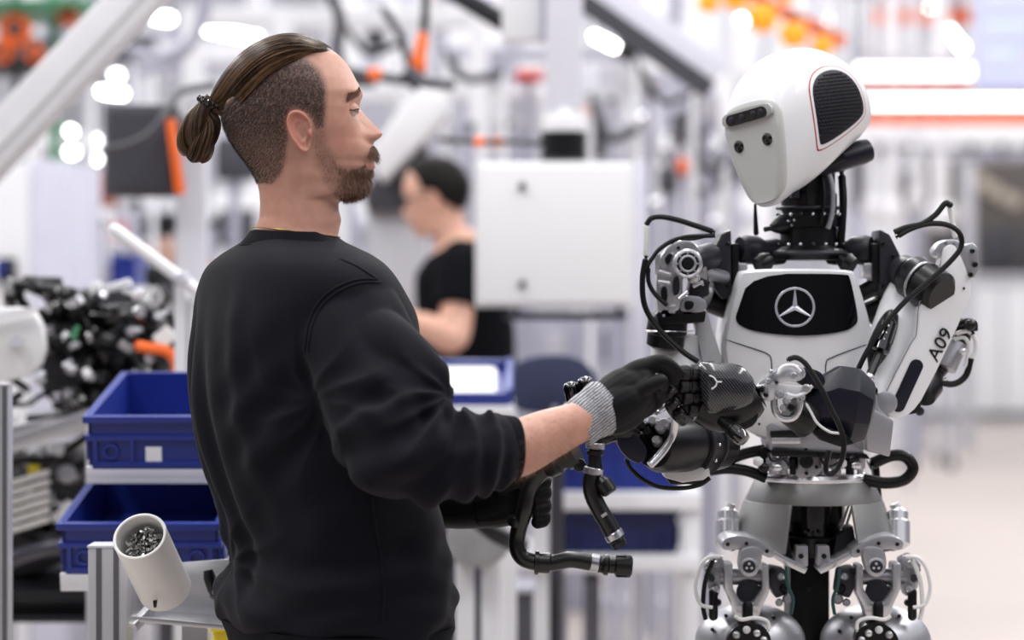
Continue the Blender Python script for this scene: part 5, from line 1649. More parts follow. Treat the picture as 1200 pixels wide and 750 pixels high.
for s in (-1, 1):
    def m2(x):
        return 952 + s * (x - 952) * -1 if s < 0 else x
    def mm(x):
        return 952.5 + s * (x - 952.5)
    for a, b in (((996, 588), (990, 606)), ((1000, 590), (992, 615)), ((992, 600), (985, 622))):
        part(MB().cyl(P(mm(a[0]), a[1], 3.66), P(mm(b[0]), b[1], 3.65), .002, n=8), 'hip_wire', RSIL)
    part(MB().plate([(mm(958), 640), (mm(972), 640), (mm(974), 664), (mm(958), 664)], 3.62, .03), 'pelvis_block', RSIL2, .002)
    bolt(mm(966), 652, -.084, .004, RBLK)
    part(MB().plate([(mm(958), 666), (mm(985), 652), (mm(1008), 640), (mm(1010), 646), (mm(985), 662), (mm(962), 673)], 3.60, .05), 'pelvis_lip', RSIL, .002)
    part(MB().plate([(mm(980), 628), (mm(1000), 616), (mm(1004), 640), (mm(976), 656)], 3.65, .06), 'pelvis_web', RDARK, .003)
    # lower rim of the flank, hip yoke
    part(MB().plate([(mm(x), y) for x, y in ((996, 646), (1008, 637), (1026, 629), (1046, 627), (1060, 634), (1058, 646), (1040, 643), (1016, 648), (1000, 656))], 3.585, .09, smooth=1), 'flank_rim', RSIL2, .003)
    for x, y in ((1006, 646), (1030, 637), (1052, 638)):
        bolt(mm(x), y, -.118, .003, RBLK)
    part(MB().lathe(P(mm(1052), 596, 3.70), P(mm(1052), 642, 3.68), [(0, .010), (.1, .016), (.3, .016), (.35, .019), (.9, .019), (1, .012)], 20), 'hip_actuator', RSIL)
    part(MB().cyl(P(mm(1048), 590, 3.70), P(mm(1052), 600, 3.70), .008, n=14), 'actuator_cap', RW, .001)
    part(MB().sphere(P(mm(1047), 640, 3.60), .008, nu=14, nv=8), 'actuator_end', RSIL)
    yk = [(1010, 641), (1036, 641), (1040, 660), (1037, 672), (1028, 678), (1018, 674), (1013, 662)]
    yoke = part(MB().plate([(mm(x), y) for x, y in yk], 3.57, .03, smooth=2), 'hip_yoke', RSIL2, .003)
    part(MB().cyl(P(mm(1027), 664, 3.562), P(mm(1027), 664, 3.58), px(10.5, 3.57), n=24), 'yoke_disc', RSIL, .001, parent=yoke)
    part(MB().cyl(P(mm(1027), 664, 3.558), P(mm(1027), 664, 3.57), px(7.5, 3.57), n=24), 'yoke_hub', RDARK, .001, parent=yoke)
    for k in range(3):
        a = math.pi / 2 + k * 2.094
        c = P(mm(1027), 664, 3.556) + V((.0042 * math.cos(a), 0, .0042 * math.sin(a)))
        part(MB().cyl(c, c + V((0, .004, 0)), .0022, n=10), 'hub_screw', RSIL, parent=yoke)
    # fork
    fork = [(1004, 662), (1012, 662), (1012, 690), (1022, 706), (1036, 706), (1046, 690), (1046, 660), (1056, 660), (1056, 690), (1046, 712), (1044, 726), (1016, 726), (1012, 712), (1003, 694)]
    part(MB().plate([(mm(x), y) for x, y in fork], 3.585, .045), 'thigh_fork', RSIL, .004)
    part(MB().cyl(P(mm(998), 676, 3.62), P(mm(1062), 676, 3.62), .012, n=20), 'fork_axle', RSIL2, .002)
    part(MB().cyl(P(mm(1028), 694, 3.60), P(mm(1028), 694, 3.66), px(14), n=24), 'fork_motor', RDARK, .004)
    part(MB().lathe(P(mm(1029), 704, 3.575), P(mm(1029), 730, 3.575), [(0, .005), (.2, .008), (.8, .008), (1, .006)], 14), 'fork_spring', RBLK)
    part(MB().plate([(mm(984), 668), (mm(1002), 664), (mm(1004), 684), (mm(996), 702), (mm(980), 696)], 3.60, .05), 'inner_gearbox', RDARK, .005)
    part(MB().plate([(mm(1056), 656), (mm(1070), 650), (mm(1080), 662), (mm(1076), 690), (mm(1062), 700)], 3.61, .05), 'outer_gearbox', RSIL2, .005)
    for i, (x, y, r_) in enumerate(((990, 676, .006), (986, 690, .007), (1066, 662, .007), (1072, 678, .006), (1066, 690, .006), (1000, 668, .005), (982, 702, .008), (1076, 668, .004), (992, 706, .006), (1064, 706, .006))):
        part(MB().lathe(P(mm(x), y, 3.59), P(mm(x), y, 3.63), [(0, r_ * .6), (.15, r_), (1, r_)], 14), 'hip_fitting', (RSIL, RBLK, RSIL2, RDARK)[i % 4])
    part(MB().tube([P(mm(x), y, 3.59) for x, y in ((1068, 654), (1076, 672), (1080, 690), (1081, 712), (1078, 726))], .0035, 8), 'hip_cable', RWC if s > 0 else RCAB)
    part(MB().tube([P(mm(x), y, 3.585) for x, y in ((1058, 652), (1076, 654), (1086, 668), (1090, 690), (1084, 708), (1070, 712))], .0028, 8), 'hip_cable', RWC)
    part(MB().tube([P(mm(x), y, 3.58) for x, y in ((984, 664), (982, 685), (976, 702), (978, 720))], .0026, 8), 'hip_cable', mat('teal_cable', (25, 70, 72), .4))
    part(MB().tube([P(mm(x), y, 3.56) for x, y in ((1004, 740), (1006, 728), (1020, 724), (1036, 726), (1044, 722))], .0028, 8), 'hip_cable', RWC)
    part(MB().capsule(P(mm(1069), 694, 3.60), P(mm(1069), 722, 3.60), .007, .007, 12), 'hip_damper', RBLK)
    # domed thigh with a dark opening, carried down to knee, shin and foot
    tc_ = P(mm(1026), 752, 3.66)
    dome = []
    for i in range(9):
        ph = math.pi / 2 * i / 8
        R_ = .084 * math.sin(ph) if i else .001
        zz = tc_.z + .058 * math.cos(ph)
        dome.append([V((tc_.x + R_ * math.cos(2 * math.pi * k / 36), tc_.y + R_ * math.sin(2 * math.pi * k / 36) * .95, zz)) for k in range(36)])
    for dz, r_ in ((-.06, .086), (-.16, .080), (-.27, .066), (-.33, .055)):
        dome.append([V((tc_.x + r_ * math.cos(2 * math.pi * k / 36), tc_.y + r_ * math.sin(2 * math.pi * k / 36) * .95, tc_.z + dz)) for k in range(36)])
    thigh = part(MB().loft(dome), 'thigh_shell', RSIL2)
    op = chaikin([(1000, 757), (1004, 738), (1022, 729), (1040, 732), (1052, 744), (1054, 757)], 2)
    part(MB().plate([(mm(x), y) for x, y in op], 3.574, .05), 'thigh_opening', RBLK, parent=thigh)
    for i, (x, y) in enumerate(((1018, 742), (1030, 738), (1042, 744), (1010, 750))):
        part(MB().sphere(P(mm(x), y, 3.572), .006, nu=12, nv=8), 'thigh_fitting', (RSIL, RW, RSIL2, RSIL)[i], parent=thigh)
    for i, (x, y) in enumerate(((998, 724), (1054, 722), (984, 740), (1070, 738))):
        bolt(mm(x), y, -.092, .003, RBLK, thigh)
    kx, ky = tc_.x, 3.69
    part(MB().cyl((kx - .055, ky, .50), (kx + .055, ky, .50), .05, n=24), 'knee_joint', RBLK, .006)
    part(MB().lathe((kx, ky, .48), (kx, ky + .02, .10), [(0, .05), (.2, .056), (.6, .045), (1, .032)], 24), 'shin_shell', RW)
    part(MB().cyl((kx - .035, ky + .02, .09), (kx + .035, ky + .02, .09), .03, n=20), 'ankle_joint', RBLK, .004)
    foot = [(kx - .04, ky - .15, 0), (kx + .04, ky - .15, 0), (kx + .048, ky - .06, 0), (kx + .042, ky + .09, 0), (kx - .042, ky + .09, 0), (kx - .048, ky - .06, 0)]
    part(MB().prism(foot, (0, 0, .05)), 'foot', RBLK, .012)
part(MB().bb(P(925, 0, 3.72).x, P(972, 0, 3.72).x, 3.715, 3.80, P(0, 870, 3.72).z, P(0, 640, 3.72).z).build('pelvis_battery', RBLK, robot, bevel=.006) and MB().sphere(P(948, 690, 3.712), .004, nu=8, nv=6), 'status_button', RDARK)
# ================================================================== people
YM = 3.40
SC = F / YM                      # pixels per metre at the man's mid plane

FRONT = [(49, 350), (51, 366), (54, 378), (58, 388), (66, 399), (75, 407), (85, 413), (95, 418), (103, 422.5), (108, 425), (113, 425), (119, 422.5), (125, 421), (130, 424), (135, 428.5),
         (141, 434), (148, 441), (153, 446.3), (156.5, 448.5), (160, 447.5), (163, 443.5), (166, 438.5), (169, 437), (174, 438.5), (179, 440.5), (184, 441.5), (187, 440), (189.5, 436.5),
         (192, 439), (196, 440), (200, 437.5), (204, 433), (208, 432.5), (213, 434), (218, 434), (223, 431.5), (227, 427), (230, 421), (232.5, 412), (234, 404), (236, 398), (240, 396.5), (247, 397), (253, 399), (258, 400), (264, 398.5), (275, 396), (290, 398), (320, 402)]
BASE = [(49, 350), (51, 366), (54, 378), (58, 388), (66, 399), (75, 407), (85, 413), (95, 418), (103, 421.5), (108, 423), (113, 422.5), (119, 420), (125, 419), (135, 421), (145, 423.5), (155, 427), (163, 431), (169, 435), (174, 437.5), (179, 439), (184, 439.5),
        (189.5, 436.5), (196, 438), (200, 436), (204, 432), (213, 432), (220, 431), (223, 429.5), (227, 426), (230, 420), (232.5, 411), (234, 403), (236, 398), (240, 396.5), (247, 397), (258, 398), (264, 397.5), (275, 396), (290, 398), (320, 402)]
BACK = [(49, 346), (51, 330), (54, 318), (58, 307), (66, 294), (80, 280), (95, 270), (110, 264), (125, 261), (140, 261), (152, 264), (165, 270), (178, 279), (190, 288), (200, 295), (212, 301), (225, 304), (240, 305), (255, 304), (268, 299), (280, 290), (320, 276)]
WID = [(49, 4), (51, 26), (54, 39), (58, 49), (66, 59), (80, 68), (95, 73), (110, 75.5), (125, 76), (140, 75), (152, 73), (165, 70), (178, 66), (190, 62), (200, 59.5), (210, 57.5), (220, 56.3), (230, 55.6), (240, 55.6), (255, 57), (270, 60), (285, 66), (320, 80)]
XC = [(49, 348), (80, 342), (140, 342), (190, 348), (225, 352), (240, 350), (320, 344)]
EXPF = [(49, 2), (80, 2.2), (105, 2.6), (128, 3.0), (148, 2.5), (165, 2.15), (190, 1.95), (215, 1.75), (230, 1.8), (240, 2.1), (320, 2)]

def G(y, s):
    return math.exp(-(y / s) ** 2)

def head_point(py, th, feat=True):
    """local head coordinates: x forward, y to the head's own left, z up, metres; z = 0 at the neck base (py 280)"""
    xf, xb, b, xc, e = interp(BASE, py), interp(BACK, py), interp(WID, py) / 1000, interp(XC, py), interp(EXPF, py)
    c, s = math.cos(th), math.sin(th)
    if c >= 0:
        u, w = abs(c) ** (2 / e), math.copysign(abs(s) ** (2 / e), s)
        x = xc + (xf - xc) * u
    else:
        u, w = abs(c), s
        x = xc - (xc - xb) * u
    y = b * w
    x = (x - 345) / SC
    z = (280 - py) / SC
    if feat and c > 0:
        ym = y * 1000
        nose = (interp(FRONT, py) - xf) / SC
        sig = interp([(100, 14), (122, 9), (135, 8.5), (148, 11), (157, 14.5), (163, 16), (168, 12), (175, 12), (185, 22), (196, 20), (206, 14), (218, 22), (232, 26)], py)
        x += nose * G(ym, sig)
        # eye sockets, brows, cheeks, mouth corners, wings of the nose
        x -= .0036 * (G(ym - 31, 15) + G(ym + 31, 15)) * G(py - 131, 9)
        x += .0028 * (G(ym - 30, 17) + G(ym + 30, 17)) * G(py - 111, 6)
        x += .0045 * (G(ym - 15, 6) + G(ym + 15, 6)) * G(py - 160, 6)
        y += math.copysign(.0022, y) * (G(abs(ym) - 58, 16)) * G(py - 150, 12) if abs(ym) > 5 else 0
        x -= .0022 * (G(ym - 25, 7) + G(ym + 25, 7)) * G(py - 191, 6)
    if 60 < py < 235 and c < .9:
        # jaw line
        ym = abs(y * 1000)
        y += math.copysign(.0025, y) * G(py - 208, 9) * G((x * 1000) - 28, 28) if ym > 20 else 0
    return (x, y, z)

def head_rings(nth=96, y1=318):
    pys = [49.2, 49.8, 51, 52.5, 54.5, 57, 60] + list(np.arange(63, 232, 1.6)) + list(np.arange(232, 239, .7)) + list(np.arange(240, y1 + .1, 3))
    return [[head_point(py, 2 * math.pi * j / nth) for j in range(nth)] for py in pys]

def ear_mesh(side=-1):
    """outer ear as a cupped plate with a rolled rim; side -1 is the head's right ear"""
    out = [(343, 143), (346, 137), (353, 134.5), (362, 138), (368, 147), (370.5, 158), (370, 168), (368, 177), (364.5, 182), (359, 181.5), (353, 174), (347, 164), (343, 153)]
    out = chaikin(out, 2)
    c = np.array((358.5, 158.0))
    y0 = .0705
    rings = []
    for s, h in ((.80, -.006), (1.0, .002), (1.05, .0065), (1.0, .0098), (.90, .0092), (.80, .0045), (.66, .0028), (.52, .0046), (.42, .0015), (.28, -.0030), (.1, -.0036)):
        ring = []
        for p in out:
            w = c + (np.array(p) - c) * s
            x = (w[0] - 345) / SC
            z = (280 - w[1]) / SC
            flare = (362 - w[0]) / 20 * .0075          # rear of the ear stands off the head
            lobe = max(0, (w[1] - 172) / 10) * -.002
            hh = h
            if w[1] > 170:
                hh = h * .6 + .002                      # lobe is flatter and full
            if w[0] > 364 and s < 1.0:
                hh = h * .5 - .001
            ring.append((x, side * (y0 + flare + hh + lobe), z))
        rings.append(ring)
    mb = MB().loft(rings)
    # tragus
    mb.sphere(((368 - 345) / SC, side * .0745, (280 - 160) / SC), (.003, .004, .0055), nu=10, nv=8)
    return mb

hm = MB().loft(head_rings())
for sd in (-1, 1):
    e = ear_mesh(sd)
    hm.add(e.v, e.f)
head_fused = remesh(hm, .0016, 5, .5)

# ---- skin with stubble masks
BUZZ = [(355, 70), (368, 78), (379, 88), (386, 106), (386, 130), (384, 152), (376, 152), (371, 142), (362, 133), (347, 132), (341, 145), (343, 165), (339, 190), (334, 206), (323, 216), (299, 214), (286, 196), (266, 174), (252, 150), (258, 130), (284, 112), (318, 88), (338, 74)]
BEARD = [(372, 150), (384, 150), (388, 172), (398, 193), (410, 201), (424, 197), (431, 190), (434, 174), (440, 166), (452, 176), (446, 190), (441, 205), (443, 222), (430, 236), (408, 237), (394, 231), (384, 214), (376, 192), (371, 170)]
LIPS = [(430, 186), (446, 186), (446, 199), (430, 199)]
def soft(px_, py_, poly, w):
    d = polydist(px_, py_, poly)
    return min(1, .5 + d / w) if inpoly(px_, py_, poly) else max(0, .5 - d / w)

def skin_mat(name, rgb, rgb2, hair_rgb):
    m = bpy.data.materials.new(name)
    m.use_nodes = True
    nt = m.node_tree
    b = nt.nodes['Principled BSDF']
    b.inputs['Roughness'].default_value = .48
    b.inputs['Subsurface Weight'].default_value = .25
    b.inputs['Subsurface Radius'].default_value = (1.0, .4, .25)
    b.inputs['Subsurface Scale'].default_value = .006
    tc = nt.nodes.new('ShaderNodeTexCoord')
    def noise_n(sc, det=4):
        n = nt.nodes.new('ShaderNodeTexNoise')
        n.inputs['Scale'].default_value = sc
        n.inputs['Detail'].default_value = det
        nt.links.new(tc.outputs['Object'], n.inputs['Vector'])
        return n
    def mixc(fac, a, bcol):
        x = nt.nodes.new('ShaderNodeMix')
        x.data_type = 'RGBA'
        nt.links.new(fac, x.inputs[0])
        for i, v in ((6, a), (7, bcol)):
            if isinstance(v, tuple):
                x.inputs[i].default_value = v
            else:
                nt.links.new(v, x.inputs[i])
        return x.outputs[2]
    n1 = noise_n(60, 6)
    c = mixc(n1.outputs[0], srgb(*rgb), srgb(*rgb2))
    red = nt.nodes.new('ShaderNodeAttribute')
    red.attribute_name = 'flush'
    c = mixc(red.outputs['Fac'], c, srgb(190, 112, 98))
    at = nt.nodes.new('ShaderNodeAttribute')
    at.attribute_name = 'stubble'
    n2 = noise_n(420, 2)
    rm = nt.nodes.new('ShaderNodeMapRange')
    rm.inputs[1].default_value, rm.inputs[2].default_value = .35, .62
    rm.inputs[3].default_value, rm.inputs[4].default_value = .62, 1.0
    nt.links.new(n2.outputs[0], rm.inputs[0])
    mu = nt.nodes.new('ShaderNodeMath')
    mu.operation = 'MULTIPLY'
    nt.links.new(at.outputs['Fac'], mu.inputs[0])
    nt.links.new(rm.outputs[0], mu.inputs[1])
    c = mixc(mu.outputs[0], c, srgb(*hair_rgb))
    nt.links.new(c, b.inputs['Base Color'])
    n3 = noise_n(900, 2)
    bp = nt.nodes.new('ShaderNodeBump')
    bp.inputs['Strength'].default_value = .12
    bp.inputs['Distance'].default_value = .0006
    nt.links.new(n3.outputs[0], bp.inputs['Height'])
    nt.links.new(bp.outputs[0], b.inputs['Normal'])
    return m

def add_attr(o, name, vals):
    a = o.data.attributes.new(name, 'FLOAT', 'POINT')
    a.data.foreach_set('value', [float(v) for v in vals])

# ---- place the head
HX0 = (345 - 600) / F * YM
HZ0 = HC - (280 - HY) / F * YM
def hw(p):
    """local head -> world (facing +X, the head's left is +Y)"""
    return V((HX0 + p[0], YM + p[1], HZ0 + p[2]))

skin = skin_mat('skin', (202, 156, 137), (176, 126, 108), (40, 30, 26))
man = T('person', 'man with a hair bun in a black sweatshirt and black gloves facing the robot', 'person', ground(392, 3.40))

# ---- rest of the body (mostly under the clothes)
phi = math.radians(30)
fdir = V((math.cos(phi), math.sin(phi), 0))
rdir = V((math.sin(phi), -math.cos(phi), 0))        # the man's right, towards the camera
SH_R = P(409, 388, 3.27)
EL_R = P(474, 541, 3.13)
WR_R = P(694, 487, 3.215)
SH_L = P(292, 385, 3.54)
EL_L = P(430, 560, 3.66)
WR_L = P(585, 588, 3.50)
body = MB()
body.tube([(P(343, 285, YM), .052), (P(350, 330, YM), .10), (P(358, 420, YM), .115), (P(372, 540, YM), .11), (P(394, 680, YM), .12), (P(396, 780, YM), .11)], .1, 24, 4)
body.tube([(SH_R, .05), (SH_R.lerp(EL_R, .5), .046), (P(478, 528, 3.13), .040), (P(545, 533, 3.15), .0425), (P(600, 527, 3.17), .0395), (P(640, 510, 3.19), .0345), (P(672, 497, 3.205), .029), (WR_R, .0270), (P(715, 474, 3.22), .026)], .04, 24, 6)
body.sphere(SH_R, .058)
for a, b_, c_, r_ in ((SH_L, EL_L, WR_L, .05),):
    body.tube([(a, .05), (a.lerp(b_, .5), .046), (b_, .040), (b_.lerp(c_, .3), .0425), (b_.lerp(c_, .6), .037), (b_.lerp(c_, .85), .0285), (c_, .0265)], .04, 20, 6)
    body.sphere(a, .058)
hipc = P(396, 770, YM)
legs = []
for s in (-1, 1):
    h = V((hipc.x, hipc.y, hipc.z)) - rdir * (s * .09) * -1
    k = V((h.x + .03 * s, h.y, .50)) + fdir * .02
    an = V((h.x + .04 * s, h.y, .09)) - fdir * .02
    legs.append((h, k, an))
    body.tube([(h, .085), (h.lerp(k, .5), .072), (k, .055), (k.lerp(an, .3), .052), (an, .036)], .05, 20, 5)
    body.tube([(an, .036), (an + fdir * .05 + V((0, 0, -.04)), .035), (an + fdir * .15 + V((0, 0, -.06)), .026)], .03, 14, 4)
bf = remesh(body, .008, 4, .5)
full = MB()
full.add([hw(p) for p in head_fused.v], head_fused.f)
nh = len(full.v)
full.add(bf.v, bf.f)
me_body = full.build('body', skin, man, sharp=80)
st, fl = [], []
hverts = {}
for i, vv in enumerate(me_body.data.vertices):
    p = vv.co
    lx, ly, lz = p.x - HX0, p.y - YM, p.z - HZ0
    if lz > .03 and abs(ly) < .11 and -.12 < lx < .14:
        px_, py_ = lx * SC + 345, 280 - lz * SC
        s1 = soft(px_, py_, BUZZ, 9) * (0 if abs(ly) > .0785 and 342 < px_ < 372 and 133 < py_ < 184 else 1)
        s2 = soft(px_, py_, BEARD, 10)
        dens = .55 + .4 * min(1, max(0, (px_ - 395) / 25))
        if inpoly(px_, py_, LIPS) and abs(ly) < .024:
            s2 *= .15
        st.append(max(s1 * (.98 if py_ < 150 else .98 - .5 * min(1, (py_ - 150) / 60)), s2 * dens * .62))
        ear = 1.0 if (abs(ly) > .074 and inpoly(px_, py_, [(340, 132), (374, 132), (374, 186), (340, 186)])) else 0
        lip = G(ly * 1000, 22) * soft(px_, py_, LIPS, 5)
        fl.append(max(.5 * ear, .55 * lip, .30 * G(px_ - 444, 9) * G(py_ - 158, 9), .22 * G(px_ - 405, 20) * G(py_ - 165, 18)))
    else:
        st.append(0)
        fl.append(.05)
add_attr(me_body, 'stubble', st)
add_attr(me_body, 'flush', fl)

# ---- eyes, lids, brows
eye_w = mat('eye_white', (225, 220, 216), .2, var=.02)
iris = mat('iris', (60, 50, 42), .15, var=.1, scale=300)
for s in (-1, 1):
    c = hw(((411.3 - 345) / SC, s * .0315, (280 - 131) / SC))
    e = MB().sphere(c, .0118, nu=20, nv=14).build('eye', eye_w, man)
    MB().sphere(c + V((.0078, 0, -.0004)), (.0046, .0056, .0056), nu=14, nv=10).build('iris', iris, e)
    skl = mat('eyelid_skin', (196, 146, 124), .5, var=.05, scale=200)
    R_ = Matrix.Rotation(math.radians(-30), 3, 'Y')
    up_l, lo_l = MB(), MB()
    for mb, a0, a1 in ((up_l, 6, 88), (lo_l, -80, -22)):
        rings = []
        for i in range(9):
            row_ = []
            for t_ in np.linspace(-1.55, 1.55, 21):
                op_ = max(0, 1 - (t_ / 1.05) ** 2)
                e0 = -5 + (11 if a0 > 0 else -9) * op_
                ph = math.radians(e0 + (a1 - e0) * i / 8)
                row_.append((.0129 * math.cos(ph) * math.cos(t_), .0129 * math.cos(ph) * math.sin(t_) * 1.12, .0129 * math.sin(ph)))
            rings.append(row_)
        lash_ = [c + V(p) * 1.02 for p in rings[0]]
        MB().tube(lash_, .0008 if a0 > 0 else .0003, 5, 2).build('eyelash', mat('lash', (24, 18, 16), .6), e)
        k = len(rings[0])
        vs_ = [c + V(p) for r_ in rings for p in r_]
        fs = [(i * k + j, i * k + j + 1, (i + 1) * k + j + 1, (i + 1) * k + j) for i in range(8) for j in range(k - 1)]
        mb.add(vs_, fs)
        mb.build('eyelid', skl, e)

hair_dark = mat('hair_brown', (44, 32, 25), .36, var=.35, scale=120, spec=.5, stretch=(1, 1, 1))
hair_mid = mat('hair_brown_light', (128, 98, 72), .32, var=.3, scale=120)
beard_m = mat('beard_brown', (104, 72, 50), .5, var=.3, scale=150)

def spikes(rng, mb, root, d, L, w, bend):
    """one short tapered hair"""
    d = d.normalized()
    x, y, _ = frame(d)
    a = rng.uniform(0, 6.28)
    k = len(mb.v)
    mid = root + d * (L * .5) + bend * (L * .12)
    tip = root + d * L + bend * (L * .4)
    for c_, r_ in ((root, w), (mid, w * .75)):
        for t_ in range(3):
            an = a + t_ * 2.094
            mb.v.append(tuple(c_ + x * (r_ * math.cos(an)) + y * (r_ * math.sin(an))))
    mb.v.append(tuple(tip))
    for t_ in range(3):
        u = (t_ + 1) % 3
        mb.f.append((k + t_, k + u, k + 3 + u, k + 3 + t_))
        mb.f.append((k + 3 + t_, k + 3 + u, k + 6))

rng = random.Random(3)
vsn = [(v_.co.copy(), v_.normal.copy()) for v_ in me_body.data.vertices[:nh]]
buzz_mb, beard_mb, brow_mb = MB(), MB(), MB()
BROW = [(404, 117), (410, 108), (424, 101), (430, 104), (428, 112), (414, 114)]
for co, no in vsn:
    lx, ly, lz = co.x - HX0, co.y - YM, co.z - HZ0
    if lz < .03 or abs(ly) > .112 or lx > .14:
        continue
    px_, py_ = lx * SC + 345, 280 - lz * SC
    if inpoly(px_, py_, BUZZ) and not (abs(ly) > .0765 and 342 < px_ < 372 and py_ > 133):
        if rng.random() < .8:
            fade = min(1, max(.35, (208 - py_) / 90))
            d = no * .5 + V((-.5, 0, -.75))
            spikes(rng, buzz_mb, co - no * .0005 + V((rng.uniform(-.001, .001), 0, rng.uniform(-.001, .001))), d, rng.uniform(.003, .0055) * (.5 + fade * .6), .00022, V((0, 0, -1)))
    elif inpoly(px_, py_, BEARD) and not (inpoly(px_, py_, LIPS) and abs(ly) < .026) and abs(ly) < .072:
        dens = .18 + .62 * min(1, max(0, (px_ - 392) / 22))
        if 164 < py_ < 186:
            dens = .75 if abs(ly) < .026 else .15
        if 203 < py_ and px_ > 405:
            dens = .62
        if rng.random() < dens:
            Lh = (.003 + .0055 * min(1, max(0, (px_ - 385) / 40))) * rng.uniform(.7, 1.2)
            if 164 < py_ < 187:
                d = no * .9 + V((.15, math.copysign(.5, ly), -.75))
                Lh *= 1.15
            else:
                d = no * .75 + V((-.1, 0, -.7))
            d += V((rng.uniform(-.25, .25), rng.uniform(-.25, .25), rng.uniform(-.2, .2)))
            spikes(rng, beard_mb, co - no * .0005, d, Lh, .00024, V((0, 0, -1)))
    elif abs(abs(ly) - .032) < .020 and 103 + (abs(ly) * 1000 - 15) * .26 < py_ < 111 + (abs(ly) * 1000 - 15) * .36 and lx > .05 and no.x > .1:
        if rng.random() < .8:
            spikes(rng, brow_mb, co - no * .0004, no * .55 + V((-.45, math.copysign(.8, ly), .25)), rng.uniform(.005, .008), .00028, V((0, 0, -.3)))
o = buzz_mb.build('clipped_hair', hair_dark, man, label='short clipped dark brown hair at the sides and nape')
o['kind'] = 'stuff'
o = beard_mb.build('beard', beard_m, man, label='short brown beard and moustache')
o['kind'] = 'stuff'
o = brow_mb.build('eyebrow', hair_dark, man)
o['kind'] = 'stuff'

# fine hair on the bare forearm
arm_mb = MB()
for vv in me_body.data.vertices[nh:]:
    co, no = vv.co, vv.normal
    px_ = co.x / co.y * F + 600
    if 596 < px_ < 676 and co.y < 3.26 and .9 < co.z < 1.35:
        for k in range(4):
            r0 = co + V((rng.uniform(-.005, .005), rng.uniform(-.004, .004), rng.uniform(-.005, .005)))
            r0 = r0 - no * (r0 - co).dot(no) - no * .0008
            spikes(rng, arm_mb, r0, no * .35 + V((.6, -.1, -.45 + rng.uniform(-.4, .4))), rng.uniform(.006, .011), .00009, V((0, 0, -.5)))
o = arm_mb.build('arm_hair', hair_mid, man)
o['kind'] = 'stuff'

# ---- slicked back hair and bun
S0 = [(389, 58), (374, 49.5), (356, 43.5), (338, 41.5), (315, 46), (291, 58), (268, 80), (253, 101), (245, 118)]
S1 = [(366, 68), (356, 72), (345, 78), (331, 86), (317, 96), (300, 112), (283, 128), (266, 139), (251, 131)]
def head_halfwidth(px_, py_):
    xf, xb, b, xc, e = interp(BASE, py_), interp(BACK, py_), interp(WID, py_) / 1000, interp(XC, py_), interp(EXPF, py_)
    if px_ >= xc:
        t_ = min(1, (px_ - xc) / max(1, xf - xc))
    else:
        t_ = min(1, (xc - px_) / max(1, xc - xb))
        e = 2
    return b * max(0, 1 - t_ ** e) ** (1 / e)
c0 = catmull(S0, 8)
c1 = catmull(S1, 8)
Y1 = []
for i, p in enumerate(c1):
    t_ = i / (len(c1) - 1)
    wdt = head_halfwidth(p[0], p[1]) + .0025
    wdt = wdt if t_ < .72 else wdt
    k = max(0, (t_ - .70) / .30)
    Y1.append(wdt * (1 - k) + .013 * k)
# smooth the lateral values
for _ in range(3):
    Y1 = [Y1[0]] + [(Y1[i - 1] + Y1[i] * 2 + Y1[i + 1]) / 4 for i in range(1, len(Y1) - 1)] + [Y1[-1]]
def hair_pt(al, i, off=0.0):
    """al in [-1,1] across the head (negative = the head's right), i = index along the flow"""
    a = al * math.pi / 2
    p0, p1 = c0[i], c1[i]
    ca, sa = math.cos(a), math.sin(a)
    k = 1 - ca
    x = p0[0] + (p1[0] - p0[0]) * (al * al * .6 + k * .4)
    y = Y1[i] * math.copysign(abs(sa) ** .85, sa)
    pz = p1[1] + (p0[1] - p1[1]) * ca ** .8 if ca > 0 else p1[1]
    n = V((0, sa, ca))
    q_ = hw(((x - 345) / SC, y, (280 - pz) / SC))
    return q_ + n * off
NI = len(c0)
NAL = 61
vs_, fs = [], []
for lay in (0, 1):
    for i in range(NI):
        for j in range(NAL):
            al = -1 + 2 * j / (NAL - 1)
            g = noise.noise(V((al * 22, i * .05, 1.7))) * .0016 + noise.noise(V((al * 55, i * .08, 4.0))) * .0009
            edge = min(1, (1 - abs(al)) * 8)
            vs_.append(hair_pt(al, i, (g * edge) if lay == 0 else -.010))
    b0 = lay * NI * NAL
    for i in range(NI - 1):
        for j in range(NAL - 1):
            f_ = (b0 + i * NAL + j, b0 + i * NAL + j + 1, b0 + (i + 1) * NAL + j + 1, b0 + (i + 1) * NAL + j)
            fs.append(f_ if lay == 0 else f_[::-1])
nb_ = NI * NAL
for i in range(NI - 1):
    for j in (0, NAL - 1):
        fs.append((i * NAL + j, (i + 1) * NAL + j, nb_ + (i + 1) * NAL + j, nb_ + i * NAL + j))
for j in range(NAL - 1):
    for i in (0, NI - 1):
        fs.append((i * NAL + j, i * NAL + j + 1, nb_ + i * NAL + j + 1, nb_ + i * NAL + j))
cap = finish('long_hair', vs_, fs, hair_dark, man, sharp=80, label='long brown hair slicked back to the tie')
def strand(mb, pts, w):
    m_ = len(pts)
    k = len(mb.v)
    for i in range(m_):
        d = (pts[min(i + 1, m_ - 1)] - pts[max(0, i - 1)]).normalized()
        x, y, _ = frame(d, up=(0, 1, 0) if abs(d.y) < .9 else (1, 0, 0))
        ww = w * (1 if 0 < i < m_ - 1 else .3)
        for t_ in range(3):
            an = t_ * 2.094 + .5
            mb.v.append(tuple(pts[i] + x * (ww * math.cos(an)) + y * (ww * math.sin(an))))
    for i in range(m_ - 1):
        for t_ in range(3):
            u = (t_ + 1) % 3
            mb.f.append((k + i * 3 + t_, k + i * 3 + u, k + i * 3 + 3 + u, k + i * 3 + 3 + t_))
sa_, sb_ = MB(), MB()
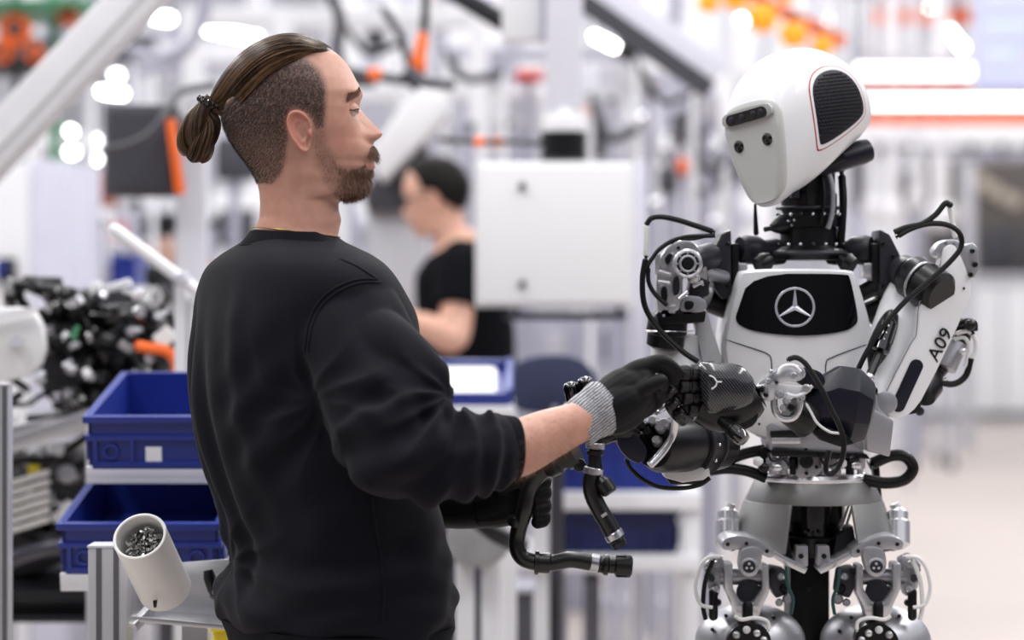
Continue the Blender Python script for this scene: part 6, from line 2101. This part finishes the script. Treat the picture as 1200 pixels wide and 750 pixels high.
for k in range(1500):
    al = rng.uniform(-1.06, 1.06)
    drift = rng.uniform(-.03, .03)
    i0 = int(abs(rng.gauss(0, 2.2)))
    if rng.random() < .25:
        i0 = rng.randint(0, NI // 2)
    o1 = rng.uniform(-.0006, .0016)
    pts = []
    for i in range(min(i0, NI - 6), NI, 3):
        t_ = i / NI
        a_ = max(-1.1, min(1.1, al + drift * t_))
        pts.append(hair_pt(a_, i, o1 + .0008 * math.sin(t_ * 9 + k)))
    pts.append(hair_pt(al, NI - 1, o1))
    strand(sb_ if rng.random() < .45 else sa_, pts, rng.uniform(.00022, .00042))
# bun
def bun_tube(pts, name):
    path = [(hw(((x - 345) / SC, y, (280 - z) / SC)), r_ / SC) for x, z, y, r_ in pts]
    def dsp(s_, th_):
        return .0011 * noise.noise(V((math.cos(th_ + s_ * 2.5) * 4.5, math.sin(th_ + s_ * 2.5) * 4.5, s_ * 1.5)))
    MB().tube(path, 1, 40, 8, disp=dsp).build(name, hair_dark, man, sharp=80)
    q_ = catmull([tuple(p) + (r_,) for p, r_ in path], 5)
    for k in range(170):
        th0 = rng.uniform(0, 6.28)
        pts3 = []
        for i in range(len(q_)):
            c_ = V(q_[i][:3])
            nx = V(q_[min(i + 1, len(q_) - 1)][:3]) - V(q_[max(i - 1, 0)][:3])
            x, y, _ = frame(nx, up=(0, 1, 0))
            th_ = th0 + 2.2 * i / len(q_)
            pts3.append(c_ + (x * math.cos(th_) + y * math.sin(th_)) * (q_[i][3] + .0004))
        strand(sb_ if rng.random() < .4 else sa_, pts3, rng.uniform(.00025, .0004))
bun_tube([(250, 116, 0, 9), (242, 126, 0, 12), (233, 140, 0, 15), (225, 157, 0, 16), (221, 171, 0, 13.5), (223, 181, 0, 8)], 'hair_bun')
bun_tube([(246, 132, -.004, 7), (250, 145, -.006, 9), (246, 158, -.008, 11), (238, 170, -.009, 12), (230, 180, -.007, 11.5), (223, 186, -.003, 6)], 'hair_bun')
bun_tube([(240, 160, .004, 9), (240, 172, 0, 11), (238, 182, .002, 9), (233, 189, .002, 4)], 'hair_bun')
for mb, m, nm in ((sa_, hair_dark, 'hair_strands'), (sb_, hair_mid, 'hair_strands')):
    o = mb.build(nm, m, man, sharp=80)
    o['kind'] = 'stuff'
# coiled hair tie
mb = MB()
tc0 = hw(((245.5 - 345) / SC, 0, (280 - 122) / SC))
ax_ = (P(250, 112, YM) - P(238, 132, YM)).normalized()
x, y, _ = frame(ax_, up=(0, 1, 0))
pts = []
for k in range(181):
    t_ = 2 * math.pi * k / 180
    h = t_ * 16
    o_ = x * math.cos(t_) + y * math.sin(t_)
    pts.append(tc0 + o_ * (.0155 + .0036 * math.cos(h)) + ax_ * (.0042 * math.sin(h)))
mb.tube(pts, .0013, 6, 1)
mb.build('hair_tie', RGLOSS, man, label='black coiled hair tie')
# necklace
nk = []
for k in range(41):
    t_ = math.pi * 2 * k / 40
    pyk = 268 + 10 * math.cos(t_)
    pt = head_point(262 - 6 * math.cos(t_ + math.pi) + 4, t_ + math.pi, False)
    nk.append(hw((pt[0] * 1.02, pt[1] * 1.03, (280 - (266 + 12 * (1 - math.cos(t_)) / 2)) / SC)))
MB().tube(nk, .0009, 6, 2).build('necklace', mat('brass', (150, 120, 70), .3, 1.0), man)

# ---------------------------------------------------------------- sweatshirt
swt = mat('black_sweatshirt', (14, 14, 23), .85, var=.12, scale=600, bump=.25, bscale=1500, sheen=.04, spec=.12)
swt_rib = mat('black_rib_knit', (16, 16, 22), .9, var=.15, scale=700, bump=.3, bscale=1200, sheen=.02, spec=.08)
SEC = [(277, 343, .066, .060), (283, 343, .078, .068), (291, 344, .112, .080), (300, 345, .150, .092), (315, 346, .187, .106), (340, 350, .205, .121), (375, 355, .207, .136), (420, 358, .206, .141), (480, 362, .200, .143),
       (540, 372, .195, .140), (600, 388, .190, .139), (640, 398, .189, .138), (662, 399, .194, .141), (685, 395, .205, .148), (705, 394, .207, .150), (722, 394, .202, .148), (736, 395, .190, .140)]
def torso_fold(lat, dep, py, th):
    """folds: lat = lateral position, dep = front/back position (metres) ; returns outward offset"""
    d = 0.0
    # long vertical drapes on the back
    for x0, w, a, y0, y1 in ((-.135, .022, .006, 330, 660), (-.055, .020, .0055, 400, 690), (.015, .026, .005, 430, 640), (.08, .02, .0045, 360, 560), (-.10, .014, -.005, 380, 650), (-.02, .016, -.005, 430, 680)):
        xx = lat - x0 - .03 * (py - 500) / 200
        win_ = 1 / (1 + math.exp(-(py - y0) / 25)) * 1 / (1 + math.exp((py - y1) / 25))
        if dep < .03:
            d += 1.7 * a * G(xx, w) * win_
    # bunching above the hem
    h = 1 / (1 + math.exp(-(py - 600) / 22))
    d += h * .012 * noise.noise(V((math.cos(th) * 2.4, math.sin(th) * 2.4, py * .035)))
    d += .007 * noise.noise(V((math.cos(th) * 1.6, math.sin(th) * 1.6, py * .012)))
    # diagonal pull lines from the arm pit
    u = (py - 450) / 833.0 + lat * .9
    if lat > 0:
        d += .006 * math.sin(u * 80) * G(py - 500, 75) * min(1, lat / .1)
    d += h * .0045 * math.sin((py - 640) / 9.0 + math.sin(th * 2) * 1.6) * G(py - 672, 34)
    return d
def torso_ring(py, cx_, a, b, n=120, e=2.25, off=0.0):
    c = P(cx_, py, YM)
    ring = []
    for j in range(n):
        th = 2 * math.pi * j / n
        u, w = sgn(math.cos(th), e), sgn(math.sin(th), e)
        lat, dep = a * u, b * w
        d = torso_fold(lat, dep, py, th) * min(1, max(0, (py - 300) / 60)) if off == 0 else 0
        nrm_ = V((math.cos(th) / a, math.sin(th) / b, 0)).normalized()
        ring.append(c + rdir * (lat + nrm_.x * (d + off)) + fdir * (dep + nrm_.y * (d + off)))
    return ring
def sec_row(py):
    return tuple(interp([(s_[0], s_[k]) for s_ in SEC], py) for k in (1, 2, 3))
SECs = catmull(SEC, 6)
tors = MB().loft([torso_ring(*s_) for s_ in SECs])

def sleeve(mb, path, side):
    def dsp(s_, th_):
        w1 = G(s_ - .52, .13)
        w2 = G(s_ - .74, .09)
        w3 = G(s_ - .25, .2)
        sk = .05 * math.sin(th_ + 1.0)
        d = w1 * .0095 * math.sin((s_ + sk) * 60 + 1.2 * math.sin(th_ * 2))
        d += w2 * .0065 * math.sin((s_ + sk * .6) * 74 + .9 * math.sin(th_ + 2))
        d += w3 * .0060 * math.sin(th_ * 3 + s_ * 14)
        d += .007 * noise.noise(V((math.cos(th_) * 1.8, math.sin(th_) * 1.8, s_ * 9 + side * 3)))
        return d * min(1, (1 - s_) * 12)
    mb.tube(path, 1, 72, 14, disp=dsp)
sleeve(tors, [(SH_R - rdir * .06 + V((0, 0, .012)), .067), (SH_R, .079), (SH_R.lerp(EL_R, .33), .078), (SH_R.lerp(EL_R, .7), .076), (P(477, 528, 3.13), .067),
              (P(520, 536, 3.135), .060), (P(560, 531, 3.15), .055), (P(584, 528, 3.165), .049), (P(598, 526, 3.17), .043)], 1)
tors.tube([(P(440, 392, 3.22), .040), (P(462, 415, 3.185), .045), (P(492, 440, 3.16), .036), (P(512, 460, 3.15), .024), (P(522, 478, 3.145), .012)], 1, 28, 8)
tors.tube([(P(450, 450, 3.165), .045), (P(475, 472, 3.145), .046), (P(508, 490, 3.135), .034), (P(532, 505, 3.13), .022)], 1, 28, 8)
fore_l = WR_L - EL_L
sleeve(tors, [(SH_L + rdir * .06, .06), (SH_L, .070), (SH_L.lerp(EL_L, .33), .070), (SH_L.lerp(EL_L, .7), .068), (EL_L, .062), (EL_L + fore_l * .2, .058), (EL_L + fore_l * .45, .053), (EL_L + fore_l * .62, .043)], -1)
sw = remesh(tors, .0040, 5, .5)
def vert_normals(mb):
    A_ = np.array(mb.v)
    N_ = np.zeros_like(A_)
    for f_ in mb.f:
        a, b_, c_ = A_[f_[0]], A_[f_[1]], A_[f_[2]]
        n_ = np.cross(b_ - a, c_ - a)
        for i in f_:
            N_[i] += n_
    return N_ / (np.linalg.norm(N_, axis=1, keepdims=True) + 1e-12)
# creases that radiate from the inner elbow, the arm pit and the bunched waist
NV = vert_normals(sw)
pit = P(372, 470, 3.25)
elb = P(528, 462, 3.14)
for i, p in enumerate(sw.v):
    d = 0.0
    p = V(p)
    for c_, k_, am, fall, r0 in ((elb, 5.0, .0052, .085, .02), (pit, 4.5, .0034, .11, .03), (P(262, 668, 3.3), 4.0, .0040, .10, .02)):
        dx, dz = p.x - c_.x, p.z - c_.z
        r_ = math.hypot(dx, dz)
        if r_ < fall * 2.4 and p.y < 3.45:
            an = math.atan2(dz, dx)
            w = math.sin(an * k_ + 2.2 * noise.noise(V((p.x * 9, p.z * 9, p.y * 5))) + r_ * 14)
            w = 1 - abs(w) * 1.9
            d += am * w * math.exp(-(r_ / fall) ** 2) * min(1, r_ / r0 * .6)
    sw.v[i] = tuple(p + V(NV[i]) * d)
sweat = sw.build('sweatshirt', swt, man, sharp=80, label='plain black crew neck sweatshirt')
# collar band, hem, cuffs, armhole seam
rings = []
for py, a, b_, cx_ in ((292, .092, .080, 344), (287, .0905, .0790, 344), (282, .0850, .0745, 343.6), (276, .0765, .0680, 343.2), (271, .0712, .0632, 342.6), (269.5, .0690, .0612, 342.4), (270, .0665, .0590, 342.4), (276, .0660, .0585, 343)):
    r_ = []
    for j in range(72):
        th = 2 * math.pi * j / 72
        c = P(cx_, py, YM)
        front = max(0, math.sin(th)) * .020 + abs(math.cos(th)) * .004
        r_.append(c + rdir * (a * math.cos(th)) + fdir * (b_ * math.sin(th) + .004) + V((0, 0, -front)))
    rings.append(r_)
MB().loft(rings, cap=False).build('collar', swt_rib, sweat, sharp=80)
MB().tube(rings[1] + [rings[1][0]], .0017, 6, 1).build('collar_seam', swt, sweat, sharp=80)
hem = [torso_ring(py, *sec_row(min(py, 736))[:1], sec_row(min(py, 736))[1] + o_, sec_row(min(py, 736))[2] + o_, n=90, off=.0001) for py, o_ in ((726, .001), (730, .004), (745, .001), (760, -.004), (768, -.008), (768, -.016))]
MB().loft(hem, cap=False).build('hem_band', swt_rib, sweat, sharp=80)
for (b_, c_, ct, r_) in ((P(477, 528, 3.13), P(700, 524, 3.21), .540, .0432), (EL_L, WR_L, .62, .043)):
    f_ = c_ - b_
    MB().tube([(b_ + f_ * (ct - .10), r_ * 1.04), (b_ + f_ * (ct - .05), r_ * 1.03), (b_ + f_ * ct, r_), (b_ + f_ * (ct + .025), r_ * .97), (b_ + f_ * (ct + .032), r_ * .90)], 1, 48, 4).build('cuff', swt_rib, sweat, sharp=80)
bvs = BVHTree.FromPolygons([V(p) for p in sw.v], sw.f)
def seam(pts_px, Y0, name='seam'):
    pts = []
    for p in catmull(pts_px, 6):
        o_ = V((0, 0, HC))
        d = (P(p[0], p[1], Y0) - o_).normalized()
        h = bvs.ray_cast(o_, d)
        if h[0] is not None:
            pts.append(h[0] + d * -.0004)
    if len(pts) > 3:
        MB().tube(pts, .0016, 6, 1).build(name, swt, sweat, sharp=80)
seam([(398, 303), (420, 313), (440, 326)], 3.2)
seam([(442, 327), (418, 328), (392, 338), (372, 356), (361, 382), (357, 412)], 3.2)
seam([(446, 331), (421, 332), (396, 342), (376, 360), (365, 385), (361, 412)], 3.2)
seam([(432, 560), (438, 600), (446, 650), (450, 700), (448, 728)], 3.2)

# ---------------------------------------------------------------- trousers and shoes
trou = mat('black_trousers', (16, 16, 20), .9, var=.12, scale=300, bump=.2, bscale=900, spec=.08)
tr = MB()
tr.loft([torso_ring(py, 395, a, b_, n=60, off=.0001) for py, a, b_ in ((715, .165, .120), (740, .170, .122), (780, .172, .125), (830, .165, .12), (860, .14, .10))])
for h, k, an in legs:
    tr.tube([(h, .098), (h.lerp(k, .5), .088), (k, .072), (k.lerp(an, .4), .068), (an + V((0, 0, .0)), .062), (an + V((0, 0, -.03)), .060)], .05, 28, 5,
            disp=lambda s_, th_: .004 * noise.noise(V((math.cos(th_) * 2, math.sin(th_) * 2, s_ * 12))))
remesh(tr, .007, 3).build('trousers', trou, man, sharp=80)
for h, k, an in legs:
    sh = MB()
    for f_, w, hh in ((-.07, .030, .075), (-.05, .040, .09), (0, .042, .095), (.05, .042, .08), (.10, .047, .062), (.16, .044, .05), (.195, .028, .038)):
        pass
    rings = []
    for f_, w, hh in ((-.075, .020, .06), (-.07, .032, .075), (-.04, .040, .09), (0, .042, .092), (.05, .043, .080), (.10, .048, .062), (.16, .044, .050), (.195, .030, .040), (.202, .012, .03)):
        c = V((an.x, an.y, 0)) + fdir * f_
        r_ = []
        for j in range(24):
            th = 2 * math.pi * j / 24
            r_.append(c + rdir * (w * sgn(math.cos(th), 2.6)) + V((0, 0, .012 + hh / 2 + hh / 2 * sgn(math.sin(th), 2.6))))
        rings.append(r_)
    so = MB().loft(rings).build('shoe', mat('shoe_leather', (24, 24, 26), .5), man)
    rings = [[V((p.x, p.y, z)) for p in [V((an.x, an.y, 0)) + fdir * (.065 + .142 * math.cos(2 * math.pi * j / 28)) + rdir * (.048 * math.sin(2 * math.pi * j / 28)) for j in range(28)]] for z in (0, .02)]
    MB().loft(rings).build('sole', mat('shoe_sole', (40, 40, 42), .7), so)

# ---------------------------------------------------------------- gloves
glv = mat('black_nitrile', (13, 13, 16), .55, var=.1, scale=200, bump=.12, bscale=700, spec=.16)
knit = bpy.data.materials.new('grey_knit')
knit.use_nodes = True
nt = knit.node_tree
b = nt.nodes['Principled BSDF']
b.inputs['Roughness'].default_value = .9
tc = nt.nodes.new('ShaderNodeTexCoord')
mp = nt.nodes.new('ShaderNodeMapping')
mp.inputs['Rotation'].default_value = (0, math.radians(38), 0)
nt.links.new(tc.outputs['Object'], mp.inputs[0])
wv = nt.nodes.new('ShaderNodeTexWave')
wv.bands_direction = 'Z'
wv.inputs['Scale'].default_value = 90
wv.inputs['Distortion'].default_value = 2.5
wv.inputs['Detail'].default_value = 2
nt.links.new(mp.outputs[0], wv.inputs[0])
nz = nt.nodes.new('ShaderNodeTexNoise')
nz.inputs['Scale'].default_value = 380
nt.links.new(tc.outputs['Object'], nz.inputs[0])
ad = nt.nodes.new('ShaderNodeMath')
ad.operation = 'MULTIPLY'
nt.links.new(wv.outputs[0], ad.inputs[0])
nt.links.new(nz.outputs[0], ad.inputs[1])
cr = nt.nodes.new('ShaderNodeValToRGB')
cr.color_ramp.elements[0].color = srgb(62, 62, 68)
cr.color_ramp.elements[1].color = srgb(205, 205, 210)
cr.color_ramp.elements[1].position = .6
nt.links.new(ad.outputs[0], cr.inputs[0])
nt.links.new(cr.outputs[0], b.inputs['Base Color'])
bp = nt.nodes.new('ShaderNodeBump')
bp.inputs['Strength'].default_value = .5
bp.inputs['Distance'].default_value = .001
nt.links.new(wv.outputs[0], bp.inputs['Height'])
nt.links.new(bp.outputs[0], b.inputs['Normal'])

def chain(mb, pts, n=18, flat=None):
    mb.tube([(P(x, y, Y), r_) for x, y, Y, r_ in pts], 1, n, 5, flat=flat)
    x, y, Y, r_ = pts[-1]
    mb.sphere(P(x, y, Y), r_, nu=14, nv=10)
rg = MB()
YG = 3.225
# back of the hand / palm as a thick slab: several overlapping bones
for pts in ([(706, 478, YG + .003, .026), (718, 468, YG + .005, .031), (735, 456, YG + .006, .031), (748, 448, YG + .01, .026)],
            [(706, 480, YG, .026), (718, 478, YG - .004, .031), (736, 468, YG - .004, .029), (748, 460, YG, .022)],
            [(706, 482, YG + .004, .025), (718, 487, YG + .004, .027), (737, 478, YG + .006, .027), (752, 468, YG + .008, .020)]):
    chain(rg, pts)
chain(rg, [(722, 452, YG + .002, .016), (745, 435, YG + .004, .0145), (762, 427, YG + .008, .0115), (775, 424, YG + .012, .0108), (786, 430, YG + .020, .0098), (796, 438, YG + .028, .0086)])     # index
chain(rg, [(728, 455, YG + .018, .016), (748, 438, YG + .022, .0135), (766, 428, YG + .026, .0115), (780, 432, YG + .03, .0105), (790, 444, YG + .036, .0095)])     # middle
chain(rg, [(738, 462, YG + .012, .016), (752, 456, YG + .012, .013), (766, 456, YG + .016, .0115), (774, 462, YG + .024, .0100), (770, 472, YG + .03, .009)])     # ring finger curled under
chain(rg, [(738, 466, YG - .014, .015), (752, 456, YG - .014, .0118), (765, 450, YG - .012, .0105), (774, 446, YG - .006, .0098), (776, 452, YG + .004, .0088)])     # little finger, nearest
chain(rg, [(722, 488, YG + .025, .017), (742, 484, YG + .03, .0145), (760, 476, YG + .032, .0125), (770, 466, YG + .034, .011)])     # thumb below, far side
gl = remesh(rg, .0017, 4, .5)
g1 = gl.build('glove', glv, man, sharp=80, label='black coated work glove with a grey knit cuff')
# knit cuff
ca, cb = P(677, 497, 3.215), P(712, 474, YG + .002)
d_ = cb - ca
cf = MB().tube([(ca - d_ * .02, .0305), (ca + d_ * .03, .0335), (ca + d_ * .12, .0325), (ca + d_ * .45, .0340), (ca + d_ * .8, .0365), (ca + d_ * 1.02, .0368), (ca + d_ * 1.06, .035)], 1, 40, 5,
          disp=lambda s_, th_: .0009 * math.sin(s_ * 22 + th_) + .0012 * noise.noise(V((math.cos(th_) * 2, math.sin(th_) * 2, s_ * 4))), flat=(1, 1.0))
cf.build('knit_cuff', knit, g1, label='grey knitted cuff')
MB().torus(ca, d_, .0305, .0022, 40, 8).build('cuff_edge', knit, g1)
# grey knit back showing along the top of the hand
bvg = bvh_of(gl)
pts = []
for k, (x, y) in enumerate(((708, 450), (720, 443), (734, 436), (748, 430), (762, 424))):
    c = P(x, y, YG + .012)
    h = bvg.ray_cast(c + V((-.03, 0, .08)), V((.03, 0, -.08)).normalized())
    if h[0] is not None:
        pts.append((h[0] + V((0, 0, -.0072)), .0085 - .0008 * k))
if len(pts) > 2:
    MB().tube(pts, 1, 14, 5).build('knit_back', mat('grey_knit_back', (112, 112, 120), .85, var=.2, scale=900, bump=.3, bscale=1200), g1)

# left glove: palm behind the hose, fingers wrapping it
lg = MB()
YL = 3.47
chain(lg, [(560, 590, 3.52, .034), (580, 586, 3.50, .033), (600, 580, 3.485, .031), (616, 576, 3.48, .024)])
chain(lg, [(560, 594, 3.52, .032), (585, 594, 3.50, .030), (604, 592, 3.485, .026), (616, 590, 3.48, .02)])
for k, (y0, y1) in enumerate(((562, 560), (572, 573), (585, 589), (598, 603))):
    r_ = (.0125, .0128, .0124, .0112)[k]
    chain(lg, [(606, y0 + 4, YL + .012, r_ * 1.15), (622, y0, YL + .006, r_), (634, y0 + 2, YL - .012, r_ * .98), (637, y1 + 6, YL - .028, r_ * .92), (630, y1 + 9, YL - .040, r_ * .85)])
chain(lg, [(585, 575, 3.475, .016), (598, 565, 3.455, .0135), (612, 562, 3.438, .0125), (622, 566, 3.430, .011)])
lgm = remesh(lg, .002, 3, .5)
lgm.build('glove', glv, man, sharp=80)
MB().tube([(P(520, 592, 3.545), .034), (P(540, 591, 3.53), .036), (P(566, 590, 3.515), .036)], 1, 32, 5).build('glove_cuff', glv, man)

# ---------------------------------------------------------------- coolant hose in the man's hand
t = T('coolant_hose', 'black bent coolant hose with end connectors held in the lower glove', 'hose', P(605, 640, 3.42))
YQ = 3.435
rub = mat('hose_rubber', (15, 15, 18), .33, var=.1, scale=50, bump=.04, bscale=300)
hose1 = [(668, 536, 3.40), (650, 545, 3.41), (632, 556, 3.42), (620, 574, YQ - .01), (614, 600, YQ - .01), (607, 625, YQ), (606, 642, YQ), (613, 654, YQ), (628, 659, YQ), (646, 660, YQ), (668, 656, YQ), (690, 659, YQ), (704, 662, YQ)]
MB().tube([P(*p) for p in hose1], .0118, 20, 8).build('hose', rub, t)
def lat(a, b_, prof_, m, nm, n=24, par=None):
    return MB().lathe(P(*a), P(*b_), prof_, n).build(nm, m, par or t, sharp=35)
lat((626, 659, YQ), (646, 660, YQ), [(0, .0120), (.05, .0175), (.25, .0175), (.28, .0150), (.9, .0150), (.95, .0135), (1, .0120)], rub, 'coupling')
lat((607, 606, YQ - .004), (605, 616, YQ - .002), [(0, .0130), (.5, .0145), (1, .013)], blackp, 'cable_tie')
lat((692, 659, YQ), (702, 661, YQ), [(0, .0125), (.1, .0135), (.9, .0135), (1, .0125)], steel, 'hose_clamp')
c_ = lat((700, 661, YQ), (741, 664, YQ), [(0, .0110), (.15, .0125), (.2, .0150), (.3, .0155), (.34, .0120), (.5, .0120), (.54, .0160), (.9, .0165), (.95, .0158), (1, .0120)], blackp, 'end_connector')
for k in range(6):
    a = k * math.pi / 3
    cc = P(728, 663, YQ) + V((0, .0155 * math.cos(a), .0155 * math.sin(a)))
    MB().box(cc, (.014, .003, .004)).build('grip_rib', blackp, c_)
lat((640, 549, 3.415), (676, 530, 3.395), [(0, .0125), (.1, .0165), (.4, .0170), (.45, .0140), (.6, .0140), (.65, .0185), (1, .0180)], blackp, 'upper_connector')
MB().plate([(668, 540), (682, 536), (690, 548), (676, 556)], 3.39, .02, smooth=1).build('connector_lug', blackp, t, bevel=.002)
# second, upper hose, held by the right hand
t2 = T('coolant_hose', 'shorter black coolant hose with three silver clamps hanging from the upper glove', 'hose', P(722, 640, 3.28))
Y2 = 3.29
MB().tube([P(x, y, Y2) for x, y in ((697, 548), (693, 562), (694, 578), (702, 596), (712, 613), (720, 628))], .0118, 20, 8).build('hose', rub, t2)
lat((698, 505, Y2), (697, 550, Y2), [(0, .0080), (.1, .0105), (.35, .0115), (.36, .0085), (.5, .0085), (.52, .0120), (.62, .0120), (.64, .0090), (.8, .0095), (1, .0118)], blackp, 'neck_connector', par=t2)
for a, b_ in (((698, 519), (697.5, 526)), ((696, 548), (694.5, 556)), ((718, 624), (722, 631))):
    lat((a[0], a[1], Y2), (b_[0], b_[1], Y2), [(0, .0122), (.1, .0132), (.9, .0132), (1, .0122)], steel, 'hose_clamp', par=t2)
lat((721, 629, Y2), (727, 641, Y2), [(0, .0105), (.35, .0115), (.4, .0100), (.55, .0100), (.6, .0112), (1, .0095)], blackp, 'end_connector', par=t2)
lat((703, 560, Y2 - .006), (716, 578, Y2 - .01), [(0, .006), (.3, .0115), (.9, .0115), (1, .008)], blackp, 'side_port', par=t2)
MB().plate([(704, 604), (710, 600), (712, 603), (706, 607)], Y2 - .0122, .002).build('printed_mark', mat('print_grey', (170, 170, 175), .5), t2)

# ================================================================== the worker in the background
YB = 7.4
SB = F / YB
wk = T('person', 'dark haired worker in a black t-shirt and glasses looking down at the bench', 'person', ground(545, YB))
skin2 = skin_mat('skin_worker', (224, 180, 158), (214, 166, 146), (40, 32, 30))
# head: same anatomy, facing the other way and bent down
hb = P(533, 284, YB)
th_ = math.radians(22)
def hw2(p):
    x, y, z = p
    x, z = x * math.cos(th_) + (z - .02) * math.sin(th_), -x * math.sin(th_) + (z - .02) * math.cos(th_)
    return V((hb.x - x, hb.y - y, hb.z + z + .012))
b2 = MB()
b2.add([hw2(p) for p in head_fused.v], head_fused.f)
nh2 = len(b2.v)
shn, eln, wrn = P(540, 312, YB - .19), P(532, 396, YB - .27), P(470, 372, YB - .34)
shf, elf, wrf = P(538, 312, YB + .19), P(520, 400, YB + .24), P(462, 380, YB + .1)
b3 = MB()
b3.tube([(P(535, 272, YB), .058), (P(537, 284, YB), .07), (P(540, 320, YB), .12), (P(546, 380, YB), .125), (P(550, 450, YB), .12), (P(550, 520, YB), .12)], 1, 20, 4)
for a, b_, c_ in ((shn, eln, wrn), (shf, elf, wrf)):
    b3.tube([(a, .058), (a.lerp(b_, .5), .052), (b_, .044), (b_.lerp(c_, .35), .046), (b_.lerp(c_, .9), .030), (c_, .03), (c_ + (c_ - b_).normalized() * .06, .034), (c_ + (c_ - b_).normalized() * .1, .02)], 1, 18, 5)
    for k in range(4):
        d = (c_ - b_).normalized()
        o_ = c_ + d * .08 + V((0, .022 * (k - 1.5), 0))
        b3.tube([(o_, .010), (o_ + d * .045 + V((0, 0, -.01)), .009), (o_ + d * .07 + V((0, 0, -.035)), .008)], 1, 8, 3)
    b3.tube([(c_ + (c_ - b_).normalized() * .03, .013), (c_ + (c_ - b_).normalized() * .06 + V((0, -.03, -.01)), .011), (c_ + (c_ - b_).normalized() * .085 + V((0, -.035, -.02)), .009)], 1, 8, 3)
for s in (-1, 1):
    hp = P(552, 520, YB + .1 * s)
    b3.tube([(hp, .09), (V((hp.x - .02, hp.y, .5)), .06), (V((hp.x + .02, hp.y, .08)), .04)], 1, 16, 4)
bb3 = remesh(b3, .009, 3)
b2.add(bb3.v, bb3.f)
ob = b2.build('body', skin2, wk, sharp=80)
stv = []
for i, vv in enumerate(ob.data.vertices):
    stv.append(0)
tat = []
for vv in ob.data.vertices:
    p = vv.co
    px_, py_ = p.x / p.y * F + 600, HY - (p.z - HC) / p.y * F
    v_ = 0
    if 520 < px_ < 560 and 330 < py_ < 378 and p.y < YB - .1:
        v_ = .42 if noise.noise(p * 45) > .12 else 0
    tat.append(v_)
add_attr(ob, 'stubble', tat)
add_attr(ob, 'flush', [.08] * len(tat))
# hair cap of the worker
cap2 = MB()
src = [[head_point(py, 2 * math.pi * j / 72, False) for j in range(72)] for py in (46, 47, 50, 55, 62, 72, 84, 97, 110, 122, 134, 146, 158, 170, 182, 194)]
rings = []
for ri, ring in enumerate(src):
    py = (46, 47, 50, 55, 62, 72, 84, 97, 110, 122, 134, 146, 158, 170, 182, 194)[ri]
    rr2 = []
    for p in ring:
        x, y, z = p
        px_ = x * SC + 345
        # hairline: forehead, temple, in front of the ear, nape
        lim = interp([(46, 398), (62, 384), (84, 376), (110, 374), (128, 372), (138, 345), (165, 338), (194, 318)], py)
        if px_ > lim:
            x = (lim - 345) / SC
            y *= .985
            gro = -.012
        else:
            gro = .010
        n = V((x + .005, y, z - .17)).normalized()
        rr2.append(hw2(V((x, y, z)) + n * gro))
    rings.append(rr2)
cap2.loft(rings)
cap2.build('hair', mat('hair_black', (20, 16, 15), .55, var=.3, scale=80, spec=.15), wk, sharp=80)
# glasses
gm = RBLK
for s in (-1, 1):
    c = hw2(((428 - 345) / SC, s * .033, (280 - 133) / SC))
    ax2 = hw2((1, s * .033, .17)) - hw2((0, s * .033, .17))
    MB().torus(c, ax2, .022, .0022, 24, 6).build('glasses_rim', gm, wk)
    MB().tube([hw2(((424 - 345) / SC, s * .056, (280 - 130) / SC)), hw2(((395 - 345) / SC, s * .078, (280 - 132) / SC)), hw2(((360 - 345) / SC, s * .082, (280 - 138) / SC))], .002, 6).build('glasses_arm', gm, wk)
MB().tube([hw2(((432 - 345) / SC, -.012, (280 - 131) / SC)), hw2(((434 - 345) / SC, .012, (280 - 131) / SC))], .002, 6).build('glasses_bridge', gm, wk)
# t-shirt, trousers, shoes
tee = mat('black_tshirt', (14, 15, 20), .9, var=.12, scale=200, bump=.2, bscale=500, spec=.08)
ts = MB()
ts.tube([(P(534, 286, YB), .07), (P(537, 297, YB), .11), (P(541, 318, YB), .145), (P(546, 370, YB), .148), (P(551, 420, YB), .14), (P(552, 470, YB), .138), (P(552, 500, YB), .13)], 1, 40, 5,
        disp=lambda s_, t_: .007 * noise.noise(V((math.cos(t_) * 2, math.sin(t_) * 2, s_ * 7))))
for a, b_ in ((shn, eln), (shf, elf)):
    ts.tube([(a + V((0, .05 if a.y < YB else -.05, .03)), .06), (a, .074), (a.lerp(b_, .35), .073), (a.lerp(b_, .58), .068)], 1, 28, 5)
remesh(ts, .007, 3).build('t_shirt', tee, wk, sharp=80)
tw = MB()
for s in (-1, 1):
    hp = P(552, 510, YB + .09 * s)
    tw.tube([(hp + V((0, 0, .06)), .12), (hp, .11), (V((hp.x - .02, hp.y, .5)), .08), (V((hp.x + .02, hp.y, .07)), .065)], 1, 20, 4)
remesh(tw, .01, 3).build('trousers', mat('navy_trousers', (34, 38, 56), .8, var=.1), wk, sharp=80)
for s in (-1, 1):
    c = V((P(552, 0, YB).x - .03, YB + .1 * s, 0))
    rings = []
    for f_, w, hh in ((.09, .02, .06), (.08, .035, .08), (.0, .042, .09), (-.08, .046, .06), (-.15, .04, .045), (-.17, .02, .03)):
        rings.append([c + V((f_, w * math.cos(2 * math.pi * j / 18), hh / 2 + hh / 2 * math.sin(2 * math.pi * j / 18))) for j in range(18)])
    MB().loft(rings).build('shoe', RBLK, wk)
